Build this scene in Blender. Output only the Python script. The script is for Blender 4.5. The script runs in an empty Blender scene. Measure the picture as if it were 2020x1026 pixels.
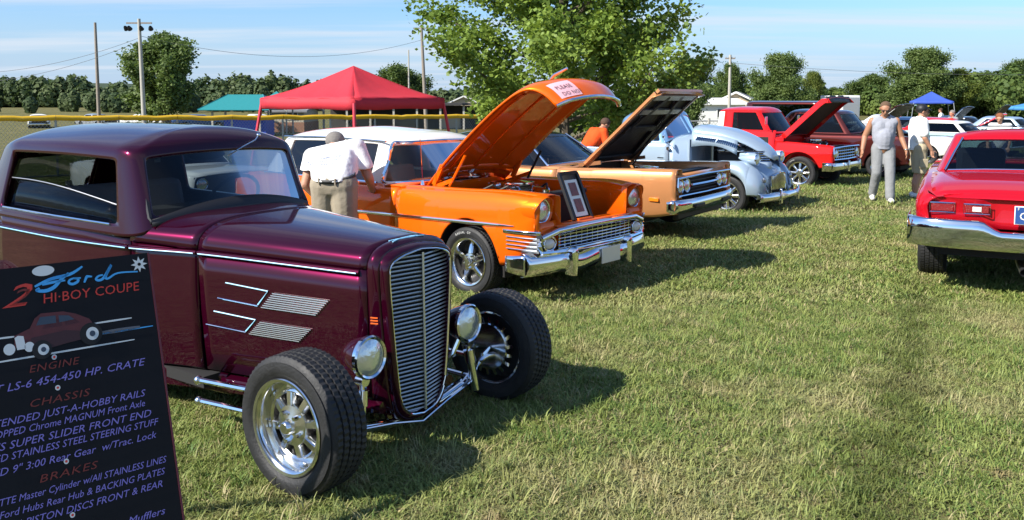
import bpy, bmesh, math, random
from mathutils import Vector, Matrix, noise
R = math.radians
CLOUD_AT = (.3, .2, 0)
random.seed(7)
scn = bpy.context.scene
col = scn.collection

# ---------------------------------------------------------------- camera
cam_d = bpy.data.cameras.new('camera')
cam = bpy.data.objects.new('camera', cam_d); col.objects.link(cam)
cam.location = (0, 0, 1.70); cam.rotation_euler = (R(85), 0, 0)
cam_d.sensor_width = 36; cam_d.lens = 36*1686/2020
cam_d.shift_y = -(513-(195+1686*math.tan(R(5))))/2020
cam_d.clip_start = .05; cam_d.clip_end = 6000
scn.camera = cam
# ---------------------------------------------------------------- sky and sun
SUN_AZ = R(-150)          # direction towards the sun, measured from +X
SUN_EL = R(38.5)
world = bpy.data.worlds.new('World'); scn.world = world; world.use_nodes = True
wn = world.node_tree.nodes; wl = world.node_tree.links
for n in list(wn): wn.remove(n)
def wnode(t, **k):
    n = wn.new(t)
    for a, b in k.items(): setattr(n, a, b)
    return n
sky = wnode('ShaderNodeTexSky', sky_type='NISHITA', sun_disc=False)
sky.sun_elevation = SUN_EL; sky.sun_rotation = R(90)-SUN_AZ
sky.altitude = 0; sky.air_density = 1.0; sky.dust_density = .25; sky.ozone_density = 2.5
bg = wnode('ShaderNodeBackground'); bg.inputs[1].default_value = .078
out = wnode('ShaderNodeOutputWorld')
tc = wnode('ShaderNodeTexCoord')
# thin high cloud veils, laid out on a plane far above the field, over pale low haze
sep = wnode('ShaderNodeSeparateXYZ'); wl.new(tc.outputs['Generated'], sep.inputs[0])
zc = wnode('ShaderNodeMath', operation='MAXIMUM'); wl.new(sep.outputs[2], zc.inputs[0]); zc.inputs[1].default_value = .0
za = wnode('ShaderNodeMath', operation='ADD'); wl.new(zc.outputs[0], za.inputs[0]); za.inputs[1].default_value = .035
dv = wnode('ShaderNodeVectorMath', operation='DIVIDE'); wl.new(tc.outputs['Generated'], dv.inputs[0])
cmb = wnode('ShaderNodeCombineXYZ')
for i in range(3): wl.new(za.outputs[0], cmb.inputs[i])
wl.new(cmb.outputs[0], dv.inputs[1])
mp = wnode('ShaderNodeMapping'); wl.new(dv.outputs[0], mp.inputs[0]); mp.inputs['Scale'].default_value = (.10, .42, .0); mp.inputs['Location'].default_value = CLOUD_AT
nz = wnode('ShaderNodeTexNoise'); wl.new(mp.outputs[0], nz.inputs['Vector']); nz.inputs['Scale'].default_value = 1.6; nz.inputs['Detail'].default_value = 7; nz.inputs['Roughness'].default_value = .55
rp = wnode('ShaderNodeMapRange', interpolation_type='SMOOTHSTEP'); wl.new(nz.outputs[0], rp.inputs['Value'])
rp.inputs['From Min'].default_value = .43; rp.inputs['From Max'].default_value = .68; rp.inputs['To Max'].default_value = .70
tint = wnode('ShaderNodeMix', data_type='RGBA', blend_type='MULTIPLY'); tint.inputs['Factor'].default_value = 1
wl.new(sky.outputs[0], tint.inputs['A']); tint.inputs['B'].default_value = (.74, 1.00, 1.32, 1)
hz_ = wnode('ShaderNodeMapRange', interpolation_type='SMOOTHSTEP'); wl.new(zc.outputs[0], hz_.inputs['Value'])
hz_.inputs['From Min'].default_value = .0; hz_.inputs['From Max'].default_value = .135; hz_.inputs['To Min'].default_value = .92; hz_.inputs['To Max'].default_value = .0
hmx = wnode('ShaderNodeMix', data_type='RGBA'); wl.new(hz_.outputs[0], hmx.inputs['Factor']); wl.new(tint.outputs['Result'], hmx.inputs['A']); hmx.inputs['B'].default_value = (3.75, 4.85, 6.4, 1)
mx = wnode('ShaderNodeMix', data_type='RGBA'); wl.new(rp.outputs[0], mx.inputs['Factor'])
wl.new(hmx.outputs['Result'], mx.inputs['A']); mx.inputs['B'].default_value = (5.6, 6.2, 7.0, 1)
wl.new(mx.outputs['Result'], bg.inputs[0]); wl.new(bg.outputs[0], out.inputs[0])

sun_d = bpy.data.lights.new('sun', 'SUN'); sun_d.energy = 5.0; sun_d.angle = R(.53); sun_d.color = (1, .95, .86)
sun = bpy.data.objects.new('sun', sun_d); col.objects.link(sun)
to_sun = Vector((math.cos(SUN_EL)*math.cos(SUN_AZ), math.cos(SUN_EL)*math.sin(SUN_AZ), math.sin(SUN_EL)))
sun.rotation_euler = to_sun.to_track_quat('Z', 'Y').to_euler()
sun.location = to_sun*50
scn.view_settings.view_transform = 'Standard'; scn.view_settings.look = 'None'
scn.view_settings.exposure = .8; scn.view_settings.gamma = 1; scn.view_settings.use_curve_mapping = False
scn.render.engine = 'CYCLES'
scn.cycles.max_bounces = 8; scn.cycles.transparent_max_bounces = 14
scn.cycles.use_denoising = True
# ---------------------------------------------------------------- mesh helpers
def V(*a): return Vector(a)
def curve(pts):
    """smooth interpolation through (x, v) pairs (monotone cubic)"""
    pts = sorted(pts); n = len(pts)
    xs = [p[0] for p in pts]; ys = [p[1] for p in pts]
    d = [(ys[i+1]-ys[i])/(xs[i+1]-xs[i]) for i in range(n-1)]
    m = [0]*n
    for i in range(n):
        if i == 0: m[i] = d[0]
        elif i == n-1: m[i] = d[-1]
        else: m[i] = 0 if d[i-1]*d[i] <= 0 else 2*d[i-1]*d[i]/(d[i-1]+d[i])
    def f(x):
        if x <= xs[0]: return ys[0]
        if x >= xs[-1]: return ys[-1]
        i = 0
        while x > xs[i+1]: i += 1
        h = xs[i+1]-xs[i]; t = (x-xs[i])/h
        return ((2*t**3-3*t**2+1)*ys[i]+(t**3-2*t**2+t)*h*m[i]+(-2*t**3+3*t**2)*ys[i+1]+(t**3-t**2)*h*m[i+1])
    return f
def lin(a, b, n): return [a+(b-a)*i/(n-1) for i in range(n)]
def frame_of(d, up=None):
    d = d.normalized(); up = up or V(0, 0, 1)
    if abs(d.dot(up)) > .97: up = V(1, 0, 0)
    s = d.cross(up).normalized(); u = s.cross(d).normalized()
    return s, u
class MB:
    def __init__(s): s.v = []; s.f = []
    def add(s, vs, fs):
        o = len(s.v); s.v += [tuple(p) for p in vs]; s.f += [tuple(i+o for i in f) for f in fs]; return s
    def grid(s, P, wrap=False, wrapi=False):
        n = len(P); m = len(P[0]); fs = []
        for i in range(n if wrapi else n-1):
            for j in range(m if wrap else m-1):
                i2 = (i+1) % n; j2 = (j+1) % m
                fs.append((i*m+j, i2*m+j, i2*m+j2, i*m+j2))
        return s.add([p for r in P for p in r], fs)
    def box(s, c, d, M=None):
        x, y, z = d[0]/2, d[1]/2, d[2]/2
        vs = [V(a*x, b*y, e*z) for a in (-1, 1) for b in (-1, 1) for e in (-1, 1)]
        if M is not None: vs = [M @ q for q in vs]
        vs = [q+V(*c) for q in vs]
        return s.add(vs, [(0, 1, 3, 2), (4, 6, 7, 5), (0, 4, 5, 1), (2, 3, 7, 6), (0, 2, 6, 4), (1, 5, 7, 3)])
    def bar(s, a, b, w, h, up=None, w2=None, h2=None):
        a = V(*a); b = V(*b); sd, u = frame_of(b-a, V(*up) if up else None)
        w2 = w if w2 is None else w2; h2 = h if h2 is None else h2
        vs = [a+sd*w/2*i+u*h/2*j for i, j in ((-1, -1), (1, -1), (1, 1), (-1, 1))]+[b+sd*w2/2*i+u*h2/2*j for i, j in ((-1, -1), (1, -1), (1, 1), (-1, 1))]
        return s.add(vs, [(0, 1, 2, 3), (7, 6, 5, 4), (0, 4, 5, 1), (1, 5, 6, 2), (2, 6, 7, 3), (3, 7, 4, 0)])
    def tube(s, path, r, n=8, closed=False, flat=1.0, up=None, caps=True):
        path = [V(*p) for p in path]; k = len(path); rr = r if isinstance(r, (list, tuple)) else [r]*k
        rings = []
        for i, p in enumerate(path):
            if closed: d = path[(i+1) % k]-path[i-1]
            else: d = path[min(i+1, k-1)]-path[max(i-1, 0)]
            sd, u = frame_of(d, V(*up) if up else None)
            rings.append([p+sd*math.cos(t)*rr[i]+u*math.sin(t)*rr[i]*flat for t in [2*math.pi*j/n for j in range(n)]])
        o = len(s.v)
        s.grid(rings, wrap=True, wrapi=closed)
        if not closed and caps:
            s.f.append(tuple(o+j for j in range(n))[::-1]); s.f.append(tuple(o+(k-1)*n+j for j in range(n)))
        return s
    def lathe(s, prof, o=(0, 0, 0), ax=(0, 1, 0), n=24, a0=0, fn=None, close=False):
        """prof: (radius, offset along axis)"""
        o = V(*o); ax = V(*ax).normalized(); sd, u = frame_of(ax, V(0, 0, 1) if abs(ax.z) < .9 else V(1, 0, 0))
        rows = []
        for i in range(n):
            t = a0+2*math.pi*i/n; dr = sd*math.cos(t)+u*math.sin(t)
            rows.append([o+dr*(r+(fn(i, j) if fn else 0))+ax*a for j, (r, a) in enumerate(prof)])
        return s.grid(rows, wrapi=True, wrap=close)
    def prism(s, pts, d):
        """polygon pts (3D) extruded by vector d"""
        n = len(pts); d = V(*d); a = [V(*p) for p in pts]
        o = len(s.v); s.v += [tuple(p) for p in a]+[tuple(p+d) for p in a]
        s.f.append(tuple(range(o, o+n))[::-1]); s.f.append(tuple(range(o+n, o+2*n)))
        for i in range(n): s.f.append((o+i, o+(i+1) % n, o+n+(i+1) % n, o+n+i))
        return s
    def ball(s, c, r, n=12, m=8):
        c = V(*c); r = (r, r, r) if not isinstance(r, (tuple, list)) else r
        rows = []
        for i in range(m+1):
            t = math.pi*i/m
            rows.append([c+V(r[0]*math.sin(t)*math.cos(2*math.pi*j/n), r[1]*math.sin(t)*math.sin(2*math.pi*j/n), r[2]*math.cos(t)) for j in range(n)])
        return s.grid(rows, wrap=True)
    def cone(s, a, b, ra, rb, n=12):
        return s.tube([a, b], [ra, rb], n)
    def mirror(s):
        o = len(s.v); s.v += [(x, -y, z) for x, y, z in s.v]; s.f += [tuple(i+o for i in f)[::-1] for f in list(s.f)]; return s
    def mesh(s, name='mesh', smooth=True, angle=38, merge=0, mats=None):
        me = bpy.data.meshes.new(name); me.from_pydata(s.v, [], s.f)
        bm = bmesh.new(); bm.from_mesh(me)
        if merge: bmesh.ops.remove_doubles(bm, verts=bm.verts, dist=merge)
        bmesh.ops.recalc_face_normals(bm, faces=bm.faces)
        bm.to_mesh(me); bm.free()
        if smooth:
            me.shade_smooth()
            if angle: me.set_sharp_from_angle(angle=R(angle))
        return me
    def build(s, name, mat, parent=None, smooth=True, angle=38, merge=0, sub=0, solid=0, bevel=0, off=-1, mirror=False):
        me = s.mesh(name, smooth, None if sub else angle, merge)
        return obj(name, me, mat, parent, sub, solid, bevel, off, mirror)
def obj(name, me, mat, parent=None, sub=0, solid=0, bevel=0, off=-1, mirror=False):
    o = bpy.data.objects.new(name, me); col.objects.link(o)
    if mat is not None:
        me.materials.clear(); me.materials.append(mat)
    if parent is not None: o.parent = parent
    if mirror:
        m = o.modifiers.new('mirror', 'MIRROR'); m.use_axis = (False, True, False); m.use_clip = True; m.merge_threshold = .004
    if sub:
        m = o.modifiers.new('sub', 'SUBSURF'); m.levels = sub; m.render_levels = sub
    if solid:
        m = o.modifiers.new('solid', 'SOLIDIFY'); m.thickness = solid; m.offset = off; m.use_even_offset = False
    if bevel:
        m = o.modifiers.new('bevel', 'BEVEL'); m.width = bevel; m.segments = 2; m.limit_method = 'ANGLE'; m.angle_limit = R(40)
        m.harden_normals = False
    return o
def tag(o, label=None, cat=None, group=None, kind=None):
    if label: o['label'] = label
    if cat: o['category'] = cat
    if group: o['group'] = group
    if kind: o['kind'] = kind
    return o
def thing(name, label, cat, loc=(0, 0, 0), rz=0, group=None, rx=0):
    o = bpy.data.objects.new(name, None); col.objects.link(o); o.empty_display_size = .2
    o.location = loc; o.rotation_euler = (rx, 0, rz)
    return tag(o, label, cat, group)
def copy_tree(o, parent=None):
    c = o.copy(); col.objects.link(c); c.parent = parent
    for ch in list(o.children):
        if ch != c: copy_tree(ch, c)
    return c
_txt = {}
def text_geo(s, size=1.0, shear=0.0, align='LEFT', space=1.0):
    """flat lettering as (verts, faces) in the xy plane"""
    cu = bpy.data.curves.new('lettering', 'FONT'); cu.body = s; cu.size = size; cu.shear = shear; cu.align_x = align
    cu.space_character = space; cu.resolution_u = 2; cu.fill_mode = 'FRONT'
    o = bpy.data.objects.new('lettering', cu); col.objects.link(o)
    me = bpy.data.meshes.new_from_object(o.evaluated_get(bpy.context.evaluated_depsgraph_get()))
    vs = [v.co.copy() for v in me.vertices]; fs = [tuple(p.vertices) for p in me.polygons]
    bpy.data.objects.remove(o); bpy.data.curves.remove(cu); bpy.data.meshes.remove(me)
    return vs, fs
# ---------------------------------------------------------------- materials
def nt(name):
    m = bpy.data.materials.new(name); m.use_nodes = True
    return m, m.node_tree.nodes, m.node_tree.links, m.node_tree.nodes['Principled BSDF']
def pbr(name, c, rough=.5, metal=0, coat=0, spec=.5, bump=0, bscale=60, var=0, vscale=8, coatr=.03, rvar=0):
    m, n, l, b = nt(name)
    b.inputs['Base Color'].default_value = (*c, 1); b.inputs['Roughness'].default_value = rough
    b.inputs['Metallic'].default_value = metal; b.inputs['Coat Weight'].default_value = coat
    b.inputs['Coat Roughness'].default_value = coatr; b.inputs['Specular IOR Level'].default_value = spec
    if var or bump or rvar:
        t = n.new('ShaderNodeTexCoord')
        z = n.new('ShaderNodeTexNoise'); z.inputs['Scale'].default_value = vscale; z.inputs['Detail'].default_value = 5
        l.new(t.outputs['Object'], z.inputs['Vector'])
        if var:
            x = n.new('ShaderNodeMix'); x.data_type = 'RGBA'; l.new(z.outputs[0], x.inputs['Factor'])
            x.inputs['A'].default_value = (*[k*(1-var) for k in c], 1); x.inputs['B'].default_value = (*[min(1, k*(1+var)) for k in c], 1)
            l.new(x.outputs['Result'], b.inputs['Base Color'])
        if rvar:
            mr = n.new('ShaderNodeMapRange'); mr.inputs['To Min'].default_value = max(0, rough-rvar); mr.inputs['To Max'].default_value = rough+rvar
            l.new(z.outputs[0], mr.inputs['Value']); l.new(mr.outputs[0], b.inputs['Roughness'])
        if bump:
            z2 = n.new('ShaderNodeTexNoise'); z2.inputs['Scale'].default_value = bscale; z2.inputs['Detail'].default_value = 4
            l.new(t.outputs['Object'], z2.inputs['Vector'])
            bp = n.new('ShaderNodeBump'); bp.inputs['Strength'].default_value = bump; bp.inputs['Distance'].default_value = .02
            l.new(z2.outputs[0], bp.inputs['Height']); l.new(bp.outputs[0], b.inputs['Normal'])
    return m
def paint(name, c, metal=.0, rough=.35, coat=1.0):
    """car paint: flake base under clear coat with a trace of orange peel"""
    m = pbr(name, c, rough, metal, coat, .0)
    n = m.node_tree.nodes; l = m.node_tree.links; b = n['Principled BSDF']
    t = n.new('ShaderNodeTexCoord'); z = n.new('ShaderNodeTexNoise'); z.inputs['Scale'].default_value = 2.2; z.inputs['Detail'].default_value = 2
    l.new(t.outputs['Object'], z.inputs['Vector'])
    bp = n.new('ShaderNodeBump'); bp.inputs['Strength'].default_value = .06; bp.inputs['Distance'].default_value = .012
    l.new(z.outputs[0], bp.inputs['Height']); l.new(bp.outputs[0], b.inputs['Coat Normal'])
    d = n.new('ShaderNodeTexNoise'); d.inputs['Scale'].default_value = 5; d.inputs['Detail'].default_value = 8
    l.new(t.outputs['Object'], d.inputs['Vector'])
    mr = n.new('ShaderNodeMapRange'); mr.inputs['From Min'].default_value = .4; mr.inputs['From Max'].default_value = .8
    mr.inputs['To Min'].default_value = .008; mr.inputs['To Max'].default_value = .05
    l.new(d.outputs[0], mr.inputs['Value']); l.new(mr.outputs[0], b.inputs['Coat Roughness'])
    return m
def glass(name, tint=(.75, .85, .83), refl=1.0):
    m, n, l, b = nt(name); n.remove(b)
    tr = n.new('ShaderNodeBsdfTransparent'); tr.inputs[0].default_value = (*tint, 1)
    gl = n.new('ShaderNodeBsdfGlossy'); gl.inputs['Roughness'].default_value = .02; gl.inputs['Color'].default_value = (1, 1, 1, 1)
    fr = n.new('ShaderNodeFresnel'); fr.inputs[0].default_value = 1.52
    fm = n.new('ShaderNodeMath'); fm.operation = 'MULTIPLY'; l.new(fr.outputs[0], fm.inputs[0]); fm.inputs[1].default_value = refl
    mxs = n.new('ShaderNodeMixShader'); l.new(fm.outputs[0], mxs.inputs[0]); l.new(tr.outputs[0], mxs.inputs[1]); l.new(gl.outputs[0], mxs.inputs[2])
    l.new(mxs.outputs[0], n['Material Output'].inputs[0])
    return m
M = {}
M['purple'] = paint('purple_flake_paint', (.033, .0013, .0102), .40, .25)
M['orange'] = paint('orange_metallic_paint', (.86, .132, .004), .22, .36)
M['white_paint'] = paint('cream_white_paint', (.78, .76, .70), 0, .35)
M['copper'] = paint('copper_metallic_paint', (.60, .265, .105), .42, .36)
M['sky_paint'] = paint('silver_blue_paint', (.38, .48, .58), .35, .34)
M['blue_cab'] = paint('steel_blue_paint', (.16, .30, .50), .4, .36)
M['red'] = paint('red_truck_paint', (.62, .012, .012), 0, .35)
M['nova_red'] = paint('crimson_paint', (.43, .005, .014), .10, .35)
M['maroon'] = paint('dark_maroon_paint', (.055, .012, .010), .2, .35)
M['navy'] = paint('navy_paint', (.015, .04, .11), .2, .35)
M['black_paint'] = paint('black_paint', (.012, .012, .013), 0, .35)
M['teal_paint'] = paint('pale_teal_paint', (.32, .50, .46), 0, .35)
M['stripe_blue'] = paint('racing_blue_paint', (.01, .06, .38), 0, .35)
M['grey_paint'] = paint('grey_paint', (.32, .34, .36), .3, .35)
M['yellow_paint'] = paint('yellow_paint', (.75, .45, .02), 0, .35)
M['chrome'] = pbr('chrome', (.82, .83, .85), .07, 1, rvar=.04, vscale=12)
M['polished'] = pbr('polished_aluminium', (.78, .78, .77), .16, 1, rvar=.08, vscale=20)
M['satin'] = pbr('satin_metal', (.45, .45, .46), .38, 1)
M['dark_metal'] = pbr('dark_steel', (.03, .03, .033), .5, .6)
M['rubber'] = pbr('tyre_rubber', (.013, .013, .014), .62, 0, bump=.2, bscale=90, var=.35, vscale=14, rvar=.12)
M['black'] = pbr('black_trim', (.012, .012, .013), .55)
M['seal'] = pbr('black_rubber_seal', (.010, .010, .012), .45)
M['underside'] = pbr('chassis_black', (.012, .011, .011), .8)
M['cabin'] = pbr('cabin_lining', (.025, .024, .024), .8, bump=.2)
M['seat_tan'] = pbr('tan_upholstery', (.30, .20, .12), .7, bump=.2)
M['seat_grey'] = pbr('grey_upholstery', (.16, .16, .17), .75, bump=.2)
M['glass'] = glass('window_glass')
M['glass_dark'] = glass('tinted_window_glass', (.16, .20, .22), .55)
M['lens'] = pbr('lamp_lens', (.74, .78, .76), .16, .7, coat=1, bump=.2, bscale=45)
M['amber'] = pbr('amber_lens', (.85, .20, .01), .25, coat=1)
M['red_lens'] = pbr('red_lens', (.22, .008, .010), .2, coat=1, bump=.4, bscale=120)
M['clear_lens'] = pbr('reverse_lamp_lens', (.75, .68, .60), .25, coat=1)
M['engine'] = pbr('engine_iron', (.03, .03, .032), .5, .5, var=.5)
M['engine_chrome'] = M['polished']
M['stripe'] = pbr('pale_blue_pinstripe', (.30, .62, .85), .4)
M['orange_mark'] = pbr('orange_marker', (.80, .13, .02), .35, coat=.6)
# ---------------------------------------------------------------- the field
_ctl = [(-.5, 4.2, 0), (-2.5, 5.5, 0), (1.5, 4.5, 0), (3, 3, 0), (-2, 2, 0), (0, 0, 0), (.1, 8.6, -.12), (-2, 10.5, -.14), (1.8, 11.8, -.08), (4.1, 15.1, -.28), (2.4, 17, -.28), (7.4, 21, -.445), (5, 23.5, -.42),
        (5.0, 8.3, -.07), (6.2, 10.8, -.07), (5, 5.5, -.04), (6.7, 15.4, -.10), (7.8, 16, -.09), (-4, 20, -.45), (-8, 20, -.5), (-8, 10, -.2), (11, 24, -.35), (14, 18, -.15), (0, 28, -.6), (16, 32, -.5), (30, 45, -.6), (-20, 30, -.7), (0, 60, -.9), (-40, 60, -.9), (60, 70, -.9)]
def tz(x, y):
    sw = sv = 0
    for a, b, z in _ctl:
        s = 1.3+.11*math.hypot(a, b)
        d2 = ((x-a)**2+(y-b)**2)/(s*s)
        w = math.exp(-d2)+.003/(1+d2)**1.5; sw += w; sv += w*z
    return sv/sw
def ground_axis(lo, hi, fine_lo, fine_hi, step):
    a = []; v = fine_lo
    while v <= fine_hi+1e-6: a.append(v); v += step
    k = step; v = fine_hi
    while v < hi: k *= 1.35; v += k; a.append(min(v, hi))
    k = step; v = fine_lo; pre = []
    while v > lo: k *= 1.35; v -= k; pre.append(max(v, lo))
    return pre[::-1]+a
gx = ground_axis(-1500, 1500, -12, 18, .5); gy = ground_axis(-300, 2500, 1, 34, .5)
def soil():
    m, n, l, b = nt('field_turf')
    b.inputs['Roughness'].default_value = .95; b.inputs['Specular IOR Level'].default_value = .1
    c = turf_colour(n, l, 1)
    l.new(c, b.inputs['Base Color'])
    g = n.new('ShaderNodeNewGeometry'); z = n.new('ShaderNodeTexNoise'); z.inputs['Scale'].default_value = 28; z.inputs['Detail'].default_value = 6
    l.new(g.outputs['Position'], z.inputs['Vector'])
    bp = n.new('ShaderNodeBump'); bp.inputs['Strength'].default_value = .9; bp.inputs['Distance'].default_value = .03
    l.new(z.outputs[0], bp.inputs['Height']); l.new(bp.outputs[0], b.inputs['Normal'])
    return m
def turf_colour(n, l, base):
    """green turf with straw-dry and bare patches, shared by soil and blades (world position)"""
    g = n.new('ShaderNodeNewGeometry')
    def noi(scale, det, rough=.55, off=0):
        mpn = n.new('ShaderNodeMapping'); mpn.inputs['Location'].default_value = (off, off*.7, 0); mpn.inputs['Scale'].default_value = (1, 1, 0)
        l.new(g.outputs['Position'], mpn.inputs[0])
        z = n.new('ShaderNodeTexNoise'); z.inputs['Scale'].default_value = scale; z.inputs['Detail'].default_value = det; z.inputs['Roughness'].default_value = rough
        l.new(mpn.outputs[0], z.inputs['Vector']); return z.outputs[0]
    def mix(f, a, b):
        x = n.new('ShaderNodeMix'); x.data_type = 'RGBA'; l.new(f, x.inputs['Factor'])
        for k, q in (('A', a), ('B', b)):
            if isinstance(q, tuple): x.inputs[k].default_value = (*q, 1)
            else: l.new(q, x.inputs[k])
        return x.outputs['Result']
    def ramp(v, a, b):
        r = n.new('ShaderNodeMapRange'); r.interpolation_type = 'SMOOTHSTEP'; r.inputs['From Min'].default_value = a; r.inputs['From Max'].default_value = b; l.new(v, r.inputs['Value']); return r.outputs[0]
    if base:
        gcol = mix(ramp(noi(14, 8, .7), .36, .62), (.060, .062, .022), (.175, .165, .065))
        dry = (.23, .185, .085); bare = (.17, .12, .065); worn = (.085, .065, .035)
    else:
        oi = n.new('ShaderNodeObjectInfo')
        gcol = mix(ramp(noi(3.1, 3), .35, .65), (.130, .198, .042), (.255, .305, .088))
        gcol = mix(oi.outputs['Random'], gcol, (.245, .275, .072))
        wr = n.new('ShaderNodeTexWhiteNoise'); wr.noise_dimensions = '1D'; l.new(oi.outputs['Random'], wr.inputs[1])
        gcol = mix(ramp(wr.outputs[0], .82, .88), gcol, (.36, .31, .15))
        wr2 = n.new('ShaderNodeTexWhiteNoise'); wr2.noise_dimensions = '1D'; ad_ = n.new('ShaderNodeMath'); ad_.operation = 'ADD'; ad_.inputs[1].default_value = 3.3; l.new(oi.outputs['Random'], ad_.inputs[0]); l.new(ad_.outputs[0], wr2.inputs[1])
        gcol = mix(ramp(wr2.outputs[0], .82, .86), gcol, (.085, .155, .030))
        dry = (.40, .34, .17); bare = (.32, .25, .12); worn = (.085, .105, .022)
    d = ramp(noi(.75, 6, .70, 3.7), .46, .76)
    o = mix(d, gcol, dry)
    o = mix(ramp(noi(2.3, 5, .65, 11), .60, .74), o, bare)
    # worn strip where people walk, a line of damp trodden soil through the aisle
    dt = n.new('ShaderNodeVectorMath'); dt.operation = 'DOT_PRODUCT'; l.new(g.outputs['Position'], dt.inputs[0]); dt.inputs[1].default_value = (.890, -.457, 0)
    sh = n.new('ShaderNodeMath'); sh.operation = 'ADD'; l.new(dt.outputs['Value'], sh.inputs[0]); sh.inputs[1].default_value = .20
    wb_ = n.new('ShaderNodeMath'); wb_.operation = 'MULTIPLY_ADD'; l.new(noi(2.2, 8, .72, 5), wb_.inputs[0]); wb_.inputs[1].default_value = 1.1; l.new(sh.outputs[0], wb_.inputs[2])
    ab = n.new('ShaderNodeMath'); ab.operation = 'SUBTRACT'; l.new(wb_.outputs[0], ab.inputs[0]); ab.inputs[1].default_value = .55
    ab2 = n.new('ShaderNodeMath'); ab2.operation = 'ABSOLUTE'; l.new(ab.outputs[0], ab2.inputs[0])
    r_ = ramp(ab2.outputs[0], .26, .02)
    sp_ = n.new('ShaderNodeSeparateXYZ'); l.new(g.outputs['Position'], sp_.inputs[0])
    fade = ramp(sp_.outputs[1], 9.5, 6.5)
    ml = n.new('ShaderNodeMath'); ml.operation = 'MULTIPLY'; l.new(r_, ml.inputs[0]); l.new(fade, ml.inputs[1])
    ml2 = n.new('ShaderNodeMath'); ml2.operation = 'MULTIPLY'; l.new(ml.outputs[0], ml2.inputs[0]); ml2.inputs[1].default_value = .70
    return mix(ml2.outputs[0], o, worn)
M['soil'] = soil()
P = [[(x, y, tz(x, y) if abs(x) < 120 and -50 < y < 150 else -.9) for y in gy] for x in gx]
g_o = MB().grid(P).build('ground', M['soil'], None)
tag(g_o, 'mown field with green and dried turf', None, None, 'structure')
# blades
mbl, nbl, lbl, bbl = nt('grass_blade')
lbl.new(turf_colour(nbl, lbl, 0), bbl.inputs['Base Color']); bbl.inputs['Roughness'].default_value = .55; bbl.inputs['Specular IOR Level'].default_value = .25
trl = nbl.new('ShaderNodeBsdfTranslucent'); trl.inputs[0].default_value = (.17, .23, .04, 1)
mxl = nbl.new('ShaderNodeMixShader'); mxl.inputs[0].default_value = .15
lbl.new(bbl.outputs[0], mxl.inputs[1]); lbl.new(trl.outputs[0], mxl.inputs[2]); lbl.new(mxl.outputs[0], nbl['Material Output'].inputs[0])
M['blade'] = mbl
def tuft(n, rad, h0, h1, w, seed, lean=.6):
    rnd = random.Random(seed); mb = MB()
    for _ in range(n):
        a = rnd.uniform(0, 6.283); r = rad*math.sqrt(rnd.random()); p = V(r*math.cos(a), r*math.sin(a), 0)
        h = rnd.uniform(h0, h1); b = rnd.uniform(0, 6.283); ln = h*rnd.uniform(.15, lean)*1.4; d = V(math.cos(b), math.sin(b), 0); s = V(-d.y, d.x, 0)*w*rnd.uniform(.6, 1.2)/2
        m1 = p+d*ln*.35+V(0, 0, h*.6); t = p+d*ln+V(0, 0, h*rnd.uniform(.75, 1))
        mb.add([p-s, p+s, m1+s*.8, m1-s*.8, t], [(0, 1, 2, 3), (3, 2, 4)])
    me = mb.mesh('tuft', False); me.materials.append(M['blade']); return me
def grass_zone(name, label, x_of, y0, y1, dens, tufts, smin, smax, seed, nx, ny):
    """ground patch seen in the photograph, scattered with tufts"""
    P = []
    for y in lin(y0, y1, ny):
        a, b = x_of(y); P.append([(x, y, tz(x, y)) for x in lin(a, b, nx)])
    o = MB().grid(P).build(name, M['blade'], None)
    tag(o, label, 'grass', None, 'stuff')
    c = bpy.data.collections.new(name+'_tufts')
    for i, me in enumerate(tufts):
        q = bpy.data.objects.new('tuft', me); c.objects.link(q)
    ng = bpy.data.node_groups.new(name, 'GeometryNodeTree')
    ng.interface.new_socket('Geometry', in_out='INPUT', socket_type='NodeSocketGeometry'); ng.interface.new_socket('Geometry', in_out='OUTPUT', socket_type='NodeSocketGeometry')
    N = ng.nodes; L = ng.links
    gi = N.new('NodeGroupInput'); go = N.new('NodeGroupOutput')
    ds = N.new('GeometryNodeDistributePointsOnFaces'); ds.inputs['Density'].default_value = dens; ds.inputs['Seed'].default_value = seed
    ps = N.new('GeometryNodeInputPosition'); nz_ = N.new('ShaderNodeTexNoise'); nz_.inputs['Scale'].default_value = 1.7; nz_.inputs['Detail'].default_value = 4
    L.new(ps.outputs[0], nz_.inputs['Vector'])
    mr = N.new('ShaderNodeMapRange'); mr.inputs['From Min'].default_value = .34; mr.inputs['From Max'].default_value = .58; mr.inputs['To Min'].default_value = dens*.25; mr.inputs['To Max'].default_value = dens
    L.new(nz_.outputs[0], mr.inputs['Value']); L.new(mr.outputs[0], ds.inputs['Density'])
    ci = N.new('GeometryNodeCollectionInfo'); ci.inputs['Collection'].default_value = c; ci.inputs['Separate Children'].default_value = True; ci.inputs['Reset Children'].default_value = True
    ip = N.new('GeometryNodeInstanceOnPoints'); ip.inputs['Pick Instance'].default_value = True
    rv = N.new('FunctionNodeRandomValue'); rv.data_type = 'FLOAT_VECTOR'; rv.inputs[0].default_value = (-.15, -.15, 0); rv.inputs[1].default_value = (.15, .15, 6.28)
    rs = N.new('FunctionNodeRandomValue'); rs.data_type = 'FLOAT'; rs.inputs[2].default_value = smin; rs.inputs[3].default_value = smax
    L.new(gi.outputs[0], ds.inputs['Mesh']); L.new(ds.outputs['Points'], ip.inputs['Points']); L.new(ci.outputs[0], ip.inputs['Instance'])
    L.new(rv.outputs[0], ip.inputs['Rotation']); L.new(rs.outputs[1], ip.inputs['Scale']); L.new(ip.outputs[0], go.inputs[0])
    m = o.modifiers.new('grass', 'NODES'); m.node_group = ng
    return o
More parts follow.
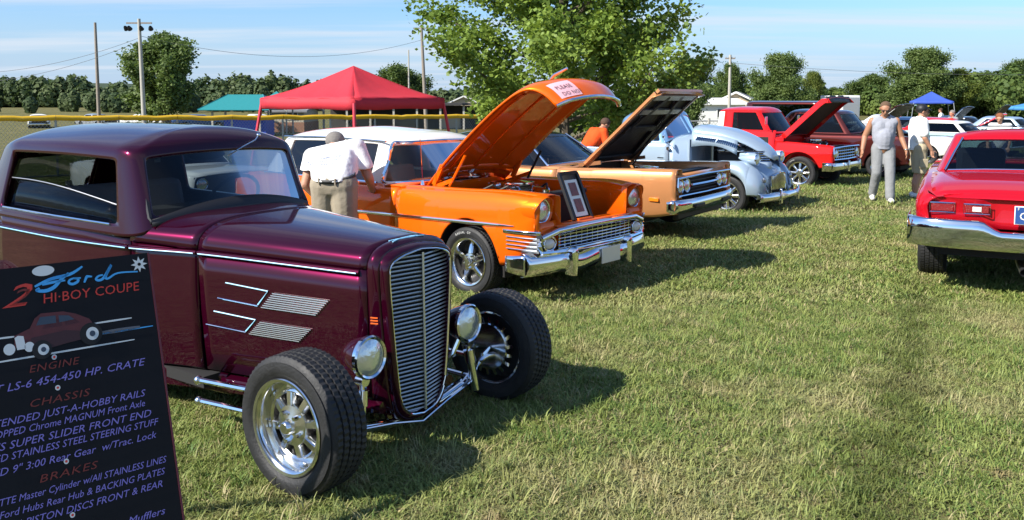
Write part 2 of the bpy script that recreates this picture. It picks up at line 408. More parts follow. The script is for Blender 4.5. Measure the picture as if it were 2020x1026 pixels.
near_t = [tuft(18, .060, .012, .034, .0045, 10+i, 1.7) for i in range(7)]+[tuft(10, .035, .03, .075, .0050, 30, .9), tuft(10, .07, .008, .022, .010, 31, 2.2), tuft(9, .06, .008, .020, .012, 32, 2.2)]
far_t = [tuft(20, .12, .014, .042, .009, 50+i, 1.5) for i in range(5)]
half = lambda y: (-.64*y-.4, .64*y+.4)
grass_zone('near_grass', 'short trampled turf blades in the foreground', half, 2.9, 7.2, 1350, near_t, .7, 1.35, 1, 20, 24)
grass_zone('aisle_grass', 'short turf blades along the aisle between the car rows', half, 7.2, 14.0, 380, far_t, .75, 1.4, 2, 24, 28)
grass_zone('far_grass', 'turf beyond the parked cars', half, 14.0, 36.0, 42, far_t, 1.2, 2.2, 3, 24, 30)
# ---------------------------------------------------------------- car building blocks (car space: x forward, y left, z up)
_tyre = {}
def tyre_mesh(Rt, w, rim, n, tread):
    k = (Rt, w, rim, n, tread)
    if k in _tyre: return _tyre[k]
    h = w/2; sh = Rt-rim
    prof = [(rim-.012, -h*.80), (rim+.004, -h*.90), (rim+sh*.20, -h*.985), (rim+sh*.22, -h*1.0), (rim+sh*.45, -h*1.03), (rim+sh*.72, -h*1.0),
            (Rt-.030, -h*.93), (Rt-.010, -h*.86)]
    crown = []
    g = 5 if tread else 3
    y0, y1 = -h*.82, h*.82
    for q in range(g):
        a = y0+(y1-y0)*q/g; b = y0+(y1-y0)*(q+1)/g; dz = .004*abs((q+.5)/g-.5)*2
        crown += [(Rt-dz, a+.004), (Rt-dz, b-.004)]
        if q < g-1: crown += [(Rt-.010, b-.002), (Rt-.010, b+.002)]
    full = prof+crown+[(r, -a) for r, a in prof[::-1]]
    lo = len(prof)-2; hi = len(prof)+len(crown)+2
    def fn(i, j):
        if tread and lo <= j < hi and full[j][0] > Rt-.02:
            return -.005 if (i+(j//4)) % 2 == 0 else 0
        return 0
    mb = MB(); mb.lathe(full, n=n, fn=fn)
    _tyre[k] = mb.mesh('tyre', angle=32)
    return _tyre[k]
def ring(mb, r, rr, y, n=40, m=6):
    prof = [(r+rr*math.cos(2*math.pi*j/m), y+rr*math.sin(2*math.pi*j/m)) for j in range(m)]
    mb.lathe(prof, n=n, close=True)
def spoke(mb, ang, r0, r1, w0, w1, y0, y1, t0=.03, t1=.02, crown=.006):
    """radial spoke on the outer (-y) face: from hub r0 to rim r1"""
    c, s = math.cos(ang), math.sin(ang); d = V(c, 0, s); p = V(-s, 0, c)
    P = []
    for i in range(5):
        t = i/4; r = r0+(r1-r0)*t; w = (w0+(w1-w0)*t)/2; y = y0+(y1-y0)*(t**1.5); th = t0+(t1-t0)*t
        o = d*r
        P.append([o-p*w+V(0, y+th, 0), o-p*w+V(0, y+crown, 0), o-p*w*.55+V(0, y, 0), o+p*w*.55+V(0, y, 0), o+p*w+V(0, y+crown, 0), o+p*w+V(0, y+th, 0)])
    mb.grid(P)
def make_wheel(car, x, side, y, Rt, w, rim, style='torque', tread=False, n=48, zc=None, steer=0, spin=0, letters=None, line=None, name='wheel', mats=None):
    """wheel = polished rim (barrel and spokes); children: tyre, hub cap, lug nuts"""
    zc = Rt-.012 if zc is None else zc
    h = w/2; face = -h*.55
    mb = MB()
    lip = rim-.006
    prof = [(lip, h*.86), (lip-.012, h*.80), (rim*.88, h*.6), (rim*.86, 0), (rim*.87, -h*.5), (rim*.885, -h*.72), (rim*.90, -h*.80), (lip-.006, -h*.86), (lip+.008, -h*.95), (lip+.004, -h*1.0), (lip-.008, -h*.97)]
    mb.lathe(prof, n=n)
    if style == 'torque':
        for k in range(5): spoke(mb, spin+2*math.pi*k/5, .05, rim*.9, .062, .040, face-.012, face+.035, .045, .03, .012)
        mb.lathe([(0, face-.05), (.030, face-.05), (.034, face-.044), (.036, face-.018), (.075, face-.012), (.082, face), (.082, face+.05)], n=24)
    elif style == 'mag':      # broad ribs with kidney windows, as on the near coupe wheel
        for k in range(8): spoke(mb, spin+2*math.pi*k/8, .062, rim*.84, .036, .052, face-.006, face+.012, .045, .04, .014)
        mb.lathe([(rim*.66, face+.05), (rim*.655, face+.010), (rim*.70, face+.002), (rim*.80, face+.012), (rim*.89, face+.03), (rim*.89, face+.06)], n=n)
        mb.lathe([(0, face-.052), (.022, face-.052), (.03, face-.045), (.034, face-.02), (.055, face-.014), (.088, face-.006), (.092, face+.004), (.092, face+.05)], n=28)
    elif style == 'turbine':
        for k in range(20): spoke(mb, spin+2*math.pi*k/20, .06, rim*.88, .012, .030, face, face+.03, .03, .02, .004)
        mb.lathe([(0, face-.03), (.05, face-.03), (.07, face-.01), (.075, face+.04)], n=24)
    elif style == 'eight':
        for k in range(8):
            spoke(mb, spin+2*math.pi*k/8, .05, rim*.9, .04, .06, face, face+.02, .04, .03, .008)
        mb.lathe([(0, face-.04), (.05, face-.04), (.055, face-.01), (.09, face), (.09, face+.05)], n=24)
    else:                     # steel disc with a dog-dish cap
        mb.lathe([(0, face-.01), (.10, face-.012), (.115, face), (rim*.6, face+.02), (rim*.8, face+.02), (rim*.9, face+.045)], n=n)
    wm = mb.build(name, (mats or M['polished']), car, angle=40)
    wm.location = (x, y*side, zc)
    wm.rotation_euler = (0, 0, steer) if side < 0 else (0, 0, math.pi+steer)
    t = obj('tyre', tyre_mesh(Rt, w, rim, n if not tread else 132, tread), M['rubber'], wm)
    bk = MB().lathe([(0, h*.1), (rim*.86, h*.1), (rim*.86, h*.16), (0, h*.16)], n=24).build('brake_disc', M['dark_metal'], wm)
    if style in ('torque', 'mag', 'eight'):
        nl = 5
        for k in range(nl):
            a = spin+2*math.pi*(k+.5)/nl; r = .062
            q = MB().cone((r*math.cos(a), face-.004, r*math.sin(a)), (r*math.cos(a), face-.034, r*math.sin(a)), .011, .009, 6).build('lug_nut', M['chrome'], wm)
    if line:
        q = MB(); ring(q, rim+(Rt-rim)*line[1], .0045, -h*1.035, 48, 6); q.build('sidewall_line', line[0], wm)
    if letters:
        txt, lm, a0 = letters
        vs, fs = text_geo(txt, .030, 0, 'CENTER', 1.25)
        rr = rim+(Rt-rim)*.42
        mb = MB(); mb.add([((rr+p.y)*math.cos(a0-p.x/rr), -h*1.045, (rr+p.y)*math.sin(a0-p.x/rr)) for p in vs], fs)
        mb.build('raised_lettering', lm, wm, smooth=False)
    return wm
def arch_xs(xs, arches):
    xs = set(round(x, 4) for x in xs)
    for xc, zc, ra in arches:
        xs = {x for x in xs if abs(x-xc) > ra+.01}
        for k in range(19): xs.add(round(xc-ra*math.cos(math.pi*k/18), 4))
        xs.add(round(xc-ra-.004, 4)); xs.add(round(xc+ra+.004, 4))
    return sorted(xs)
def arch_z(x, zb, arches):
    for xc, zc, ra in arches:
        if abs(x-xc) <= ra+1e-4: return max(zb, zc+math.sqrt(max(0, ra*ra-(x-xc)**2)))
    return zb
def side_panel(car, name, mat, x0, x1, zbot, ztop, hw, prof, arches=(), n=40, side=0, solid=.012, rows=None):
    """fender / door / quarter panel as one swept sheet with real wheel openings; side 0 = both"""
    xs = arch_xs(lin(x0, x1, n), [a for a in arches if x0 < a[0] < x1])
    rows = rows or [0, .06, .15, .25, .35, .45, .55, .65, .75, .84, .90, .95, 1]
    pf = curve(prof); res = []
    for s in ((-1, 1) if side == 0 else (side,)):
        P = []
        for x in xs:
            zb0 = zbot(x); zt = ztop(x); zb = arch_z(x, zb0, arches); r = []
            for t in rows:
                z = zb+(zt-zb)*t; tt = (z-zb0)/(zt-zb0)
                r.append((x, s*hw(x)*pf(tt), z))
            P.append(r)
        res.append(MB().grid(P).build(name, mat, car, angle=50, solid=solid))
    # dark inner wheel tubs
    for xc, zc, ra in arches:
        if x0 < xc < x1:
            for s in ((-1, 1) if side == 0 else (side,)):
                w = hw(xc)
                P = [[(xc+(ra+.012)*math.cos(t), s*(w-.015-k), zc+(ra+.012)*math.sin(t)) for t in lin(.12, math.pi-.12, 16)] for k in (0, .30)]
                mb = MB().grid(P); c = len(mb.v)
                mb.v.append((xc, s*(w-.315), zc)); mb.f += [(16+i, 16+i+1, c) for i in range(15)]
                mb.build('wheel_well', M['underside'], car)
    return res
def deck(car, name, mat, x0, x1, yo, zo, zc, n=16, m=8, yi=None, pw=2.4, solid=.01, zi=None):
    """crowned upper sheet from the centre line (or yi) out to the fender edge, mirrored"""
    P = []
    for x in lin(x0, x1, n):
        a = yo(x); b = yi(x) if yi else -a
        r = []
        for k in range(m+1):
            y = b+(a-b)*k/m; u = min(1, abs(y)/a)
            r.append((x, y, zo(x)+(zc(x)-zo(x))*(1-u**pw)))
        P.append(r)
    mb = MB().grid(P)
    if yi: mb.mirror()
    return mb.build(name, mat, car, solid=solid)
def greenhouse(car, cols, windows, spine, rows=(0, .10, .90, 1), mat=None, gmat=None, name='cabin_shell', solid=.035, glassnames=None, ring2=(.10, .45), seal=True, zr=None, xf=.22, xb=.25, roofmat=None, glass_in=.016, tight=.035):
    """cols: half perimeter (right side) from front centre to rear centre: (belt xyz, rail xyz).
       windows: (c0, c1, name) opened between rows 1 and 2. spine: z of the roof centre line over x."""
    def lerp(a, b, t): return tuple(a[i]+(b[i]-a[i])*t for i in range(3))
    # supporting columns and rows that keep the window corners tight
    nc = [cols[0]]; remap = {0: 0}; starts = {w[0] for w in windows}; ends = {w[1] for w in windows}
    for i in range(len(cols)-1):
        L = (Vector(cols[i+1][0])-Vector(cols[i][0])).length; e = min(.3, tight/max(L, .01))
        if i in starts and cols[i][0][1] != 0: nc.append((lerp(cols[i][0], cols[i+1][0], e), lerp(cols[i][1], cols[i+1][1], e)))
        if i+1 in ends and cols[i+1][0][1] != 0: nc.append((lerp(cols[i][0], cols[i+1][0], 1-e), lerp(cols[i][1], cols[i+1][1], 1-e)))
        nc.append(cols[i+1]); remap[i+1] = len(nc)-1
    cols = nc; windows = [(remap[a], remap[b], n) for a, b, n in windows]
    H = (Vector(cols[2][1])-Vector(cols[2][0])).length; e = tight/H
    r1, r2 = rows[1], rows[2]; rows = (rows[0], r1, r1+e, r2-e, r2, rows[3])
    tx = [c[1][0] for c in cols]; fx = max(tx); rx = min(tx)
    ncol = len(cols)
    G = []
    for b, t in cols:
        r = [lerp(b, t, q) for q in rows]
        cx = min(max(t[0], rx+xb), fx-xf); cz = spine(cx)
        for q in ring2:
            r.append((t[0]+(cx-t[0])*q, t[1]*(1-q), t[2]+(cz-t[2])*(1-(1-q)**2.6)))
        r.append((cx, 0, cz)); G.append(r)
    hole = set()
    for c0, c1, _ in windows:
        for c in range(c0, c1): hole.add(c)
    nr = len(rows); tot = nr+len(ring2)+1
    mb = MB(); rf = MB()
    vs = [p for r in G for p in r]
    fs = []; fr = []
    for i in range(ncol-1):
        for j in range(tot-1):
            if i in hole and 1 <= j <= 3: continue
            f = (i*tot+j, (i+1)*tot+j, (i+1)*tot+j+1, i*tot+j+1)
            fs.append(f)
    mb.add(vs, fs); mb.mirror()
    me = mb.mesh(name, True, None, merge=.004)
    for v in [v for v in me.vertices]: pass
    bm = bmesh.new(); bm.from_mesh(me); bmesh.ops.delete(bm, geom=[v for v in bm.verts if not v.link_faces], context='VERTS'); bm.to_mesh(me); bm.free()
    sh = obj(name, me, mat, car, sub=2, solid=solid)
    # panes
    for c0, c1, gname in windows:
        for s in ((-1, 1) if cols[c0][0][1] != 0 and cols[c1][0][1] != 0 else (0,)):
            P = []
            idx = list(range(c0, c1+1))
            seq = [(c, 1) for c in idx]
            if s == 0:
                seq = [(c, -1) for c in (idx[::-1] if cols[c0][0][1] == 0 else idx)]
                seq += [(c, 1) for c, _ in seq[::-1][1:]]
            for c, sg in seq:
                b, t = cols[c]; sg = -s if s else sg
                q0 = r1-.03; q1 = r2+.03
                r = []
                for q in lin(q0, q1, 4):
                    p = lerp(b, t, q); cx, cy = (fx+rx)/2, 0
                    d = Vector((p[0]-cx, p[1], 0)); d = d.normalized()*glass_in
                    r.append((p[0]-d.x, (p[1]-d.y)*sg, p[2]))
                P.append(r)
            MB().grid(P).build(gname, gmat or M['glass'], car, sub=2)
    return sh
def lamp(car, c, r, ax=(1, 0, 0), bezel=None, name='headlight', depth=.10, bucket=None, rim=.012):
    """headlight = chrome ring (with bucket), child lens"""
    mb = MB()
    b = bucket
    mb.lathe([(r, -.02), (r+rim, -.012), (r+rim*1.1, .008), (r+rim*.5, .016), (r-.004, .010)], c, ax, n=32)
    o = mb.build(name, bezel or M['chrome'], car)
    MB().lathe([(0, .030), (r*.35, .028), (r*.7, .020), (r*.97, .006), (r, -.004)], c, ax, n=32).build('lens', M['lens'], o)
    if b:
        MB().lathe([(r+.006, -.012), (r+.004, -.03), (r*.9, -.08), (r*.62, -.13), (r*.25, -.16), (0, -.165)], c, ax, n=32).build('lamp_bucket', b, o)
    return o
def seats(car, x, zs, hw, mat, n=1, back=.5):
    for k in range(n):
        xx = x-.85*k
        o = MB().box((xx, 0, zs), (.50, hw*1.9, .16)).build('seat', mat, car, bevel=.04)
        MB().box((xx-.25, 0, zs+back/2), (.14, hw*1.9, back), Matrix.Rotation(R(-14), 3, 'Y')).build('seat_back', mat, o, bevel=.05)
def steering(car, x, y, z):
    mb = MB(); c = V(x, y, z); ax = V(-.85, 0, .5).normalized(); sd, u = frame_of(ax)
    mb.tube([c+(sd*math.cos(t)+u*math.sin(t))*.19 for t in lin(0, 2*math.pi, 25)[:-1]], .012, 6, closed=True)
    mb.bar(c-sd*.19, c+sd*.19, .02, .012); mb.bar(c, c-ax*.4, .03, .03)
    mb.build('steering_wheel', M['black'], car)
def floorpan(car, x0, x1, hw, z, h=.10):
    MB().box(((x0+x1)/2, 0, z), (x1-x0, hw*2, h)).build('floor_pan', M['underside'], car)
def engine_bay(car, x, z, s=1.0, hue=None):
    """a V engine: block, valve covers, air cleaner, hoses, battery"""
    b = MB().box((x, 0, z-.12*s), (.58*s, .34*s, .36*s)).build('engine_block', M['engine'], car, bevel=.03)
    for sg in (-1, 1):
        MB().box((x, sg*.20*s, z+.06*s), (.50*s, .13*s, .08*s), Matrix.Rotation(R(35*sg), 3, 'X')).build('valve_cover', M['chrome'], b, bevel=.02)
    MB().lathe([(0, .10*s), (.02*s, .10*s), (.17*s, .085*s), (.175*s, .03*s), (.16*s, 0), (0, 0)], (x+.02, 0, z+.10*s), (0, 0, 1), 28).build('air_cleaner', M['chrome'], b)
    MB().lathe([(.165*s, .03*s), (.165*s, .08*s)], (x+.02, 0, z+.10*s), (0, 0, 1), 28).build('air_filter', hue or M['black'], b)
    for k in range(5):
        y = (-1)**k*.16*s; h = MB().tube([(x+.28*s-.1*k, y, z+.1*s), (x+.2*s-.1*k, y*1.5, z+.16*s), (x-.1*k, y*1.9, z+.06*s)], .012*s, 6); h.build('hose', M['black'], b)
    MB().lathe([(0, 0), (.09*s, 0), (.09*s, .02*s), (0, .02*s)], (x+.34*s, 0, z-.05*s), (1, 0, 0), 20).build('fan_pulley', M['satin'], b)
    return b
# ================================================================= purple hi-boy coupe
PUY = R(-35.22)
pu = thing('coupe', 'dark purple chopped hot rod coupe with open front wheels, nearest car on the left', 'car', (-.493, 4.211, 0), PUY)
P_hw = curve([(-3.9, .50), (-3.5, .62), (-3.0, .685), (-2.3, .68), (-1.55, .612), (-1.08, .480), (-.5, .365), (0.0, .268)])
P_bz = curve([(-3.9, .93), (-2.0, .905), (-1.08, .895), (0, .872)])
P_sill = .26
def pu_side(x0, x1, n, name, top, prof, sol=.012, bot=None):
    for s in (-1, 1):
        P = [[(x, s*P_hw(x)*f, (bot or P_sill)+(top(x)-(bot or P_sill))*t) for t, f in prof] for x in lin(x0, x1, n)]
        MB().grid(P).build(name, M['purple'], pu, solid=sol)
prof = [(0, .945), (.015, .965), (.06, .968), (.2, .985), (.45, 1.0), (.7, 1.0), (.9, .99), (1, .982)]
pu_side(-1.076, -.050, 20, 'hood_side', lambda x: P_bz(x)+.012, [(0, .93), (.2, .955), (.5, .985), (.8, 1), (1, 1)])
pu_side(-1.505, -1.084, 9, 'cowl_side', lambda x: P_bz(x)+.03, prof)
pu_side(-2.86, -1.512, 22, 'door', lambda x: P_bz(x)+.095-.03*max(0, (x+1.9)/.4), prof)
pu_side(-3.62, -2.868, 12, 'quarter_panel', lambda x: P_bz(x)+.095, prof)
# tail
P = []
for t in lin(-1, 1, 17):
    P.append([(-3.62-dx*(1-abs(t)**2.2), t*.60*w, z) for dx, w, z in ((.02, .94, .26), (.12, .98, .40), (.22, 1, .60), (.22, 1, .80), (.14, 1, .95), (.04, .99, 1.02))])
MB().grid(P).build('tail_panel', M['purple'], pu, solid=.012)
# belt bead and painted pinstripe along it
for s in (-1, 1):
    for a, b in ((-3.6, -2.87), (-2.86, -1.515), (-1.505, -1.085), (-1.075, -.085)):
        bd = MB().tube([(x, s*(P_hw(x)+.003), P_bz(x)) for x in lin(a, b, 16)], .014, 8, flat=.9).build('belt_bead', M['purple'], pu)
        MB().tube([(x, s*(P_hw(x)+.0155), P_bz(x)-.004) for x in lin(a+.01, b-.01, 16)], .0035, 6).build('pinstripe', M['stripe'], bd)
# sill bead + frame rail
for s in (-1, 1):
    MB().grid([[(x, s*(P_hw(x)*.96-.01-q), z) for q, z in ((.02, .255), (0, .235), (0, .15), (.03, .13), (.08, .13))] for x in lin(-3.4, -.95, 20)]).build('frame_rail', M['purple'], pu, solid=.01)
    MB().tube([(-.98, s*.40, .19), (-.4, s*.31, .20), (.02, s*.25, .22)], [.05, .045, .03], 8).build('frame_horn', M['purple'], pu)
MB().box((-2.3, 0, .22), (2.6, 1.05, .06)).build('floor_pan', M['underside'], pu)
# hood top with centre crease
def hood_pt(x, u, extra=0):
    w = P_hw(x); zb = P_bz(x)+.012; zc = 1.005+.062*(-x/1.08)**.9 if x < 0 else 1.005
    th = u*math.pi/2
    return (x, w*math.cos(th)**.62 if u < 1 else 0, zb+(zc-zb)*math.sin(th)**.80)
def hood_grid(x0, x1, n):
    P = []
    for x in lin(x0, x1, n):
        half = [hood_pt(x, u) for u in lin(0, 1, 15)]
        P.append([(a, -b, c) for a, b, c in half]+[p for p in half[::-1][1:]])
    return P
hd = MB().grid(hood_grid(-1.076, -.050, 22)).build('hood', M['purple'], pu, angle=60, solid=.008)
# cowl top up to the windscreen base
P = []
for k, t in enumerate(lin(0, 1, 10)):
    row = []
    for u in lin(0, 1, 15):
        a = V(*hood_pt(-1.084, u)); y2 = .608*math.cos(u*math.pi/2)**.62 if u < 1 else 0
        bx = -1.50+.155*(1-(y2/.608)**2); b = V(bx, y2, .935+(1.075-.935)*math.sin(u*math.pi/2)**.8)
        row.append(a.lerp(b, t))
    P.append([V(p.x, -p.y, p.z) for p in row]+row[::-1][1:])
MB().grid(P).build('cowl', M['purple'], pu, angle=60, solid=.008)
# cabin shell
cc = [((-1.320, 0, 1.045), (-1.495, 0, 1.455)), ((-1.335, -.30, 1.040), (-1.505, -.28, 1.450)), ((-1.385, -.530, 1.005), (-1.53, -.49, 1.430)), ((-1.405, -.585, .97), (-1.545, -.545, 1.41)),
      ((-1.50, -.620, .955), (-1.605, -.565, 1.425)), ((-1.58, -.632, .955), (-1.665, -.573, 1.43)), ((-2.2, -.675, .965), (-2.2, -.590, 1.445)), ((-2.84, -.680, .975), (-2.80, -.575, 1.435)), ((-2.93, -.678, .975), (-2.90, -.565, 1.43)),
      ((-3.25, -.635, .98), (-3.12, -.51, 1.39)), ((-3.50, -.50, .99), (-3.30, -.40, 1.36)), ((-3.62, -.30, 1.0), (-3.38, -.28, 1.35)), ((-3.66, 0, 1.0), (-3.40, 0, 1.36))]
shell = greenhouse(pu, cc, [(0, 2, 'windscreen'), (5, 7, 'side_window'), (11, 12, 'rear_window')], curve([(-3.3, 1.50), (-2.6, 1.555), (-2.0, 1.562), (-1.6, 1.53), (-1.4, 1.49)]), rows=(0, .13, .865, 1), mat=M['purple'], gmat=M['glass_dark'], name='cabin_shell', solid=.03, tight=.05)
for o in [c for c in pu.children if c.name.startswith('side_window')]: bpy.data.objects.remove(o)
def dw(x, t):   # point on the door-window plane
    i = 5 if x > -2.2 else 6
    b0, t0 = cc[i]; b1, t1 = cc[i+1]; k = (x-b0[0])/(b1[0]-b0[0])
    return V(*b0).lerp(V(*b1), k).lerp(V(*t0).lerp(V(*t1), k), t)
for s in (-1,):   # near side window wound half way down, far one fully open
    P = []
    for x in lin(-2.82, -1.615, 12):
        u = (x+1.6)/-1.2; tt = .34+.17*math.sin(min(1, u*1.1)*math.pi/2)
        P.append([(p.x, -s*(p.y+.022), p.z) for p in (dw(x, .08), dw(x, tt))])
    w = MB().grid(P).build('side_window', M['glass_dark'], pu, solid=.005)
    MB().tube([p[1] for p in P], .004, 6).build('glass_edge', M['satin'], w)
    MB().tube([(p.x, -s*(p.y-.004), p.z) for p in [dw(x, .125) for x in lin(-2.80, -1.64, 12)]], .007, 6).build('window_sill', M['chrome'], pu)
# windscreen seal (black, arched lower edge) and dash
def ws(u, t, off=0):  # u -1..1 across, t 0..1 up
    y = u*(.545-.045*t); x = -1.345-.055*abs(u)**2.5-.16*t+off; z = 1.075-.045*abs(u)**2+.345*t-.02*abs(u)**3*t
    return V(x, y, z)
loop = [ws(u, .02) for u in lin(-1, 1, 21)]+[ws(1, t) for t in lin(.08, .95, 8)]+[ws(u, 1) for u in lin(1, -1, 21)]+[ws(-1, t) for t in lin(.95, .08, 8)]
MB().tube([p+V(.004, 0, 0) for p in loop], .013, 6, closed=True).build('windscreen_seal', M['seal'], pu)
P = [[ws(u, t, .012) for t in (-.06, .02, .05+.16*(1-abs(u)**2)*.75)] for u in lin(-1, 1, 21)]
MB().grid(P).build('screen_frit', M['seal'], pu, solid=.004)
MB().box((-1.62, 0, 1.0), (.30, 1.02, .16)).build('dashboard', M['cabin'], pu, bevel=.05)
steering(pu, -1.80, .28, 1.05)
seats(pu, -2.40, .52, .52, M['seat_grey'], 1, .62)
MB().box((-2.25, 0, .62), (1.25, 1.15, .04)).build('cabin_floor', M['cabin'], pu)
MB().grid([[(x, s*(P_hw(x)*.95-.03), z) for z in (.3, .98)] for s in (-1,) for x in lin(-3.5, -1.3, 8)]).build('door_card', M['cabin'], pu)
MB().grid([[(x, s*(P_hw(x)*.95-.03), z) for z in (.3, .98)] for s in (1,) for x in lin(-3.5, -1.3, 8)]).build('door_card', M['cabin'], pu)
MB().ball((-1.63, -.02, 1.365), (.02, .13, .032)).build('interior_mirror', M['black'], pu)
MB().box((-1.545, -.40, 1.36), (.003, .035, .028)).build('windscreen_sticker', M['white_paint'], pu)
wp = MB().tube([(-1.475, .24, 1.478), (-1.455, .20, 1.45), (-1.44, .05, 1.395)], .004, 6).build('wiper', M['chrome'], pu)
MB().ball((-1.475, .24, 1.478), .014, 8, 6).build('wiper_pivot', M['chrome'], wp)
# grille shell
def shell_w(z):
    f = curve([(.10, .02), (.112, .10), (.135, .145), (.19, .182), (.30, .205), (.50, .228), (.70, .246), (.86, .256), (.91, .252), (.945, .232), (.968, .19), (.982, .12), (.99, .02)])
    return f(z)
zs = [.10, .105, .112, .122, .14, .17, .21, .27, .35, .45, .55, .65, .75, .83, .88, .91, .93, .95, .965, .978, .986, .99]
out_ = [V(0, -shell_w(z), z) for z in zs]+[V(0, shell_w(z), z) for z in zs[::-1]]
ctr = V(0, 0, .56)
def shrink(p, k): return V(0, p.y-k*math.copysign(1, p.y) if abs(p.y) > k else p.y*.3, p.z-k*max(-1, min(1, (p.z-.56)/.40))**5)
rings_ = []
for x, k in ((-.048, -.012), (-.02, -.008), (.02, 0), (.045, .006), (.058, .016), (.060, .026), (.052, .032), (.03, .034)):
    rings_.append([shrink(p, k)+V(x-.012*(p.z-.5), 0, 0) for p in out_])
MB().grid(rings_, wrap=True).build('grille_shell', M['purple'], pu, angle=60)
# outer shell skin, lofted from the hood section to the grille opening
def resample(p, n):
    L = [0]
    for i in range(1, len(p)): L.append(L[-1]+(p[i]-p[i-1]).length)
    q = []
    for k in range(n):
        t = L[-1]*k/(n-1); i = 0
        while i < len(p)-2 and L[i+1] < t: i += 1
        q.append(p[i].lerp(p[i+1], (t-L[i])/(L[i+1]-L[i])))
    return q
ra = [V(-.046, -P_hw(-.05)*(.90+.10*t), .20+.672*t) for t in lin(0, 1, 8)]+[V(-.046, -y, z) for x, y, z in [hood_pt(-.05, u) for u in lin(.03, 1, 18)]]
ra = ra+[V(p.x, -p.y, p.z) for p in ra[::-1][1:]]
rb = [V(.02-.012*(z-.5), -shell_w(z)-.004, z) for z in lin(.17, .90, 14)]+[V(.02-.012*(z-.5), -shell_w(z)-.002, z) for z in (.92, .94, .955, .965, .975, .982, .987, .99)]+[V(.014, 0, .992)]
rb = rb+[V(p.x, -p.y, p.z) for p in rb[::-1][1:]]
A_, B_ = resample(ra, 61), resample(rb, 61)
MB().grid([[a.lerp(b, t)+V(0, 0, 0)+(V(0, a.y*.02, .012 if a.z > .9 else 0))*math.sin(t*math.pi) for a, b in zip(A_, B_)] for t in lin(0, 1, 8)]).build('shell_skin', M['purple'], pu, angle=70, solid=.005)
gb = M['satin']; GRB = pbr('grille_bar_metal', (.66, .67, .64), .32, .85)
nb = 39
for k in range(nb):
    z = .165+(.935-.165)*k/(nb-1); w = max(.05, shell_w(z)-.036); xo = .034-.012*(z-.5)
    MB().tube([(xo, -w, z), (xo+.030, 0, z-.004), (xo, w, z)], .0062, 5, flat=.75).build('grille_bar', GRB, pu)
MB().tube([(.070-.012*(z-.5), 0, z) for z in (.15, .5, .945)], .006, 6).build('grille_spine', GRB, pu)
MB().grid([[V(-.02, s*max(.03, shell_w(z)-.02), z) for z in lin(.14, .95, 12)] for s in (-1, 1)]).build('radiator_core', M['underside'], pu)
loop = [shrink(p, .030)+V(.057-.012*(p.z-.5), 0, 0) for p in out_]
MB().tube(loop, .005, 6, closed=True).build('grille_surround', M['chrome'], pu)
# flame-like pinstripe on the shell top
for k, pts in enumerate(([(-.03, -.13, .0), (.0, -.05, 0), (.012, .02, 0), (.0, .06, 0), (-.02, .02, 0), (-.01, -.06, 0), (.03, -.16, 0)], [(-.02, .0, 0), (.012, .05, 0), (.02, .11, 0)])):
    q = []
    for i in range(len(pts)-1):
        for t in lin(0, 1, 5)[:-1]:
            a, b = V(*pts[i]), V(*pts[i+1]); q.append(a.lerp(b, t))
    q = [V(-.022+.6*p.x, p.y, hood_pt(-.03, max(.0, min(1, (2/math.pi)*math.acos(min(1, (abs(p.y)/P_hw(-.03))**(1/.62))))))[2]+.006) for p in q]
    MB().tube(q, .0035, 5).build('pinstripe', M['stripe'], pu)
# hood-side louvre panels
def hs(x, t, s=-1, off=.004): # point on hood side
    f = curve([(0, .93), (.2, .955), (.5, .985), (.8, 1), (1, 1)])(t)
    return V(x, s*(P_hw(x)*f+off), P_sill+(P_bz(x)+.012-P_sill)*t)
LV = pbr('louvre_polish', (.74, .72, .70), .24, 1)
for s in (-1, 1):
    for (xa, xb, ta, tb) in ((-.600, -.265, .725, .600), (-.690, -.375, .475, .365)):
        lp = MB()
        n = 8
        for k in range(n):
            t = ta+(tb-ta)*k/(n-1); sh_ = -.075*k/(n-1)
            a = hs(xa+sh_, t, s); b = hs(xb+sh_, t+.0, s)
            m = (a+b)/2
            MB().bar(a+V(0, s*.003, 0), b+V(0, s*.003, 0), .0045, .0046, up=(0, -s*.16, .987)).build('louvre', LV, pu)
        q = [hs(xa-.30, ta+.035, s), hs(xa-.03, ta+.012, s), hs(xa-.10, tb+.015, s)]
        MB().tube(q, .0035, 5).build('pinstripe', M['stripe'], pu)
        MB().tube([hs(xa-.36, tb+.025, s), hs(xa-.10, tb+.005, s)], .003, 5).build('chrome_strip', M['chrome'], pu)
    for k in range(3):
        z = .630+.014*k
        MB().bar((-.035, s*(P_hw(-.04)*.97), z), (.0, s*(shell_w(z)+.012), z), .006, .009, up=(0, s, 0)).build('marker_bar', M['orange_mark'], pu)
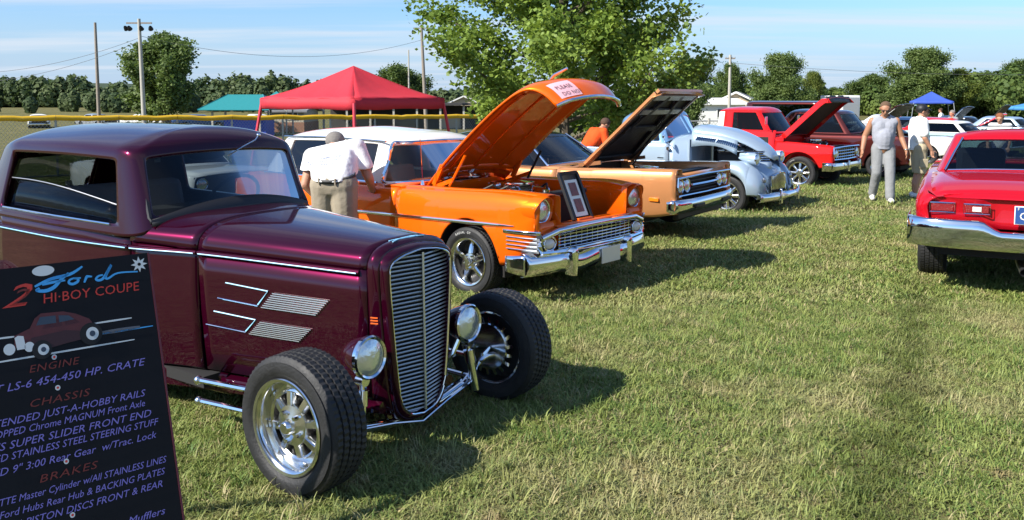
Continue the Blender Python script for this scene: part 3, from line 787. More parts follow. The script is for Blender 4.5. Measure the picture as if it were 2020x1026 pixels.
# headlights on stalks, shocks, axle, rods
for s in (-1, 1):
    h = lamp(pu, (.055, s*.370, .505), .090, (1, 0, .03), bucket=M['purple'])
    MB().tube([(-.0, s*.36, .42), (-.02, s*.33, .34), (-.06, s*.28, .28)], .016, 8).build('lamp_stalk', M['chrome'], h)
    a = V(.03, s*.395, .385); b = V(.055, s*.435, .125)
    sk = MB().tube([a, a.lerp(b, .12), a.lerp(b, .13), a.lerp(b, .40), a.lerp(b, .41), b], [.013, .013, .030, .030, .023, .023], 14).build('shock_absorber', M['chrome'], pu)
    MB().lathe([(0, -.024), (.026, -.024), (.026, .024), (0, .024)], a+V(0, 0, .012), (1, 0, 0), 16).build('shock_eye', M['polished'], sk)
    MB().ball(b, .018, 8, 6).build('shock_bolt', M['dark_metal'], sk)
    # radius rods (hairpin) back to the frame
    for z0, z1 in ((.30, .245), (.18, .135)):
        rd = MB().tube([(-.02, s*.50, z0-.02), (-.45, s*.53, (z0+z1)/2), (-.98, s*.555, z1)], .015, 8).build('radius_rod', M['chrome'], pu)
        MB().ball((-.995, s*.56, z1), .024, 10, 6).build('rod_end', M['polished'], rd)
MB().tube([(.0, -.66, .26), (.0, -.56, .25), (.0, -.40, .155), (.0, -.2, .115), (.0, .2, .115), (.0, .40, .155), (.0, .56, .25), (.0, .66, .26)], .016, 10, flat=1.3).build('front_axle', M['chrome'], pu)
MB().tube([(-.06, -.45, .15), (-.05, 0, .09), (-.06, .45, .15)], .010, 6).build('spreader_bar', M['chrome'], pu)
MB().tube([(.03, -.42, .17), (.045, -.2, .135), (.05, 0, .085), (.045, .2, .135), (.03, .42, .17)], .011, 8, flat=.6).build('leaf_spring', M['chrome'], pu)
MB().tube([(-.16, -.60, .26), (-.16, .60, .26)], .012, 8).build('tie_rod', M['chrome'], pu)
for s in (-1, 1):
    mb = MB().lathe([(0, -.02), (.13, -.02), (.135, .0), (.12, .03), (.05, .05), (0, .05)], (0, s*.63, .31), (0, 1, 0), 28)
    mb.build('brake_drum', M['polished'], pu)
    for k in range(5): MB().tube([(.02, s*.60, .31), (.05-.01*k, s*.50, .30-.04*k)], .010, 6).build('brake_line', M['chrome'], pu) if k < 2 else None
    fins = MB()
    for k in range(18):
        a = 2*math.pi*k/18; fins.bar((.05*math.cos(a), s*.615, .31+.05*math.sin(a)), (.165*math.cos(a+.5), s*.63, .31+.165*math.sin(a+.5)), .008, .018)
    fins.build('wheel_fins', M['chrome'], pu)
make_wheel(pu, 0, -1, .725, .312, .205, .212, 'mag', True, 64, steer=R(0), spin=.2)
make_wheel(pu, 0, 1, .725, .312, .205, .212, 'mag', True, 64, steer=R(0), spin=.5)
for s in (-1, 1): make_wheel(pu, -3.02, s, .70, .335, .26, .205, 'mag', True, 48)
MB().tube([(-3.02, -.55, .33), (-3.02, .55, .33)], .06, 8).build('rear_axle', M['underside'], pu)
def smooth_path(p, n=6):
    q = []
    for i in range(len(p)-1):
        p0 = p[max(0, i-1)]; p1 = p[i]; p2 = p[i+1]; p3 = p[min(len(p)-1, i+2)]
        for k in range(n):
            t = k/n; q.append(.5*((2*p1)+(-p0+p2)*t+(2*p0-5*p1+4*p2-p3)*t*t+(-p0+3*p1-3*p2+p3)*t**3))
    return q+[p[-1]]
# ================================================================= orange and white fifties saloon, bonnet up
oc = thing('saloon_car', 'orange fifties saloon with white roof, open hood and chrome bumper', 'car', (.08, 8.6, -.12), R(-41))
O_hw = curve([(-4.1, .72), (-3.9, .84), (-3.3, .91), (-2.0, .925), (-.9, .92), (.2, .915), (.70, .90), (.88, .865), (.93, .83)])
O_zt = curve([(-4.1, .86), (-3.6, .93), (-3.0, .95), (-2.0, .93), (-.9, .945), (0, .965), (.6, .985), (.93, .965)])
O_zb = curve([(-4.1, .42), (-3.6, .30), (-1, .26), (-.5, .26), (.55, .33), (.75, .42), (.93, .62)])
oarch = [(.13, .345, .375), (-2.80, .345, .36)]
prof = [(0, .955), (.12, .985), (.3, 1.0), (.52, 1.0), (.60, .985), (.72, .99), (.85, .975), (.94, .945), (1, .895)]
side_panel(oc, 'front_fender', M['orange'], -.86, .93, O_zb, O_zt, O_hw, prof, oarch, 30)
side_panel(oc, 'front_door', M['orange'], -2.02, -.868, O_zb, O_zt, O_hw, prof, (), 16)
side_panel(oc, 'rear_quarter', M['orange'], -4.1, -2.028, O_zb, O_zt, O_hw, prof, oarch, 30)
# fender tops to the hood opening
for s in (-1, 1):
    P = []
    for x in lin(-.86, .93, 22):
        yo = O_hw(x)*.895; yi = .64 if x < .55 else .64-.10*((x-.55)/.38)
        z = O_zt(x); P.append([(x, s*yo, z), (x, s*(yo*.7+yi*.3), z+.012), (x, s*(yo*.35+yi*.65), z+.010), (x, s*yi, z-.008), (x, s*(yi-.012), z-.05), (x, s*(yi-.02), .50)])
    MB().grid(P).build('fender_top', M['orange'], oc, angle=50, solid=.006)
    # headlight hood ring, joins fender nose
    yl = .735; zl = .835; rr = .128
    P = []
    for k in range(28):
        t = 2*math.pi*k/28; cy = math.cos(t); cz = math.sin(t)
        ov = .055*max(0, cz)
        P.append([(.70, s*(yl+cy*(rr+.025)), zl+cz*(rr+.020)), (.86+ov, s*(yl+cy*(rr+.012)), zl+cz*(rr+.012)), (.90+ov, s*(yl+cy*rr), zl+cz*rr), (.885+ov, s*(yl+cy*(rr-.014)), zl+cz*(rr-.014)), (.80, s*(yl+cy*(rr-.02)), zl+cz*(rr-.02))])
    MB().grid(P, wrapi=True).build('headlight_hood', M['orange'], oc, angle=60)
    lamp(oc, (.872, s*yl, zl), .102, (1, 0, 0), depth=.05)
    # fender nose below the lamp
    P = [[(.93-.02*t, s*(O_hw(.9)*.99-.015-.26*u), .64+.10*t) for t in (0, .5, 1)] for u in lin(0, 1, 6)]
    MB().grid(P).build('fender_nose', M['orange'], oc, solid=.01)
    P = [[(.90-.03*u, s*(.86-.25*u), z) for u in lin(0, 1, 5)] for z in (.66, .73)]
    MB().grid(P).build('nose_filler', M['orange'], oc, solid=.01)
    # chrome fender-end grille wrap with five short blades
    o = MB().grid([[(x, s*(O_hw(x)+.010), z) for z in (.635, .655, .668)] for x in lin(.58, .95, 8)]).build('wrap_trim', M['chrome'], oc, solid=.012)
    for k in range(4):
        z = .50+.035*k
        MB().tube([(.62, s*.912, z), (.80, s*.895, z), (.93, s*.86, z)], .006, 6).build('wrap_blade', M['chrome'], o)
    MB().grid([[(x, s*(O_hw(x)-.02), z) for z in (.47, .64)] for x in lin(.58, .94, 6)]).build('wrap_panel', M['grey_paint'], o)
    # side spear
    mb = MB().tube([(x, s*(O_hw(x)*.995+.008), .640+.06*((x+1.9)/2.6)) for x in lin(-3.4, .70, 26)], [.012]*24+[.009, .003], 8, flat=1.5)
    mb.build('chrome_spear', M['chrome'], oc)
# grille
gx0 = .86
gr = MB().tube([(.93, -.80, .60), (.97, -.62, .655), (.985, -.3, .665), (.99, 0, .668), (.985, .3, .665), (.97, .62, .655), (.93, .80, .60)], .030, 10, flat=1.0).build('grille_top_bar', M['chrome'], oc)
MB().tube([(.93, -.80, .47), (.965, -.5, .455), (.98, 0, .45), (.965, .5, .455), (.93, .80, .47)], .024, 8).build('grille_bottom_bar', M['chrome'], oc)
for s in (-1, 1):
    MB().tube([(.93, s*.80, .60), (.925, s*.82, .535), (.93, s*.80, .47)], .024, 8).build('grille_end_bar', M['chrome'], oc)
    MB().ball((.925, s*.70, .545), (.05, .075, .050), 16, 10).build('parking_lamp', M['clear_lens'], oc)
    MB().tube([(.945, s*(.70+.085*math.cos(t)), .545+.060*math.sin(t)) for t in lin(0, 2*math.pi, 17)[:-1]], .008, 6, closed=True).build('parking_lamp_rim', M['chrome'], oc)
GB = M['chrome']
for k in range(5):
    z = .487+.030*k
    MB().tube([(.945, -.58, z), (.965, -.3, z), (.97, 0, z), (.965, .3, z), (.945, .58, z)], .0055, 5).build('grille_bar', GB, oc)
for k in range(15):
    y = -.56+1.12*k/14
    MB().tube([(.958-.04*abs(y), y, .462), (.962-.04*abs(y), y, .645)], .0055, 5).build('grille_bar', GB, oc)
MB().grid([[(.80, y, z) for z in (.40, .66)] for y in (-.80, .80)]).build('grille_backing', M['underside'], oc)
MB().grid([[(x, y, z) for x, z in ((.96, .695), (.90, .70), (.80, .69), (.79, .66))] for y in lin(-.60, .60, 7)]).build('front_panel', M['orange'], oc, solid=.01)
# radiator with dark shroud
MB().box((.50, 0, .66), (.07, .78, .46)).build('radiator', M['underside'], oc, bevel=.01)
MB().box((.50, 0, .905), (.10, .80, .05)).build('radiator_tank', M['black'], oc, bevel=.015)
MB().lathe([(0, 0), (.035, 0), (.038, .02), (0, .025)], (.50, -.20, .932), (0, 0, 1), 16).build('radiator_cap', M['chrome'], oc)
engine_bay(oc, -.05, .80, 1.0)
MB().box((-.78, 0, .70), (.03, 1.25, .52)).build('firewall', M['orange'], oc)
MB().grid([[(x, y, .48) for x in (-.8, .85)] for y in (-.62, .62)]).build('splash_apron', M['underside'], oc)
MB().box((-.52, .30, .88), (.16, .30, .12)).build('brake_booster', M['chrome'], oc, bevel=.03)
# bumper: wrapped chrome blade in three waves, guards
bz = .355
def blade(y):
    a = abs(y); x = .99-.13*(a/.94)**2.6; z = bz+.018*math.cos(a/.30*math.pi)*(1 if a < .6 else .0)+.012*(a > .6)
    return x, z
P = []
for y in lin(-.94, .94, 41):
    x, z = blade(y); a = abs(y)
    h = .085+.015*(a > .45); dip = 0
    P.append([(x+dx, y, z+dz*h/.085) for dx, dz in ((-.05, .092), (-.015, .088), (.022, .055), (.034, .015), (.034, -.025), (.018, -.062), (-.020, -.085), (-.05, -.088))])
bp_ = MB().grid(P).build('front_bumper', M['chrome'], oc, angle=60, solid=.004)
for s in (-1, 1):
    P = [[(.86-.22*t, s*(.94+.02*math.sin(t*2.5)), bz+.012+dz*(1-.25*t)) for dz in (.095, .05, -.02, -.088)] for t in lin(0, 1, 8)]
    MB().grid(P).build('bumper_wrap', M['chrome'], bp_, solid=.004)
    g = MB()
    P = [[(1.005+dx, s*.44+dy*w, bz+z) for dx, dy in ((-.06, -.045), (.03, -.04), (.05, 0), (.03, .04), (-.06, .045))] for z, w in ((-.12, .7), (-.08, 1), (.0, 1.0), (.08, 1.25), (.12, 1.1), (.135, .4))]
    g.grid(P).build('bumper_guard', M['chrome'], bp_, angle=60)
MB().box((1.035, .12, bz), (.012, .30, .15)).build('number_plate', M['clear_lens'], bp_, bevel=.004)
MB().tube([(.95, -.62, bz+.115), (1.0, -.3, bz+.12), (1.01, 0, bz+.125), (1.0, .3, bz+.12), (.95, .62, bz+.115)], .016, 8).build('bumper_rail', M['chrome'], bp_)
# cowl, scuttle
deck(oc, 'cowl', M['orange'], -1.12, -.80, lambda x: .84, lambda x: .95, lambda x: .985, 5, 10)
# cabin: wrap-round screen
cc = [((-.74, 0, .965), (-1.08, 0, 1.385)), ((-.78, -.35, .965), (-1.10, -.32, 1.38)), ((-.96, -.66, .955), (-1.16, -.52, 1.375)), ((-1.20, -.775, .945), (-1.22, -.615, 1.365)),
      ((-1.31, -.80, .94), (-1.30, -.655, 1.375)), ((-1.38, -.805, .94), (-1.38, -.665, 1.38)), ((-2.15, -.82, .94), (-2.12, -.68, 1.39)), ((-2.26, -.82, .94), (-2.24, -.68, 1.39)), ((-3.0, -.80, .945), (-2.90, -.66, 1.375)), ((-3.12, -.79, .945), (-3.05, -.645, 1.365)),
      ((-3.45, -.70, .95), (-3.22, -.56, 1.35)), ((-3.60, -.36, .95), (-3.30, -.33, 1.35)), ((-3.62, 0, .95), (-3.32, 0, 1.355))]
greenhouse(oc, cc, [(0, 3, 'windscreen'), (5, 6, 'side_window'), (7, 8, 'side_window'), (10, 12, 'rear_window')], curve([(-3.3, 1.43), (-2.5, 1.505), (-1.8, 1.515), (-1.2, 1.45)]), rows=(0, .055, .93, 1), mat=M['white_paint'], name='roof_shell', solid=.03)
# chrome screen surround
def wsl(i, t):
    b, c = cc[i]; return V(*b).lerp(V(*c), t)
half_ = [wsl(i, .03) for i in range(0, 4)]+[wsl(3, .5)]+[wsl(i, .97) for i in (3, 2, 1, 0)]
hp = smooth_path(half_)
MB().tube(hp+[V(p.x, -p.y, p.z) for p in hp[::-1][1:-1]], .017, 6, closed=True).build('screen_surround', M['chrome'], oc)
for s in (-1, 1):
    MB().tube([(x, s*.818, .955) for x in lin(-3.3, -1.25, 8)], .012, 6, flat=1.3).build('belt_trim', M['chrome'], oc)
    MB().tube([(x, s*(.685 if x > -2.9 else .66), 1.375+.018*math.sin((x+1.2)/-2*3.1)) for x in lin(-3.1, -1.25, 10)], .010, 6).build('drip_rail', M['chrome'], oc)
deck(oc, 'boot_lid', M['orange'], -4.1, -3.62, lambda x: O_hw(x)*.895, O_zt, lambda x: O_zt(x)+.03, 6, 10)
MB().grid([[(-4.1-.03*math.sin(t*3.14), y*.72, .42+.44*t) for t in lin(0, 1, 6)] for y in lin(-1, 1, 7)]).build('tail_panel', M['orange'], oc)
for s in (-1, 1): MB().grid([[(x, s*O_hw(x)*.895, O_zt(x)), (x, s*.79, O_zt(x)+.01)] for x in lin(-3.7, -.86, 12)]).build('belt_sill', M['orange'], oc)
seats(oc, -1.95, .45, .62, M['seat_tan'], 2, .58)
steering(oc, -1.22, .36, .93)
MB().box((-1.02, 0, .90), (.34, 1.4, .14)).build('dashboard', M['orange'], oc, bevel=.05)
floorpan(oc, -3.9, .5, .80, .25)
for s in (-1, 1): MB().grid([[(x, s*.80, z) for z in (.3, .94)] for x in (-3.4, -.9)]).build('door_card', M['seat_tan'], oc)
wp = MB().tube([(-.72, -.18, .985), (-.80, -.40, 1.06)], .005, 5).build('wiper', M['chrome'], oc)
wp = MB().tube([(-.70, .18, .985), (-.78, -.05, 1.07)], .005, 5).build('wiper', M['chrome'], oc)
an = MB().tube([(-.62, -.76, .97), (-.64, -.77, 1.42)], .0045, 6).build('antenna', M['chrome'], oc)
MB().lathe([(0, .05), (.012, .045), (.02, .0)], (-.62, -.76, .97), (0, 0, 1), 10).build('antenna_base', M['chrome'], an)
MB().box((-.86, -.93, .78), (.01, .012, .02)).build('door_gap_clip', M['chrome'], oc)
# raised hood: a curved sheet, inner frame, hinges
hx, hz, ha = -.76, .975, R(35)
def HP(s, y, n):  # along hood, across, normal
    return V(hx+s*math.cos(ha)-n*math.sin(ha), y, hz+s*math.sin(ha)+n*math.cos(ha))
_hp = smooth_path([V(0, -.01, 0), V(.40, .035, 0), (V(.9, .07, 0)), V(1.35, .075, 0), V(1.56, .055, 0), V(1.68, .0, 0), V(1.755, -.10, 0), V(1.785, -.20, 0), V(1.795, -.29, 0)], 8)
_hl = [0]
for i in range(1, len(_hp)): _hl.append(_hl[-1]+(_hp[i]-_hp[i-1]).length)
HLEN = _hl[-1]
hwd = curve([(0, .60), (.5, .635), (1.2, .64), (1.6, .60), (HLEN, .50)])
def HS(t, u, n=0):   # t = length along the sheet, u = -1..1 across, n = height off the skin
    i = 0
    while i < len(_hp)-2 and _hl[i+1] < t: i += 1
    k = (t-_hl[i])/(_hl[i+1]-_hl[i]); p = _hp[i].lerp(_hp[i+1], k); d = (_hp[i+1]-_hp[i]).normalized(); nr = V(-d.y, d.x, 0)
    w = hwd(t); cr = .055*(1-abs(u)**2.2)-.03*max(0, abs(u)-.82)/.18
    q = p+nr*(cr+n)+V(.06*(1-u*u) if t > 1.5 else 0, 0, 0)*min(1, (t-1.5)/.3)
    return HP(q.x, u*w, q.y)
S = lin(0, 1.35, 12)+lin(1.40, HLEN, 16)
ho = MB().grid([[HS(s, u) for u in lin(-1, 1, 25)] for s in S]).build('hood', M['orange'], oc, angle=60, solid=.022)
for u0 in (-.62, 0, .62):
    MB().grid([[HS(s, u0+du, -.031-dn) for du, dn in ((-.05, 0), (-.035, .010), (.035, .010), (.05, 0))] for s in lin(.1, 1.45, 10)]).build('hood_rib', M['orange'], ho, solid=.004)
MB().grid([[HS(.12+.10*dn, u, -.031-.012*math.sin(dn*3.14)) for dn in lin(0, 1, 5)] for u in lin(-.9, .9, 11)]).build('hood_rib', M['orange'], ho, solid=.004)
MB().grid([[HS(s, u, -.030) for u in lin(-.92, .92, 13)] for s in lin(.06, 1.52, 10)]).build('hood_inner_skin', M['orange'], ho)
MB().tube([HS(HLEN-.004, u, .008) for u in lin(-1, 1, 21)], .017, 8).build('hood_lip_trim', M['chrome'], ho)
o = MB()
o.tube([HS(1.45, 0, .0), HS(1.48, 0, .055), HS(1.56, 0, .085), HS(1.66, 0, .10)], [.02, .016, .018, .012], 8)
o.build('hood_ornament', M['chrome'], ho)
for s in (-1, 1):
    MB().grid([[HS(1.60+.04*k, s*(.30+dd), .066 if 0 else .010) for dd in (-.02, .02)] for k in range(5)]).build('hood_spear', M['chrome'], ho)
    h = MB().bar((-.62, s*.60, .96), (-.50, s*.60, 1.16), .03, .05).build('hood_hinge', M['orange'], oc)
    MB().bar((-.72, s*.60, .90), (-.36, s*.60, 1.02), .02, .04).build('hinge_arm', M['orange'], h)
    MB().tube([(-.40, s*.60, .96), (-.20, s*.585, 1.27)], .014, 6).build('hood_prop', M['orange'] if s < 0 else M['black'], h)
# wheels
WL = pbr('white_lettering', (.62, .62, .60), .6)
make_wheel(oc, .13, -1, .80, .325, .22, .225, 'torque', True, 56, spin=.35, letters=('RADIAL  GT', WL, R(100)))
make_wheel(oc, .13, 1, .80, .325, .22, .225, 'torque', False, 48)
for s in (-1, 1): make_wheel(oc, -2.80, s, .78, .335, .24, .225, 'torque', False, 48)
# paper notice on the hood nose and framed display by the grille
nt_ = thing('paper_notice', 'pink paper notice taped on the raised nose of the orange hood', 'notice', (0, 0, 0))
Wm = Matrix.Translation((.08, 8.6, -.12)) @ Matrix.Rotation(R(-41), 4, 'Z')
S2 = lin(HLEN-.235, HLEN-.045, 8); U2 = lin(-.86, -.40, 7)
paper = pbr('pink_paper', (.78, .42, .46), .8); ink = pbr('marker_ink', (.03, .025, .05), .7)
o = MB().grid([[Wm @ HS(s, u, .004) for u in U2] for s in S2]).build('paper_sheet', paper, nt_)
def on_hood(txt, size, s0, u0):
    vs, fs = text_geo(txt, size, 0, 'LEFT', 1.05)
    # lettering runs across the nose (+u), up is back along the hood (-s)
    return MB().add([Wm @ HS(s0-p.y, u0+p.x/hwd(s0), .0085) for p in vs], fs)
on_hood('PLEASE', .056, HLEN-.140, -.82).build('lettering', ink, nt_, smooth=False)
on_hood('DO NOT', .054, HLEN-.065, -.80).build('lettering', ink, nt_, smooth=False)
# framed show card standing on the orange car's front panel
def framed_card(loc, rz, tilt):
    t = thing('framed_card', 'black framed show card propped upright above the orange car\'s grille', 'display card', loc, rz)
    Rm = Matrix.Rotation(tilt, 3, 'Y')
    def q(y, z, x=0): return tuple(Rm @ V(x, y, z))
    w, h = .135, .46
    for a, b in (((-w, 0), (w, 0)), ((w, 0), (w, h)), ((w, h), (-w, h)), ((-w, h), (-w, 0))):
        MB().bar(q(*a), q(*b), .03, .03, up=(1, 0, 0)).build('frame', M['black'], t)
    MB().add([q(-w, 0, -.004), q(w, 0, -.004), q(w, h, -.004), q(-w, h, -.004)], [(0, 1, 2, 3)]).build('backing', M['black'], t, solid=.006)
    MB().add([q(-w*.7, .03, .004), q(w*.7, .03, .004), q(w*.7, h-.07, .004), q(-w*.7, h-.07, .004)], [(0, 1, 2, 3)]).build('mount', M['white_paint'], t)
    for z in (.07, .23):
        MB().add([q(-w*.42, z, .008), q(w*.42, z, .008), q(w*.42, z+.13, .008), q(-w*.42, z+.13, .008)], [(0, 1, 2, 3)]).build('photo_print', pbr('print_brown', (.22, .06, .04), .4, var=.6, vscale=30), t)
    MB().box(q(0, 0, .0), (.07, .22, .035)).build('stand', M['orange'], t, bevel=.005)
fc = Wm @ V(.88, -.12, .70)
framed_card((fc.x, fc.y, fc.z), R(-41), R(-24))
# ================================================================= copper muscle coupe, hood up
cp = thing('muscle_car', 'copper sixties coupe with its hood open and black grille, between orange saloon and blue pickup', 'car', (1.80, 11.8, -.08), R(-35))
C_hw = curve([(-4.0, .84), (-3.5, .93), (-2.0, .965), (-.5, .965), (.5, .955), (.92, .93)])
C_zt = curve([(-4.0, .84), (-3.2, .90), (-2.4, .875), (-1.2, .835), (-.3, .855), (.5, .885), (.92, .895)])
C_zb = curve([(-4.0, .38), (-3.3, .26), (-1, .24), (.5, .28), (.92, .34)])
carch = [(.10, .335, .36), (-2.86, .335, .36)]
prof = [(0, .93), (.1, .96), (.3, .985), (.55, 1.0), (.78, 1.0), (.92, .985), (1, .96)]
side_panel(cp, 'front_fender', M['copper'], -.80, .92, C_zb, C_zt, C_hw, prof, carch, 26)
side_panel(cp, 'door', M['copper'], -2.14, -.808, C_zb, C_zt, C_hw, prof, (), 14)
side_panel(cp, 'rear_quarter', M['copper'], -4.0, -2.148, C_zb, C_zt, C_hw, prof, carch, 26)
for s in (-1, 1):
    P = []
    for x in lin(-.80, .92, 14):
        z = C_zt(x); y = C_hw(x)*.96
        P.append([(x, s*y, z), (x, s*(y-.06), z+.012), (x, s*.74, z+.008), (x, s*.725, z-.03), (x, s*.72, .45)])
    MB().grid(P).build('fender_top', M['copper'], cp, angle=50, solid=.006)
    MB().grid([[(.92, s*C_hw(.92)*f, .34+.555*t), (.90, s*(C_hw(.92)*f-.10), .34+.555*t)] for t, f in prof]).build('fender_nose', M['copper'], cp, solid=.008)
    MB().grid([[(x, s*C_hw(x)*.96, C_zt(x)), (x, s*.78, C_zt(x)+.012)] for x in lin(-3.9, -.80, 14)]).build('belt_sill', M['copper'], cp)
    for k in (0, 1):
        lamp(cp, (.90, s*(.735-.19*k), .68), .080, (1, 0, 0), rim=.010)
    MB().box((.64, s*(C_hw(.62)-.002), .520), (.13, .020, .045)).build('side_marker', M['amber'], cp, bevel=.004)
# grille: black recess with bright frame and bars
MB().grid([[(.80, y, z) for z in (.54, .80)] for y in (-.84, .84)]).build('grille_backing', M['underside'], cp)
fr = MB().tube([(.93, -.86, .79), (.945, 0, .80), (.93, .86, .79), (.925, .87, .68), (.93, .86, .565), (.945, 0, .56), (.93, -.86, .565), (.925, -.87, .68)], .014, 6, closed=True).build('grille_frame', M['chrome'], cp)
for k in range(5): MB().tube([(.90, -.44, .595+.045*k), (.915, 0, .595+.045*k), (.90, .44, .595+.045*k)], .007, 5).build('grille_bar', M['black'], cp)
MB().tube([(.93, -.44, .685), (.945, 0, .685), (.93, .44, .685)], .014, 6).build('grille_bar', M['chrome'], cp)
MB().grid([[(.92-.05*t, y, .80+.03*t) for t in (0, 1)] for y in (-.86, .86)]).build('front_panel', M['copper'], cp, solid=.01)
P = []
for y in lin(-.965, .965, 25):
    a = abs(y); x = 1.02-.10*(a/.965)**4; z = .44
    P.append([(x+dx, y, z+dz) for dx, dz in ((-.05, .085), (.0, .082), (.025, .05), (.028, 0), (.010, -.05), (-.03, -.088), (-.06, -.09))])
b_ = MB().grid(P).build('front_bumper', M['chrome'], cp, angle=60, solid=.004)
for s in (-1, 1):
    MB().grid([[(.92-.10*t, s*.965, .44+dz*(1-.3*t)) for dz in (.085, .04, -.03, -.09)] for t in (0, .5, 1)]).build('bumper_wrap', M['chrome'], b_, solid=.004)
    MB().box((1.045, s*.45, .43), (.03, .30, .05)).build('bumper_slot', M['black'], b_, bevel=.01)
MB().box((.84, 0, .32), (.08, 1.5, .14)).build('lower_valance', M['black'], cp, bevel=.02)
MB().box((.60, 0, .60), (.06, .70, .40)).build('radiator', M['underside'], cp)
MB().box((.62, 0, .815), (.16, 1.40, .02)).build('radiator_support', M['black'], cp)
engine_bay(cp, .05, .66, 1.0, M['orange'])
MB().grid([[(x, y, .42) for x in (-.75, .85)] for y in (-.72, .72)]).build('splash_apron', M['underside'], cp)
MB().box((-.72, 0, .65), (.03, 1.42, .45)).build('firewall', M['black'], cp)
deck(cp, 'cowl', M['copper'], -1.08, -.60, lambda x: .90, lambda x: .845, lambda x: .885, 5, 10)
cc = [((-.92, 0, .875), (-1.52, 0, 1.255)), ((-.95, -.40, .87), (-1.54, -.34, 1.25)), ((-1.05, -.74, .85), (-1.58, -.56, 1.235)), ((-1.13, -.79, .84), (-1.64, -.59, 1.235)), ((-1.20, -.80, .84), (-1.70, -.60, 1.24)),
      ((-2.4, -.82, .85), (-2.3, -.62, 1.265)), ((-2.75, -.82, .87), (-2.55, -.62, 1.255)), ((-3.25, -.78, .88), (-2.85, -.58, 1.23)), ((-3.45, -.62, .89), (-2.95, -.50, 1.22)), ((-3.55, -.3, .89), (-2.98, -.28, 1.22)), ((-3.57, 0, .89), (-3.0, 0, 1.22))]
greenhouse(cp, cc, [(0, 2, 'windscreen'), (4, 6, 'side_window'), (8, 10, 'rear_window')], curve([(-3, 1.28), (-2.2, 1.33), (-1.6, 1.30)]), rows=(0, .05, .93, 1), mat=M['black_paint'], gmat=M['glass'], name='roof_shell', solid=.03)
for s in (-1, 1): MB().tube([V(-1.05, s*.77, .855), V(-1.30, s*.69, 1.04), V(-1.60, s*.585, 1.245)], .016, 6).build('pillar_trim', M['chrome'], cp)
MB().tube([(-1.05, -.77, .865), (-.95, -.42, .885), (-.915, 0, .892), (-.95, .42, .885), (-1.05, .77, .865)], .012, 6).build('screen_trim', M['chrome'], cp)
deck(cp, 'boot_lid', M['copper'], -4.0, -3.5, lambda x: C_hw(x)*.96, C_zt, lambda x: C_zt(x)+.03, 5, 8)
MB().grid([[(-4.0, y*.82, .38+.46*t) for t in (0, 1)] for y in (-1, 1)]).build('tail_panel', M['copper'], cp)
seats(cp, -2.0, .40, .60, M['black'], 1, .5)
steering(cp, -1.45, .36, .88); MB().box((-1.18, 0, .80), (.30, 1.45, .12)).build('dashboard', M['black'], cp, bevel=.04)
floorpan(cp, -3.8, .4, .80, .24)
# raised hood: copper skin, black braced underside
hx2, hz2, ha2 = -.56, .885, R(42.5)
def H2(s, y, n): return V(hx2+s*math.cos(ha2)-n*math.sin(ha2), y, hz2+s*math.sin(ha2)+n*math.cos(ha2))
h2 = MB().grid([[H2(s, u*.72, .035*(1-u*u)+(-.03 if abs(u) > .97 else 0)-.06*max(0, (s-1.38)/.12)**2) for u in lin(-1, 1, 17)] for s in lin(0, 1.50, 14)]).build('hood', M['copper'], cp, angle=50, solid=.008)
UB = pbr('hood_underside_black', (.018, .017, .016), .55, bump=.3, bscale=20)
MB().grid([[H2(s, u*.69, -.012+.02*(1-u*u)) for u in lin(-1, 1, 9)] for s in lin(.02, 1.47, 8)]).build('hood_underside', UB, h2)
for a, b in (((.05, -.6), (1.4, -.2)), ((.05, .6), (1.4, .2)), ((.12, -.62), (.12, .62)), ((1.38, -.64), (1.38, .64)), ((.1, -.64), (1.4, -.66)), ((.1, .64), (1.4, .66)), ((.75, -.5), (.75, .5)), ((1.1, -.6), (1.1, .6))):
    MB().bar(H2(a[0], a[1], -.025), H2(b[0], b[1], -.025), .09, .03, up=tuple(H2(0, 0, 1)-H2(0, 0, 0))).build('hood_brace', M['satin'] if a[0] > 1.05 else UB, h2)
for s in (-1, 1):
    MB().bar(H2(.05, s*.69, -.02), H2(1.45, s*.69, -.02), .03, .05, up=tuple(H2(0, 0, 1)-H2(0, 0, 0))).build('hood_edge', M['copper'], h2)
    g = MB().bar((-.50, s*.66, .86), (-.30, s*.66, 1.08), .03, .05).build('hood_hinge', pbr('hinge_bronze', (.30, .14, .06), .45, .5), cp)
    MB().bar((-.62, s*.66, .88), (-.28, s*.66, .93), .025, .05).build('hinge_arm', g.data.materials[0], g)
MB().bar(H2(1.49, -.70, -.02), H2(1.49, .70, -.02), .05, .04, up=tuple(H2(0, 0, 1)-H2(0, 0, 0))).build('hood_nose', M['copper'], h2)
MB().tube([(-.30, .30, .83), H2(1.0, .3, -.04)], .010, 6).build('hood_prop', M['black'], cp)
RL = pbr('redline', (.45, .02, .015), .6)
for s in (-1, 1):
    make_wheel(cp, .10, s, .80, .335, .215, .20, 'disc', True, 48, line=(RL, .45)); make_wheel(cp, -2.86, s, .80, .335, .22, .20, 'disc', False, 40, line=(RL, .45))
# ================================================================= silver-blue forties pickup
bt = thing('pickup_truck', 'silver blue rounded forties pickup with chrome grille and open engine side', 'truck', (4.14, 15.1, -.28), R(-38))
SB = M['sky_paint']
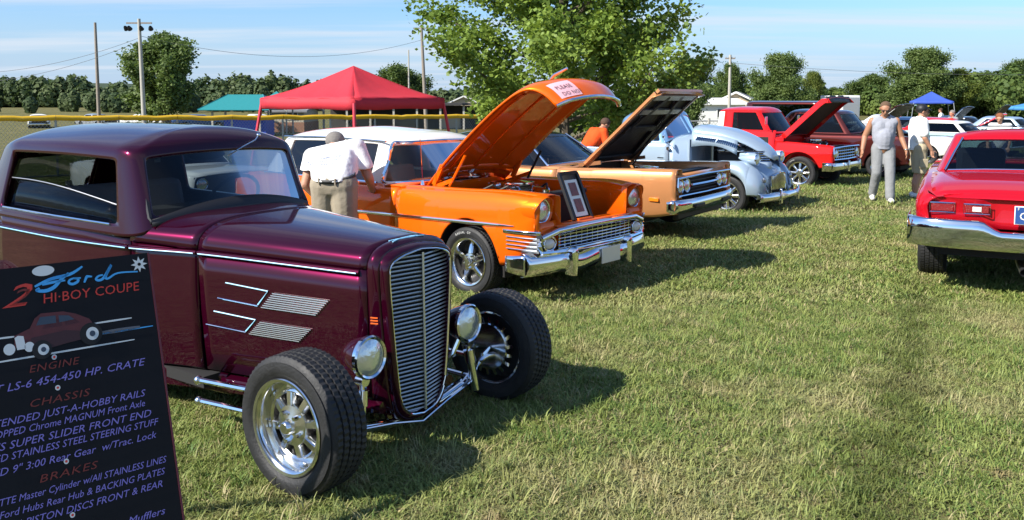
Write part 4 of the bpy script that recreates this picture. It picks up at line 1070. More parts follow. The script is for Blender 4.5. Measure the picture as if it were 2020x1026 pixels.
# hood: tall narrow crowned sheet, sides cut away over the engine
B_hw = curve([(-.80, .50), (-.3, .47), (.2, .36), (.48, .22), (.56, .10)])
B_zc = curve([(-.80, 1.52), (-.3, 1.46), (.1, 1.33), (.38, 1.17), (.52, 1.04), (.57, .94)])
B_zs = curve([(-.80, 1.38), (-.3, 1.33), (.1, 1.21), (.4, 1.04), (.57, .92)])
P = []
for x in lin(-.80, .57, 22):
    w = B_hw(x); zs_, zc_ = B_zs(x), B_zc(x)
    half = [(x, w*math.cos(u*math.pi/2)**.7 if u < 1 else 0, zs_+(zc_-zs_)*math.sin(u*math.pi/2)**.9) for u in lin(0, 1, 11)]
    P.append([(a, -b, c) for a, b, c in half]+half[::-1][1:])
hb = MB().grid(P).build('hood', SB, bt, angle=60, solid=.012)
for s in (-1, 1):
    # louvred side strip that stays with the hood
    P = []
    for x in lin(-.80, .02, 14):
        low = B_zs(x)-.27+.07*math.sin((x+.8)/.9*math.pi)
        P.append([(x, s*(B_hw(x)+.004), B_zs(x)+.02), (x, s*(B_hw(x)+.022), (B_zs(x)+low)/2), (x, s*(B_hw(x)+.03), low+.02)])
    sp = MB().grid(P).build('hood_side_panel', SB, bt, solid=.01)
    for k in range(22):
        x = -.70+.033*k+(.02 if k > 10 else 0); z = B_zs(x)-.085
        MB().box((x, s*(B_hw(x)+.026), z), (.017, .014, .075), Matrix.Rotation(R(25), 3, 'Y')).build('louvre', M['navy'], sp)
    # nose cheek ahead of the engine opening
    P = []
    for x in lin(.12, .55, 8):
        P.append([(x, s*(B_hw(x)+.06), min(.90, B_zs(x)-.04)), (x, s*(B_hw(x)+.08), .82), (x, s*(B_hw(x)+.10), .72)])
    MB().grid(P).build('nose_cheek', SB, bt, solid=.01)
    for k in range(5):
        z = .90+.040*k; x1 = .50-.9*max(0, z-1.0)*.6
        MB().tube([(.16, s*(B_hw(.16)+.065), z), (.36, s*(B_hw(.36)+.05), z), (.52-.02*k, s*(.16+.012*k), z)], .013, 6).build('nose_bar', M['chrome'], bt)
        MB().tube([(.16, s*(B_hw(.16)+.058), z+.021), (.36, s*(B_hw(.36)+.042), z+.021), (.52-.02*k, s*(.15+.012*k), z+.021)], .008, 5).build('nose_slot', M['black'], bt)
    # pontoon fender
    P = []
    fz = curve([(-.86, .42), (-.70, .62), (-.45, .82), (-.1, .93), (.20, .93), (.42, .83), (.56, .66), (.62, .46)])
    fo = curve([(-.86, .74), (-.5, .84), (0, .90), (.35, .885), (.55, .80), (.62, .70)])
    ar = [(0, .36, .385)]
    for x in arch_xs(lin(-.86, .62, 20), ar):
        zt = fz(x); zb = min(arch_z(x, .36, ar), zt-.03); yo = fo(x); yi = .46+.02*max(0, x)
        r = [(x, s*(yo-.03), zb), (x, s*yo, zb+.03), (x, s*(yo+.004), zb+(zt-zb)*.45), (x, s*(yo-.03), zb+(zt-zb)*.75), (x, s*(yo-.11), zb+(zt-zb)*.94), (x, s*(yo-.22), zt), (x, s*(yi+.08), zt-.012), (x, s*yi, zt-.08), (x, s*(yi-.02), min(zt-.2, .60))]
        P.append(r)
    MB().grid(P).build('front_fender', SB, bt, angle=60, solid=.012)
    hl_ = lamp(bt, (.44, s*.56, .955), .088, (1, 0, 0), rim=.012)
    MB().lathe([(.10, 0), (.098, -.06), (.082, -.16), (.05, -.26), (.015, -.33), (0, -.335)], (.44, s*.56, .955), (1, 0, -.06), 28).build('lamp_pod', SB, hl_)
    MB().tube([(-.86, s*.80, .40), (-2.2, s*.84, .40)], .05, 8, flat=.5).build('running_board', SB, bt)
    MB().ball((.585, s*.60, .62), (.03, .045, .05), 12, 8).build('badge', M['satin'], bt)
# lower grille: fine vertical bars
for k in range(17):
    y = -.30+.60*k/16
    MB().tube([(.640-.42*y*y, y, .37), (.650-.45*y*y, y, .55), (.640-.47*y*y, y, .72-.20*abs(y))], .0085, 5).build('grille_bar', M['chrome'], bt)
gf = [(.645-.47*y*y, y, .73-.20*abs(y)) for y in lin(-.32, .32, 11)]+[(.60, .33, .5)]+[(.645-.42*y*y, y, .36) for y in lin(.31, -.31, 9)]+[(.60, -.33, .5)]
MB().tube(gf, .014, 6, closed=True).build('grille_frame', M['chrome'], bt)
MB().grid([[(.622-.45*y*y, y, z) for z in (.37, .71-.20*abs(y))] for y in lin(-.31, .31, 9)]).build('grille_backing', M['underside'], bt)
# catwalk: body-coloured sheet flowing from the hood nose and fenders down to the grille
P = []
for y in lin(-.60, .60, 25):
    a = abs(y); bow = .55*a*a
    P.append([(.10, y, .86), (.34-.3*a*a, y, .90-.06*a), (.50-bow, y, .87-.10*a), (.575-bow*.9, y, .80-.14*a), (.605-bow*.8, y, .70-.10*a), (.605-bow*.7, y, .55), (.59-bow*.6, y, .40), (.56-bow*.5, y, .28)])
MB().grid(P).build('catwalk', SB, bt, angle=70, solid=.01)
P = []
for y in lin(-.92, .92, 23):
    x = .80-.16*(abs(y)/.92)**2.5
    P.append([(x+dx, y, .34+dz) for dx, dz in ((-.03, .075), (.012, .06), (.028, 0), (.012, -.06), (-.03, -.075))])
bb = MB().grid(P).build('front_bumper', M['chrome'], bt, angle=60, solid=.004)
for s in (-1, 1): MB().bar((.80, s*.40, .22), (.80, s*.40, .48), .05, .06, w2=.03, h2=.05).build('bumper_guard', M['chrome'], bb, bevel=.015)
engine_bay(bt, -.18, 1.0, 1.0)
MB().grid([[(x, .40, z) for z in (.62, 1.30)] for x in (-.80, .25)]).build('far_hood_liner', M['underside'], bt)
MB().box((-.84, 0, .95), (.04, 1.10, .62)).build('firewall', SB, bt)
MB().grid([[(x, y, .62) for x in (-.85, .5)] for y in (-.48, .48)]).build('splash_apron', M['underside'], bt)
MB().box((.36, 0, .85), (.06, .46, .46)).build('radiator', M['underside'], bt)
MB().box((.20, -.36, 1.0), (.28, .16, .10)).build('inner_tray', SB, bt, bevel=.02)
# cowl + cab
P = []
for x in lin(-1.14, -.80, 6):
    u_ = (x+.80)/-.34; w = .50+.20*u_; P.append([(x, -w-.02, .42), (x, -w, .80), (x, -w, 1.16+.02*u_), (x, -w*.8, 1.25), (x, -w*.45, 1.32), (x, 0, 1.34), (x, w*.45, 1.32), (x, w*.8, 1.25), (x, w, 1.16+.02*u_), (x, w, .80), (x, w+.02, .42)])
MB().grid(P).build('cowl', SB, bt, angle=60, solid=.012)
for s in (-1, 1):
    MB().grid([[(x, s*(.70+.06*math.sin((x+1.1)/-1.2*1.57)+dy), z) for dy, z in ((-.03, .42), (0, .60), (.02, .85), (.01, 1.12), (0, 1.20))] for x in lin(-2.05, -1.148, 10)]).build('door', SB, bt, solid=.012)
    MB().grid([[(x, s*(.76-.10*((x+2.05)/-.3)**2+dy), z) for dy, z in ((-.03, .42), (0, .60), (.02, .85), (.01, 1.12), (0, 1.20))] for x in lin(-2.36, -2.058, 6)]).build('cab_corner', SB, bt, solid=.012)
    MB().bar((-1.32, s*.80, .93), (-1.20, s*.80, .93), .015, .02).build('door_handle', M['chrome'], bt)
    for z in (.72, 1.10): MB().box((-1.15, s*.735, z), (.05, .03, .05)).build('door_hinge', M['chrome'], bt)
    mm = MB().tube([(-1.22, s*.73, 1.22), (-1.15, s*.90, 1.30)], .008, 6).build('mirror_arm', M['chrome'], bt)
    MB().lathe([(0, 0), (.05, 0), (.055, .012), (0, .03)], (-1.15, s*.92, 1.33), (1, 0, 0), 16).build('mirror', M['chrome'], mm)
cc = [((-1.02, 0, 1.33), (-1.30, 0, 1.74)), ((-1.04, -.06, 1.33), (-1.31, -.06, 1.74)), ((-1.10, -.36, 1.29), (-1.35, -.34, 1.73)), ((-1.20, -.60, 1.22), (-1.40, -.50, 1.70)), ((-1.26, -.66, 1.18), (-1.45, -.535, 1.69)), ((-1.34, -.68, 1.18), (-1.50, -.55, 1.69)),
      ((-1.98, -.75, 1.18), (-1.95, -.60, 1.68)), ((-2.12, -.75, 1.18), (-2.06, -.60, 1.66)), ((-2.34, -.62, 1.18), (-2.24, -.50, 1.60)), ((-2.40, -.32, 1.18), (-2.30, -.30, 1.58)), ((-2.41, 0, 1.18), (-2.31, 0, 1.58))]
greenhouse(bt, cc, [(1, 3, 'windscreen'), (5, 6, 'side_window'), (9, 10, 'rear_window')], curve([(-2.2, 1.74), (-1.8, 1.82), (-1.4, 1.80)]), rows=(0, .08, .86, 1), mat=M['blue_cab'], name='cab_shell', solid=.03, ring2=(.12, .5), tight=.05)
MB().grid([[(-2.40, y, z) for z in (.42, 1.2)] for y in (-.62, .62)]).build('cab_back', SB, bt)
seats(bt, -1.90, .70, .55, M['seat_grey'], 1, .5); steering(bt, -1.42, .32, 1.18)
floorpan(bt, -4.3, .3, .55, .42)
# bed
for s in (-1, 1):
    MB().box((-3.3, s*.68, .85), (1.75, .04, .44)).build('bed_side', SB, bt, bevel=.015)
    P = []
    for x in arch_xs(lin(-3.55, -2.45, 16), [(-2.98, .36, .39)]):
        u_ = (x+2.98)/.56; zt = .36+.50*math.sqrt(max(0, 1-u_*u_)); zb = min(arch_z(x, .34, [(-2.98, .36, .39)]), zt)
        P.append([(x, s*.90, zb), (x, s*.91, zb+(zt-zb)*.5), (x, s*.86, zt), (x, s*.70, zt)])
    MB().grid(P).build('rear_fender', SB, bt, solid=.012)
MB().box((-3.3, 0, .62), (1.7, 1.3, .04)).build('bed_floor', M['cabin'], bt); MB().box((-4.17, 0, .85), (.04, 1.34, .44)).build('tailgate', SB, bt)
for s in (-1, 1):
    make_wheel(bt, 0, s, .70, .345, .20, .235, 'eight', True, 48); make_wheel(bt, -2.98, s, .72, .345, .22, .235, 'eight', False, 40)
# ================================================================= red sixties pickup, hood up
rt = thing('pickup_truck', 'bright red sixties pickup with raised red hood and chrome bumper', 'truck', (7.42, 21.0, -.445), R(-39.7))
RD = M['red']
T_hw = curve([(-4.2, .93), (-2, .95), (.4, .95), (.78, .92)])
T_zt = curve([(-4.2, 1.10), (-2.4, 1.12), (-.5, 1.10), (.3, 1.06), (.78, 1.03)])
T_zb = curve([(-4.2, .55), (-1, .47), (.5, .52), (.78, .60)])
tarch = [(0, .42, .47), (-2.92, .42, .46)]
prof = [(0, .95), (.2, .97), (.5, .985), (.62, 1.0), (.70, .985), (.9, .955), (1, .93)]
side_panel(rt, 'front_fender', RD, -.62, .78, T_zb, T_zt, T_hw, prof, tarch, 20)
side_panel(rt, 'door', RD, -1.82, -.628, T_zb, lambda x: 1.38, T_hw, [(0, .95), (.3, .97), (.42, 1.0), (.5, .985), (.75, .93), (1, .86)], (), 14)
side_panel(rt, 'cab_corner', RD, -2.28, -1.828, T_zb, lambda x: 1.38, T_hw, [(0, .95), (.3, .97), (.42, 1.0), (.5, .985), (.75, .93), (1, .86)], (), 6)
side_panel(rt, 'bed_side', RD, -4.4, -2.34, T_zb, lambda x: 1.16, T_hw, prof, tarch, 24)
for s in (-1, 1):
    MB().grid([[(x, s*T_hw(x)*.93, T_zt(x)), (x, s*.78, T_zt(x)+.02), (x, s*.76, T_zt(x)-.04), (x, s*.75, .6)] for x in lin(-.62, .78, 10)]).build('fender_top', RD, rt, angle=50, solid=.008)
    MB().grid([[(.78, s*T_hw(.78)*(.97 if z < .9 else .95), z), (.77, s*.70, z)] for z in (.60, .8, .95, 1.03)]).build('fender_nose', RD, rt, solid=.01)
    lamp(rt, (.80, s*.72, .86), .090, (1, 0, 0), rim=.014)
    MB().bar((-.9, s*.86, 1.20), (-.78, s*.86, 1.20), .012, .02).build('door_handle', M['chrome'], rt)
    mm = MB().tube([(-.85, s*.84, 1.40), (-.80, s*1.02, 1.50), (-.80, s*1.02, 1.72)], .008, 6).build('mirror_arm', M['chrome'], rt)
    MB().box((-.80, s*1.02, 1.62), (.02, .13, .19)).build('mirror', M['chrome'], mm, bevel=.005)
MB().grid([[(.72, y, z) for z in (.68, 1.02)] for y in (-.85, .85)]).build('grille_backing', M['underside'], rt)
fr = MB().tube([(.80, -.86, 1.0), (.82, 0, 1.01), (.80, .86, 1.0), (.80, .87, .86), (.80, .86, .72), (.82, 0, .71), (.80, -.86, .72), (.80, -.87, .86)], .022, 6, closed=True).build('grille_frame', M['chrome'], rt)
for k in range(3): MB().tube([(.79, -.60, .78+.07*k), (.81, 0, .78+.07*k), (.79, .60, .78+.07*k)], .012, 5).build('grille_bar', M['chrome'], rt)
for k in range(9): MB().tube([(.795, -.56+.14*k, .73), (.795, -.56+.14*k, 1.0)], .008, 5).build('grille_bar', M['chrome'], rt)
P = []
for y in lin(-1.0, 1.0, 21):
    x = .96-.16*(abs(y))**4
    P.append([(x+dx, y, .56+dz) for dx, dz in ((-.04, .10), (.01, .09), (.03, .02), (.02, -.04), (-.02, -.10), (-.05, -.10))])
b_ = MB().grid(P).build('front_bumper', M['chrome'], rt, angle=60, solid=.004)
for s in (-1, 1):
    MB().grid([[(.80-.22*t, s*1.0, .56+dz) for dz in (.10, .03, -.1)] for t in (0, 1)]).build('bumper_wrap', M['chrome'], b_, solid=.004)
    MB().bar((.99, s*.38, .44), (.99, s*.38, .70), .06, .05).build('bumper_guard', M['chrome'], b_, bevel=.015)
engine_bay(rt, -.02, .95, 1.1); MB().grid([[(x, y, .60) for x in (-.6, .72)] for y in (-.75, .75)]).build('splash_apron', M['underside'], rt)
MB().box((.55, 0, .82), (.06, .9, .40)).build('radiator', M['underside'], rt); MB().box((-.60, 0, .95), (.04, 1.55, .55)).build('firewall', RD, rt)
deck(rt, 'cowl', RD, -.84, -.42, lambda x: .86, lambda x: 1.20, lambda x: 1.27, 5, 10)
for s in (-1, 1): MB().grid([[(x, s*.86, z) for z in (1.05, 1.20)] for x in (-.84, -.42)]).build('cowl_side', RD, rt, solid=.01)
cc = [((-.62, 0, 1.30), (-1.06, 0, 1.86)), ((-.66, -.45, 1.30), (-1.08, -.42, 1.86)), ((-.76, -.72, 1.30), (-1.12, -.62, 1.85)), ((-.85, -.78, 1.32), (-1.18, -.67, 1.85)), ((-.93, -.80, 1.34), (-1.24, -.68, 1.86)),
      ((-1.78, -.81, 1.35), (-1.80, -.69, 1.86)), ((-1.98, -.81, 1.35), (-2.0, -.69, 1.86)), ((-2.22, -.76, 1.35), (-2.22, -.64, 1.84)), ((-2.27, -.56, 1.35), (-2.27, -.50, 1.83)), ((-2.28, -.3, 1.35), (-2.28, -.28, 1.83)), ((-2.28, 0, 1.35), (-2.28, 0, 1.83))]
greenhouse(rt, cc, [(0, 2, 'windscreen'), (4, 5, 'side_window'), (8, 10, 'rear_window')], curve([(-2.2, 1.93), (-1.6, 1.965), (-1.1, 1.94)]), rows=(0, .07, .90, 1), mat=RD, gmat=M['glass_dark'], name='cab_shell', solid=.03, ring2=(.14, .5))
for s in (-1, 1): MB().grid([[V(-2.02, s*.818, 1.36).lerp(V(-2.03, s*.705, 1.83), t), V(-2.20, s*.775, 1.36).lerp(V(-2.20, s*.665, 1.82), t)] for t in lin(0, 1, 5)]).build('white_pillar', M['white_paint'], rt, solid=.01)
MB().grid([[(-2.29, y, z) for z in (.55, 1.4)] for y in (-.82, .82)]).build('cab_back', RD, rt)
seats(rt, -1.72, .85, .60, M['cabin'], 1, .5); steering(rt, -1.18, .36, 1.32); MB().box((-.92, 0, 1.22), (.25, 1.5, .14)).build('dashboard', RD, rt, bevel=.04)
MB().box((-3.4, 0, .80), (2.0, 1.5, .05)).build('bed_floor', M['cabin'], rt); MB().box((-4.38, 0, .86), (.04, 1.7, .56)).build('tailgate', RD, rt)
floorpan(rt, -4.3, .5, .60, .52)
hx3, hz3, ha3 = -.52, 1.26, R(43)
def H3(s, y, n): return V(hx3+s*math.cos(ha3)-n*math.sin(ha3), y, hz3+s*math.sin(ha3)+n*math.cos(ha3))
h3 = MB().grid([[H3(s, u*.80, (.05*(1-u*u) if abs(u) < .97 else -.12)-.10*max(0, (s-1.25)/.16)**2) for u in (-1, -.985, -.96, -.8, -.6, -.4, -.2, 0, .2, .4, .6, .8, .96, .985, 1)] for s in lin(0, 1.42, 14)]).build('hood', RD, rt, angle=50, solid=.010)
MB().grid([[H3(s, u*.76, -.06) for u in lin(-1, 1, 5)] for s in lin(.03, 1.30, 5)]).build('hood_underside', UB, h3)
MB().grid([[H3(1.40+.02*t, u*.80, -.12+.08*t) for u in lin(-1, 1, 5)] for t in (-1, 0, 1)]).build('hood_front_edge', UB, h3, solid=.01)
for s in (-1, 1): MB().box(H3(1.405, s*.28, -.035), (.03, .34, .06), Matrix.Rotation(-ha3, 3, 'Y')).build('hood_vent', M['black'], h3)
WL2 = pbr('truck_white_letters', (.62, .62, .60), .6)
for s in (-1, 1):
    make_wheel(rt, 0, s, .80, .395, .26, .27, 'eight', True, 56, letters=('RADIAL', WL2, R(120))); make_wheel(rt, -2.92, s, .80, .395, .26, .27, 'eight', False, 40)
# ================================================================= crimson coupe seen from behind
nv = thing('coupe', 'crimson seventies coupe seen from behind at the right edge', 'car', (4.97, 8.26, -.07), R(62))
NR = M['nova_red']
N_hw = curve([(-1.16, .80), (-1.10, .87), (-.9, .905), (0, .925), (1.5, .93), (3.2, .90), (3.55, .80)])
N_zt = curve([(-1.16, .90), (-.8, .985), (0, 1.03), (.7, 1.035), (1.5, 1.01), (2.6, 1.0), (3.55, .93)])
N_zb = curve([(-1.16, .66), (-.9, .52), (-.4, .40), (2.0, .36), (3.55, .45)])
narch = [(0, .36, .40), (2.80, .36, .40)]
prof = [(0, .955), (.15, .975), (.4, .99), (.62, 1.0), (.75, .99), (.9, .955), (1, .90)]
side_panel(nv, 'rear_quarter', NR, -1.16, .88, N_zb, N_zt, N_hw, prof, narch, 24)
side_panel(nv, 'door', NR, .888, 2.10, N_zb, N_zt, N_hw, prof, (), 12)
side_panel(nv, 'front_fender', NR, 2.108, 3.55, N_zb, N_zt, N_hw, prof, narch, 20)
for s in (-1, 1):
    MB().grid([[(x, s*N_hw(x)*.90, N_zt(x)), (x, s*min(.73, N_hw(x)*.90-.06), N_zt(x)+.008)] for x in lin(-1.16, 2.5, 24)]).build('belt_sill', NR, nv)
# boot lid and tail panel
deck(nv, 'boot_lid', NR, -1.125, -.02, lambda x: N_hw(x)*.90-.035, lambda x: N_zt(x)+.004, lambda x: N_zt(x)+.045, 14, 14, pw=3)
P = []
for y in lin(-1, 1, 25):
    a = abs(y); yy = y*.815; bow = .05*a**3; rec = .035 if a < .36 else 0
    P.append([(-1.135+bow, yy*1.02*(1-.12*a**6), .93+.03*(1-a*a)-.040*a**4), (-1.160+bow, yy*1.035*(1-.07*a**6), .900), (-1.150+bow+rec, yy*1.04, .885), (-1.150+bow+rec, yy*1.04, .70), (-1.13+bow, yy*1.03, .64)])
MB().grid(P).build('tail_panel', NR, nv, solid=.01)
for s in (-1, 1):
    MB().grid([[(-1.135+.16*t, s*(.795+.07*t-(.03 if z > .95 else 0)), z+.02*t) for t in (0, .5, 1)] for z in (.62, .74, .85)]).build('tail_corner', NR, nv, solid=.01)
    for k, (ya, yb) in enumerate(((.575, .775), (.300, .505))):
        yc = (ya+yb)/2; xb = -1.160+.05*(yc/.815)**3; sl = .10
        o = MB().box((xb, s*yc, .808), (.02, yb-ya-.02, .070)).build('tail_light', M['red_lens'], nv, bevel=.006)
        fr_ = [(xb-.014+.0*q, s*y, z) for q, (y, z) in enumerate(((ya, .765), (yb, .765), (yb, .850), (ya, .850)))]
        MB().tube([fr_[0], V(*fr_[0]).lerp(V(*fr_[1]), .5), fr_[1], fr_[2], V(*fr_[2]).lerp(V(*fr_[3]), .5), fr_[3]], .0065, 6, closed=True).build('light_bezel', M['chrome'], o)
        if k == 1: MB().box((xb-.012, s*yc, .806), (.01, .07, .042)).build('reverse_lamp', M['clear_lens'], o, bevel=.003)
pl = MB().box((-1.185, -.035, .775), (.012, .31, .158)).build('number_plate', pbr('plate_white', (.74, .76, .78), .5), nv, bevel=.004)
plb = pbr('plate_blue', (.015, .06, .22), .5)
MB().box((-1.193, -.035, .775), (.004, .296, .144)).build('plate_field', plb, pl)
def plate_txt(t, size, y0, z0):
    vs, fs = text_geo(t, size, 0, 'LEFT', 1.1)
    MB().add([(-1.1985, y0-p.x, z0+p.y) for p in vs], fs).build('plate_lettering', M['white_paint'], pl, smooth=False)
plate_txt('G', .095, .085, .738); plate_txt('F', .034, .098, .820)
# bumper with a dip for the plate
P = []
for y in lin(-.95, .95, 45):
    a = abs(y); x = -1.245+.13*(a/.95)**5; d = .085*max(0, min(1, (.36-a)/.13)); tp = .715-d; bt_ = .455
    P.append([(x+.06, y, tp+.002), (x+.004, y, tp-.003), (x-.014, y, tp-.018), (x-.012, y, (tp+bt_)/2+.03), (x-.006, y, (tp+bt_)/2-.04), (x+.004, y, bt_+.022), (x+.025, y, bt_), (x+.08, y, bt_)])
bb = MB().grid(P).build('rear_bumper', M['chrome'], nv, angle=60, solid=.004)
for s in (-1, 1):
    MB().grid([[(-1.11+.50*t, s*(.955+.0*t), z) for z in (.715, .60, .49+.06*t)] for t in lin(0, 1, 5)]).build('bumper_wrap', M['chrome'], bb, solid=.004)
    MB().box((-1.20, s*.62, .48), (.02, .006, .05)).build('bumper_bolt', M['dark_metal'], bb)
# fastback cabin
cc = [((1.95, 0, 1.03), (1.35, 0, 1.395)), ((1.90, -.4, 1.03), (1.32, -.36, 1.39)), ((1.80, -.72, 1.02), (1.26, -.56, 1.375)), ((1.72, -.76, 1.02), (1.20, -.59, 1.37)), ((1.66, -.765, 1.02), (1.16, -.595, 1.375)),
      ((.75, -.775, 1.025), (.78, -.62, 1.40)), ((.55, -.775, 1.03), (.66, -.62, 1.40)), ((.16, -.775, 1.04), (.55, -.61, 1.39)), ((-.02, -.70, 1.045), (.48, -.545, 1.375)), ((-.06, -.36, 1.065), (.46, -.32, 1.385)), ((-.07, 0, 1.075), (.46, 0, 1.39))]
greenhouse(nv, cc, [(0, 2, 'windscreen'), (4, 6, 'side_window'), (8, 10, 'rear_window')], curve([(.4, 1.44), (.9, 1.465), (1.4, 1.43)]), rows=(0, .03, .93, 1), mat=NR, gmat=glass('rear_tinted_glass', (.62, .74, .80), .8), name='roof_shell', solid=.025, ring2=(.10, .45))
MB().tube([(-.06, -.66, 1.062), (-.10, -.34, 1.082), (-.11, 0, 1.090), (-.10, .34, 1.082), (-.06, .66, 1.062)], .010, 6).build('rear_glass_trim', M['chrome'], nv)
for s in (-1, 1): MB().tube([(-.03, s*.69, 1.06), (.20, s*.62, 1.22), (.44, s*.545, 1.368)], .010, 6).build('rear_glass_trim', M['chrome'], nv)
MB().grid([[(x, y, 1.482-.035*y*y) for y in lin(-.52, .52, 7)] for x in lin(.75, 1.15, 4)]).build('roof_panel', M['black'], nv, solid=.004)
seats(nv, .62, .55, .60, M['cabin'], 1, .50)
for k in (-1, 1):
    MB().box((1.20, k*.36, .92), (.12, .48, .62)).build('front_seat', M['cabin'], nv, bevel=.06)
MB().ball((1.17, -.36, 1.24), (.06, .13, .09)).build('head_rest', M['cabin'], nv)
MB().box((.10, 0, 1.03), (.40, 1.35, .03)).build('parcel_shelf', M['cabin'], nv)
deck(nv, 'hood', NR, 1.95, 3.55, lambda x: N_hw(x)*.90, N_zt, lambda x: N_zt(x)+.05, 10, 10)
floorpan(nv, -1.0, 3.4, .70, .42, .12)
MB().grid([[(3.55, y*.8, z) for z in (.45, .93)] for y in (-1, 1)]).build('nose_panel', M['black'], nv)
MB().tube([(-.1, .05, .36), (-.9, .04, .30), (-1.12, .02, .27)], .034, 10, caps=False).build('exhaust_pipe', M['satin'], nv)
MB().tube([(0, -.7, .33), (0, .7, .33)], .06, 8).build('rear_axle', M['underside'], nv); MB().ball((0, 0, .33), .14, 12, 8).build('differential', M['underside'], nv)
for s in (-1, 1):
    make_wheel(nv, 0, s, .765, .345, .255, .20, 'torque', True, 48); make_wheel(nv, 2.80, s, .77, .33, .22, .20, 'torque', False, 40)
# ================================================================= fences, canopies, poles, buildings
M['wood_pole'] = pbr('weathered_pole', (.26, .22, .18), .85, bump=.4, bscale=20, var=.25)
M['pale_pole'] = pbr('pale_pole', (.40, .38, .33), .8, var=.2)
M['galv'] = pbr('galvanised_steel', (.38, .39, .39), .5, .7)
M['wire'] = pbr('cable', (.10, .10, .11), .7)
M['yellow_cap'] = pbr('yellow_fence_cap', (.66, .40, .012), .45, coat=.2, var=.15, vscale=1.5)
M['concrete'] = pbr('block_wall', (.40, .36, .28), .9, var=.2)
M['brick'] = pbr('brick_wall', (.26, .13, .08), .9, var=.4, vscale=12)
M['roof_grey'] = pbr('shingle_roof', (.20, .20, .21), .9, var=.3, vscale=4)
M['white_wall'] = pbr('white_siding', (.72, .72, .69), .7, var=.08)
M['tan_wall'] = pbr('tan_siding', (.45, .36, .24), .8, var=.12)
M['shed_dark'] = pbr('dark_shed_boards', (.045, .042, .040), .85, var=.4)
M['window_dark'] = pbr('dark_window', (.03, .035, .04), .15, coat=.5)
def cap_fence():
    a = V(-22, 19.5, 0); b = V(-.72, 34.0, 0); n = 15
    t = thing('outfield_fence', 'chain link fence with a yellow plastic top cap behind the red canopy', 'fence', (0, 0, 0))
    d = b-a; L = d.length; u = d.normalized()
    pts = [a+d*k/n for k in range(n+1)]
    top = lambda p: 1.22-.2*((p-a).length/L)
    for p in pts: MB().tube([(p.x, p.y, tz(p.x, p.y)-.1), (p.x, p.y, top(p))], .035, 8).build('post', M['galv'], t)
    rnd = random.Random(4)
    for k in range(n):
        q = []
        for i in range(9):
            p = pts[k].lerp(pts[k+1], .004+.992*i/8); q.append((p.x, p.y, top(p)-.035*math.sin(i/8*math.pi)*(.3+rnd.random())))
        MB().tube(q, .082, 10).build('cap_tube', M['yellow_cap'], t)
    mb = MB(); s = 0
    while s < L:
        for sg in (-1, 1):
            p = a+u*s; z0 = tz(p.x, p.y)+.03; z1 = top(p)-.03; q = a+u*(s+sg*(z1-z0)*.8)
            if 0 <= (q-a).dot(u) <= L: mb.bar((p.x, p.y, z0), (q.x, q.y, z1), .006, .006)
        s += .10
    o = mb.build('chain_link_mesh', M['galv'], t, smooth=False); o['kind'] = 'stuff'
    for zz in (.1,): MB().tube([(p.x, p.y, tz(p.x, p.y)+zz) for p in pts], .02, 6).build('bottom_rail', M['galv'], t)
cap_fence()
def pipe_fence():
    a = V(-.5, 34.4, 0); b = V(9.0, 33.0, 0); n = 7
    t = thing('chain_link_fence', 'plain chain link fence with pale leaning posts beyond the copper car', 'fence', (0, 0, 0))
    pts = [a.lerp(b, k/n) for k in range(n+1)]
    for k, p in enumerate(pts):
        z = tz(p.x, p.y); MB().tube([(p.x, p.y, z-.1), (p.x+.10*math.sin(k*2.1), p.y, z+1.45)], .045, 8).build('post', M['pale_pole'], t)
    MB().tube([(p.x+.09*math.sin(k*2.1), p.y, tz(p.x, p.y)+1.35) for k, p in enumerate(pts)], .025, 6).build('top_rail', M['galv'], t)
    mb = MB(); L = (b-a).length; u = (b-a).normalized(); s = 0
    while s < L:
        for sg in (-1, 1):
            p = a+u*s; z0 = tz(p.x, p.y)+.03; q = a+u*(s+sg*1.0)
            if 0 <= (q-a).dot(u) <= L: mb.bar((p.x, p.y, z0), (q.x, q.y, z0+1.3), .007, .007)
        s += .14
    o = mb.build('chain_link_mesh', M['galv'], t, smooth=False); o['kind'] = 'stuff'
pipe_fence()
def canopy(label, x, y, rz, half, eave, peak, mat, pole, slant=.25, valance=.24):
    z = tz(x, y) if y < 60 else -.88
    t = thing('canopy', label, 'canopy tent', (x, y, z), rz)
    cs = [V(half, half, 0), V(-half, half, 0), V(-half, -half, 0), V(half, -half, 0)]
    for k in range(4):
        a, b = cs[k], cs[(k+1) % 4]; P = []
        for i in range(13):
            v = i/12; e = a.lerp(b, v); row = []
            for j in range(9):
                w = j/8; p = e*(1-w); sag = -.10*math.sin(w*math.pi)*(.35+.65*math.sin(v*math.pi))*(1-w*.5)
                zz = eave+(peak-eave)*w**1.12+sag+.012*math.sin(v*19+w*7+k)*(1-w)
                row.append((p.x, p.y, zz))
            P.append(row)
        MB().grid(P).build('roof_panel', mat, t, angle=60, solid=.004)
        P = [[(e.x*1.004, e.y*1.004, eave-valance*q+.012*math.sin(v*11+k)*q) for q in (0, .5, 1)] for v, e in [(i/12, a.lerp(b, i/12)) for i in range(13)]]
        MB().grid(P).build('valance', mat, t, solid=.003)
        c = cs[k]; f = c*(1+slant/half)
        lg = MB().bar((f.x, f.y, 0), (c.x*.98, c.y*.98, eave-.02), .05, .05).build('leg', pole, t)
        MB().box((f.x, f.y, .01), (.12, .12, .02)).build('foot', M['dark_metal'], lg)
        MB().tube([(c.x*.98, c.y*.98, eave-.1), (0, 0, peak-.12)], .014, 6).build('roof_rod', pole, t)
    return t
red_fab = pbr('red_canopy_fabric', (.52, .020, .035), .75, bump=.15, bscale=6, var=.08)
blue_fab = pbr('blue_canopy_fabric', (.035, .085, .42), .75, bump=.15, bscale=6)
trn = red_fab.node_tree
red_pole = pbr('red_painted_pole', (.55, .03, .05), .45)
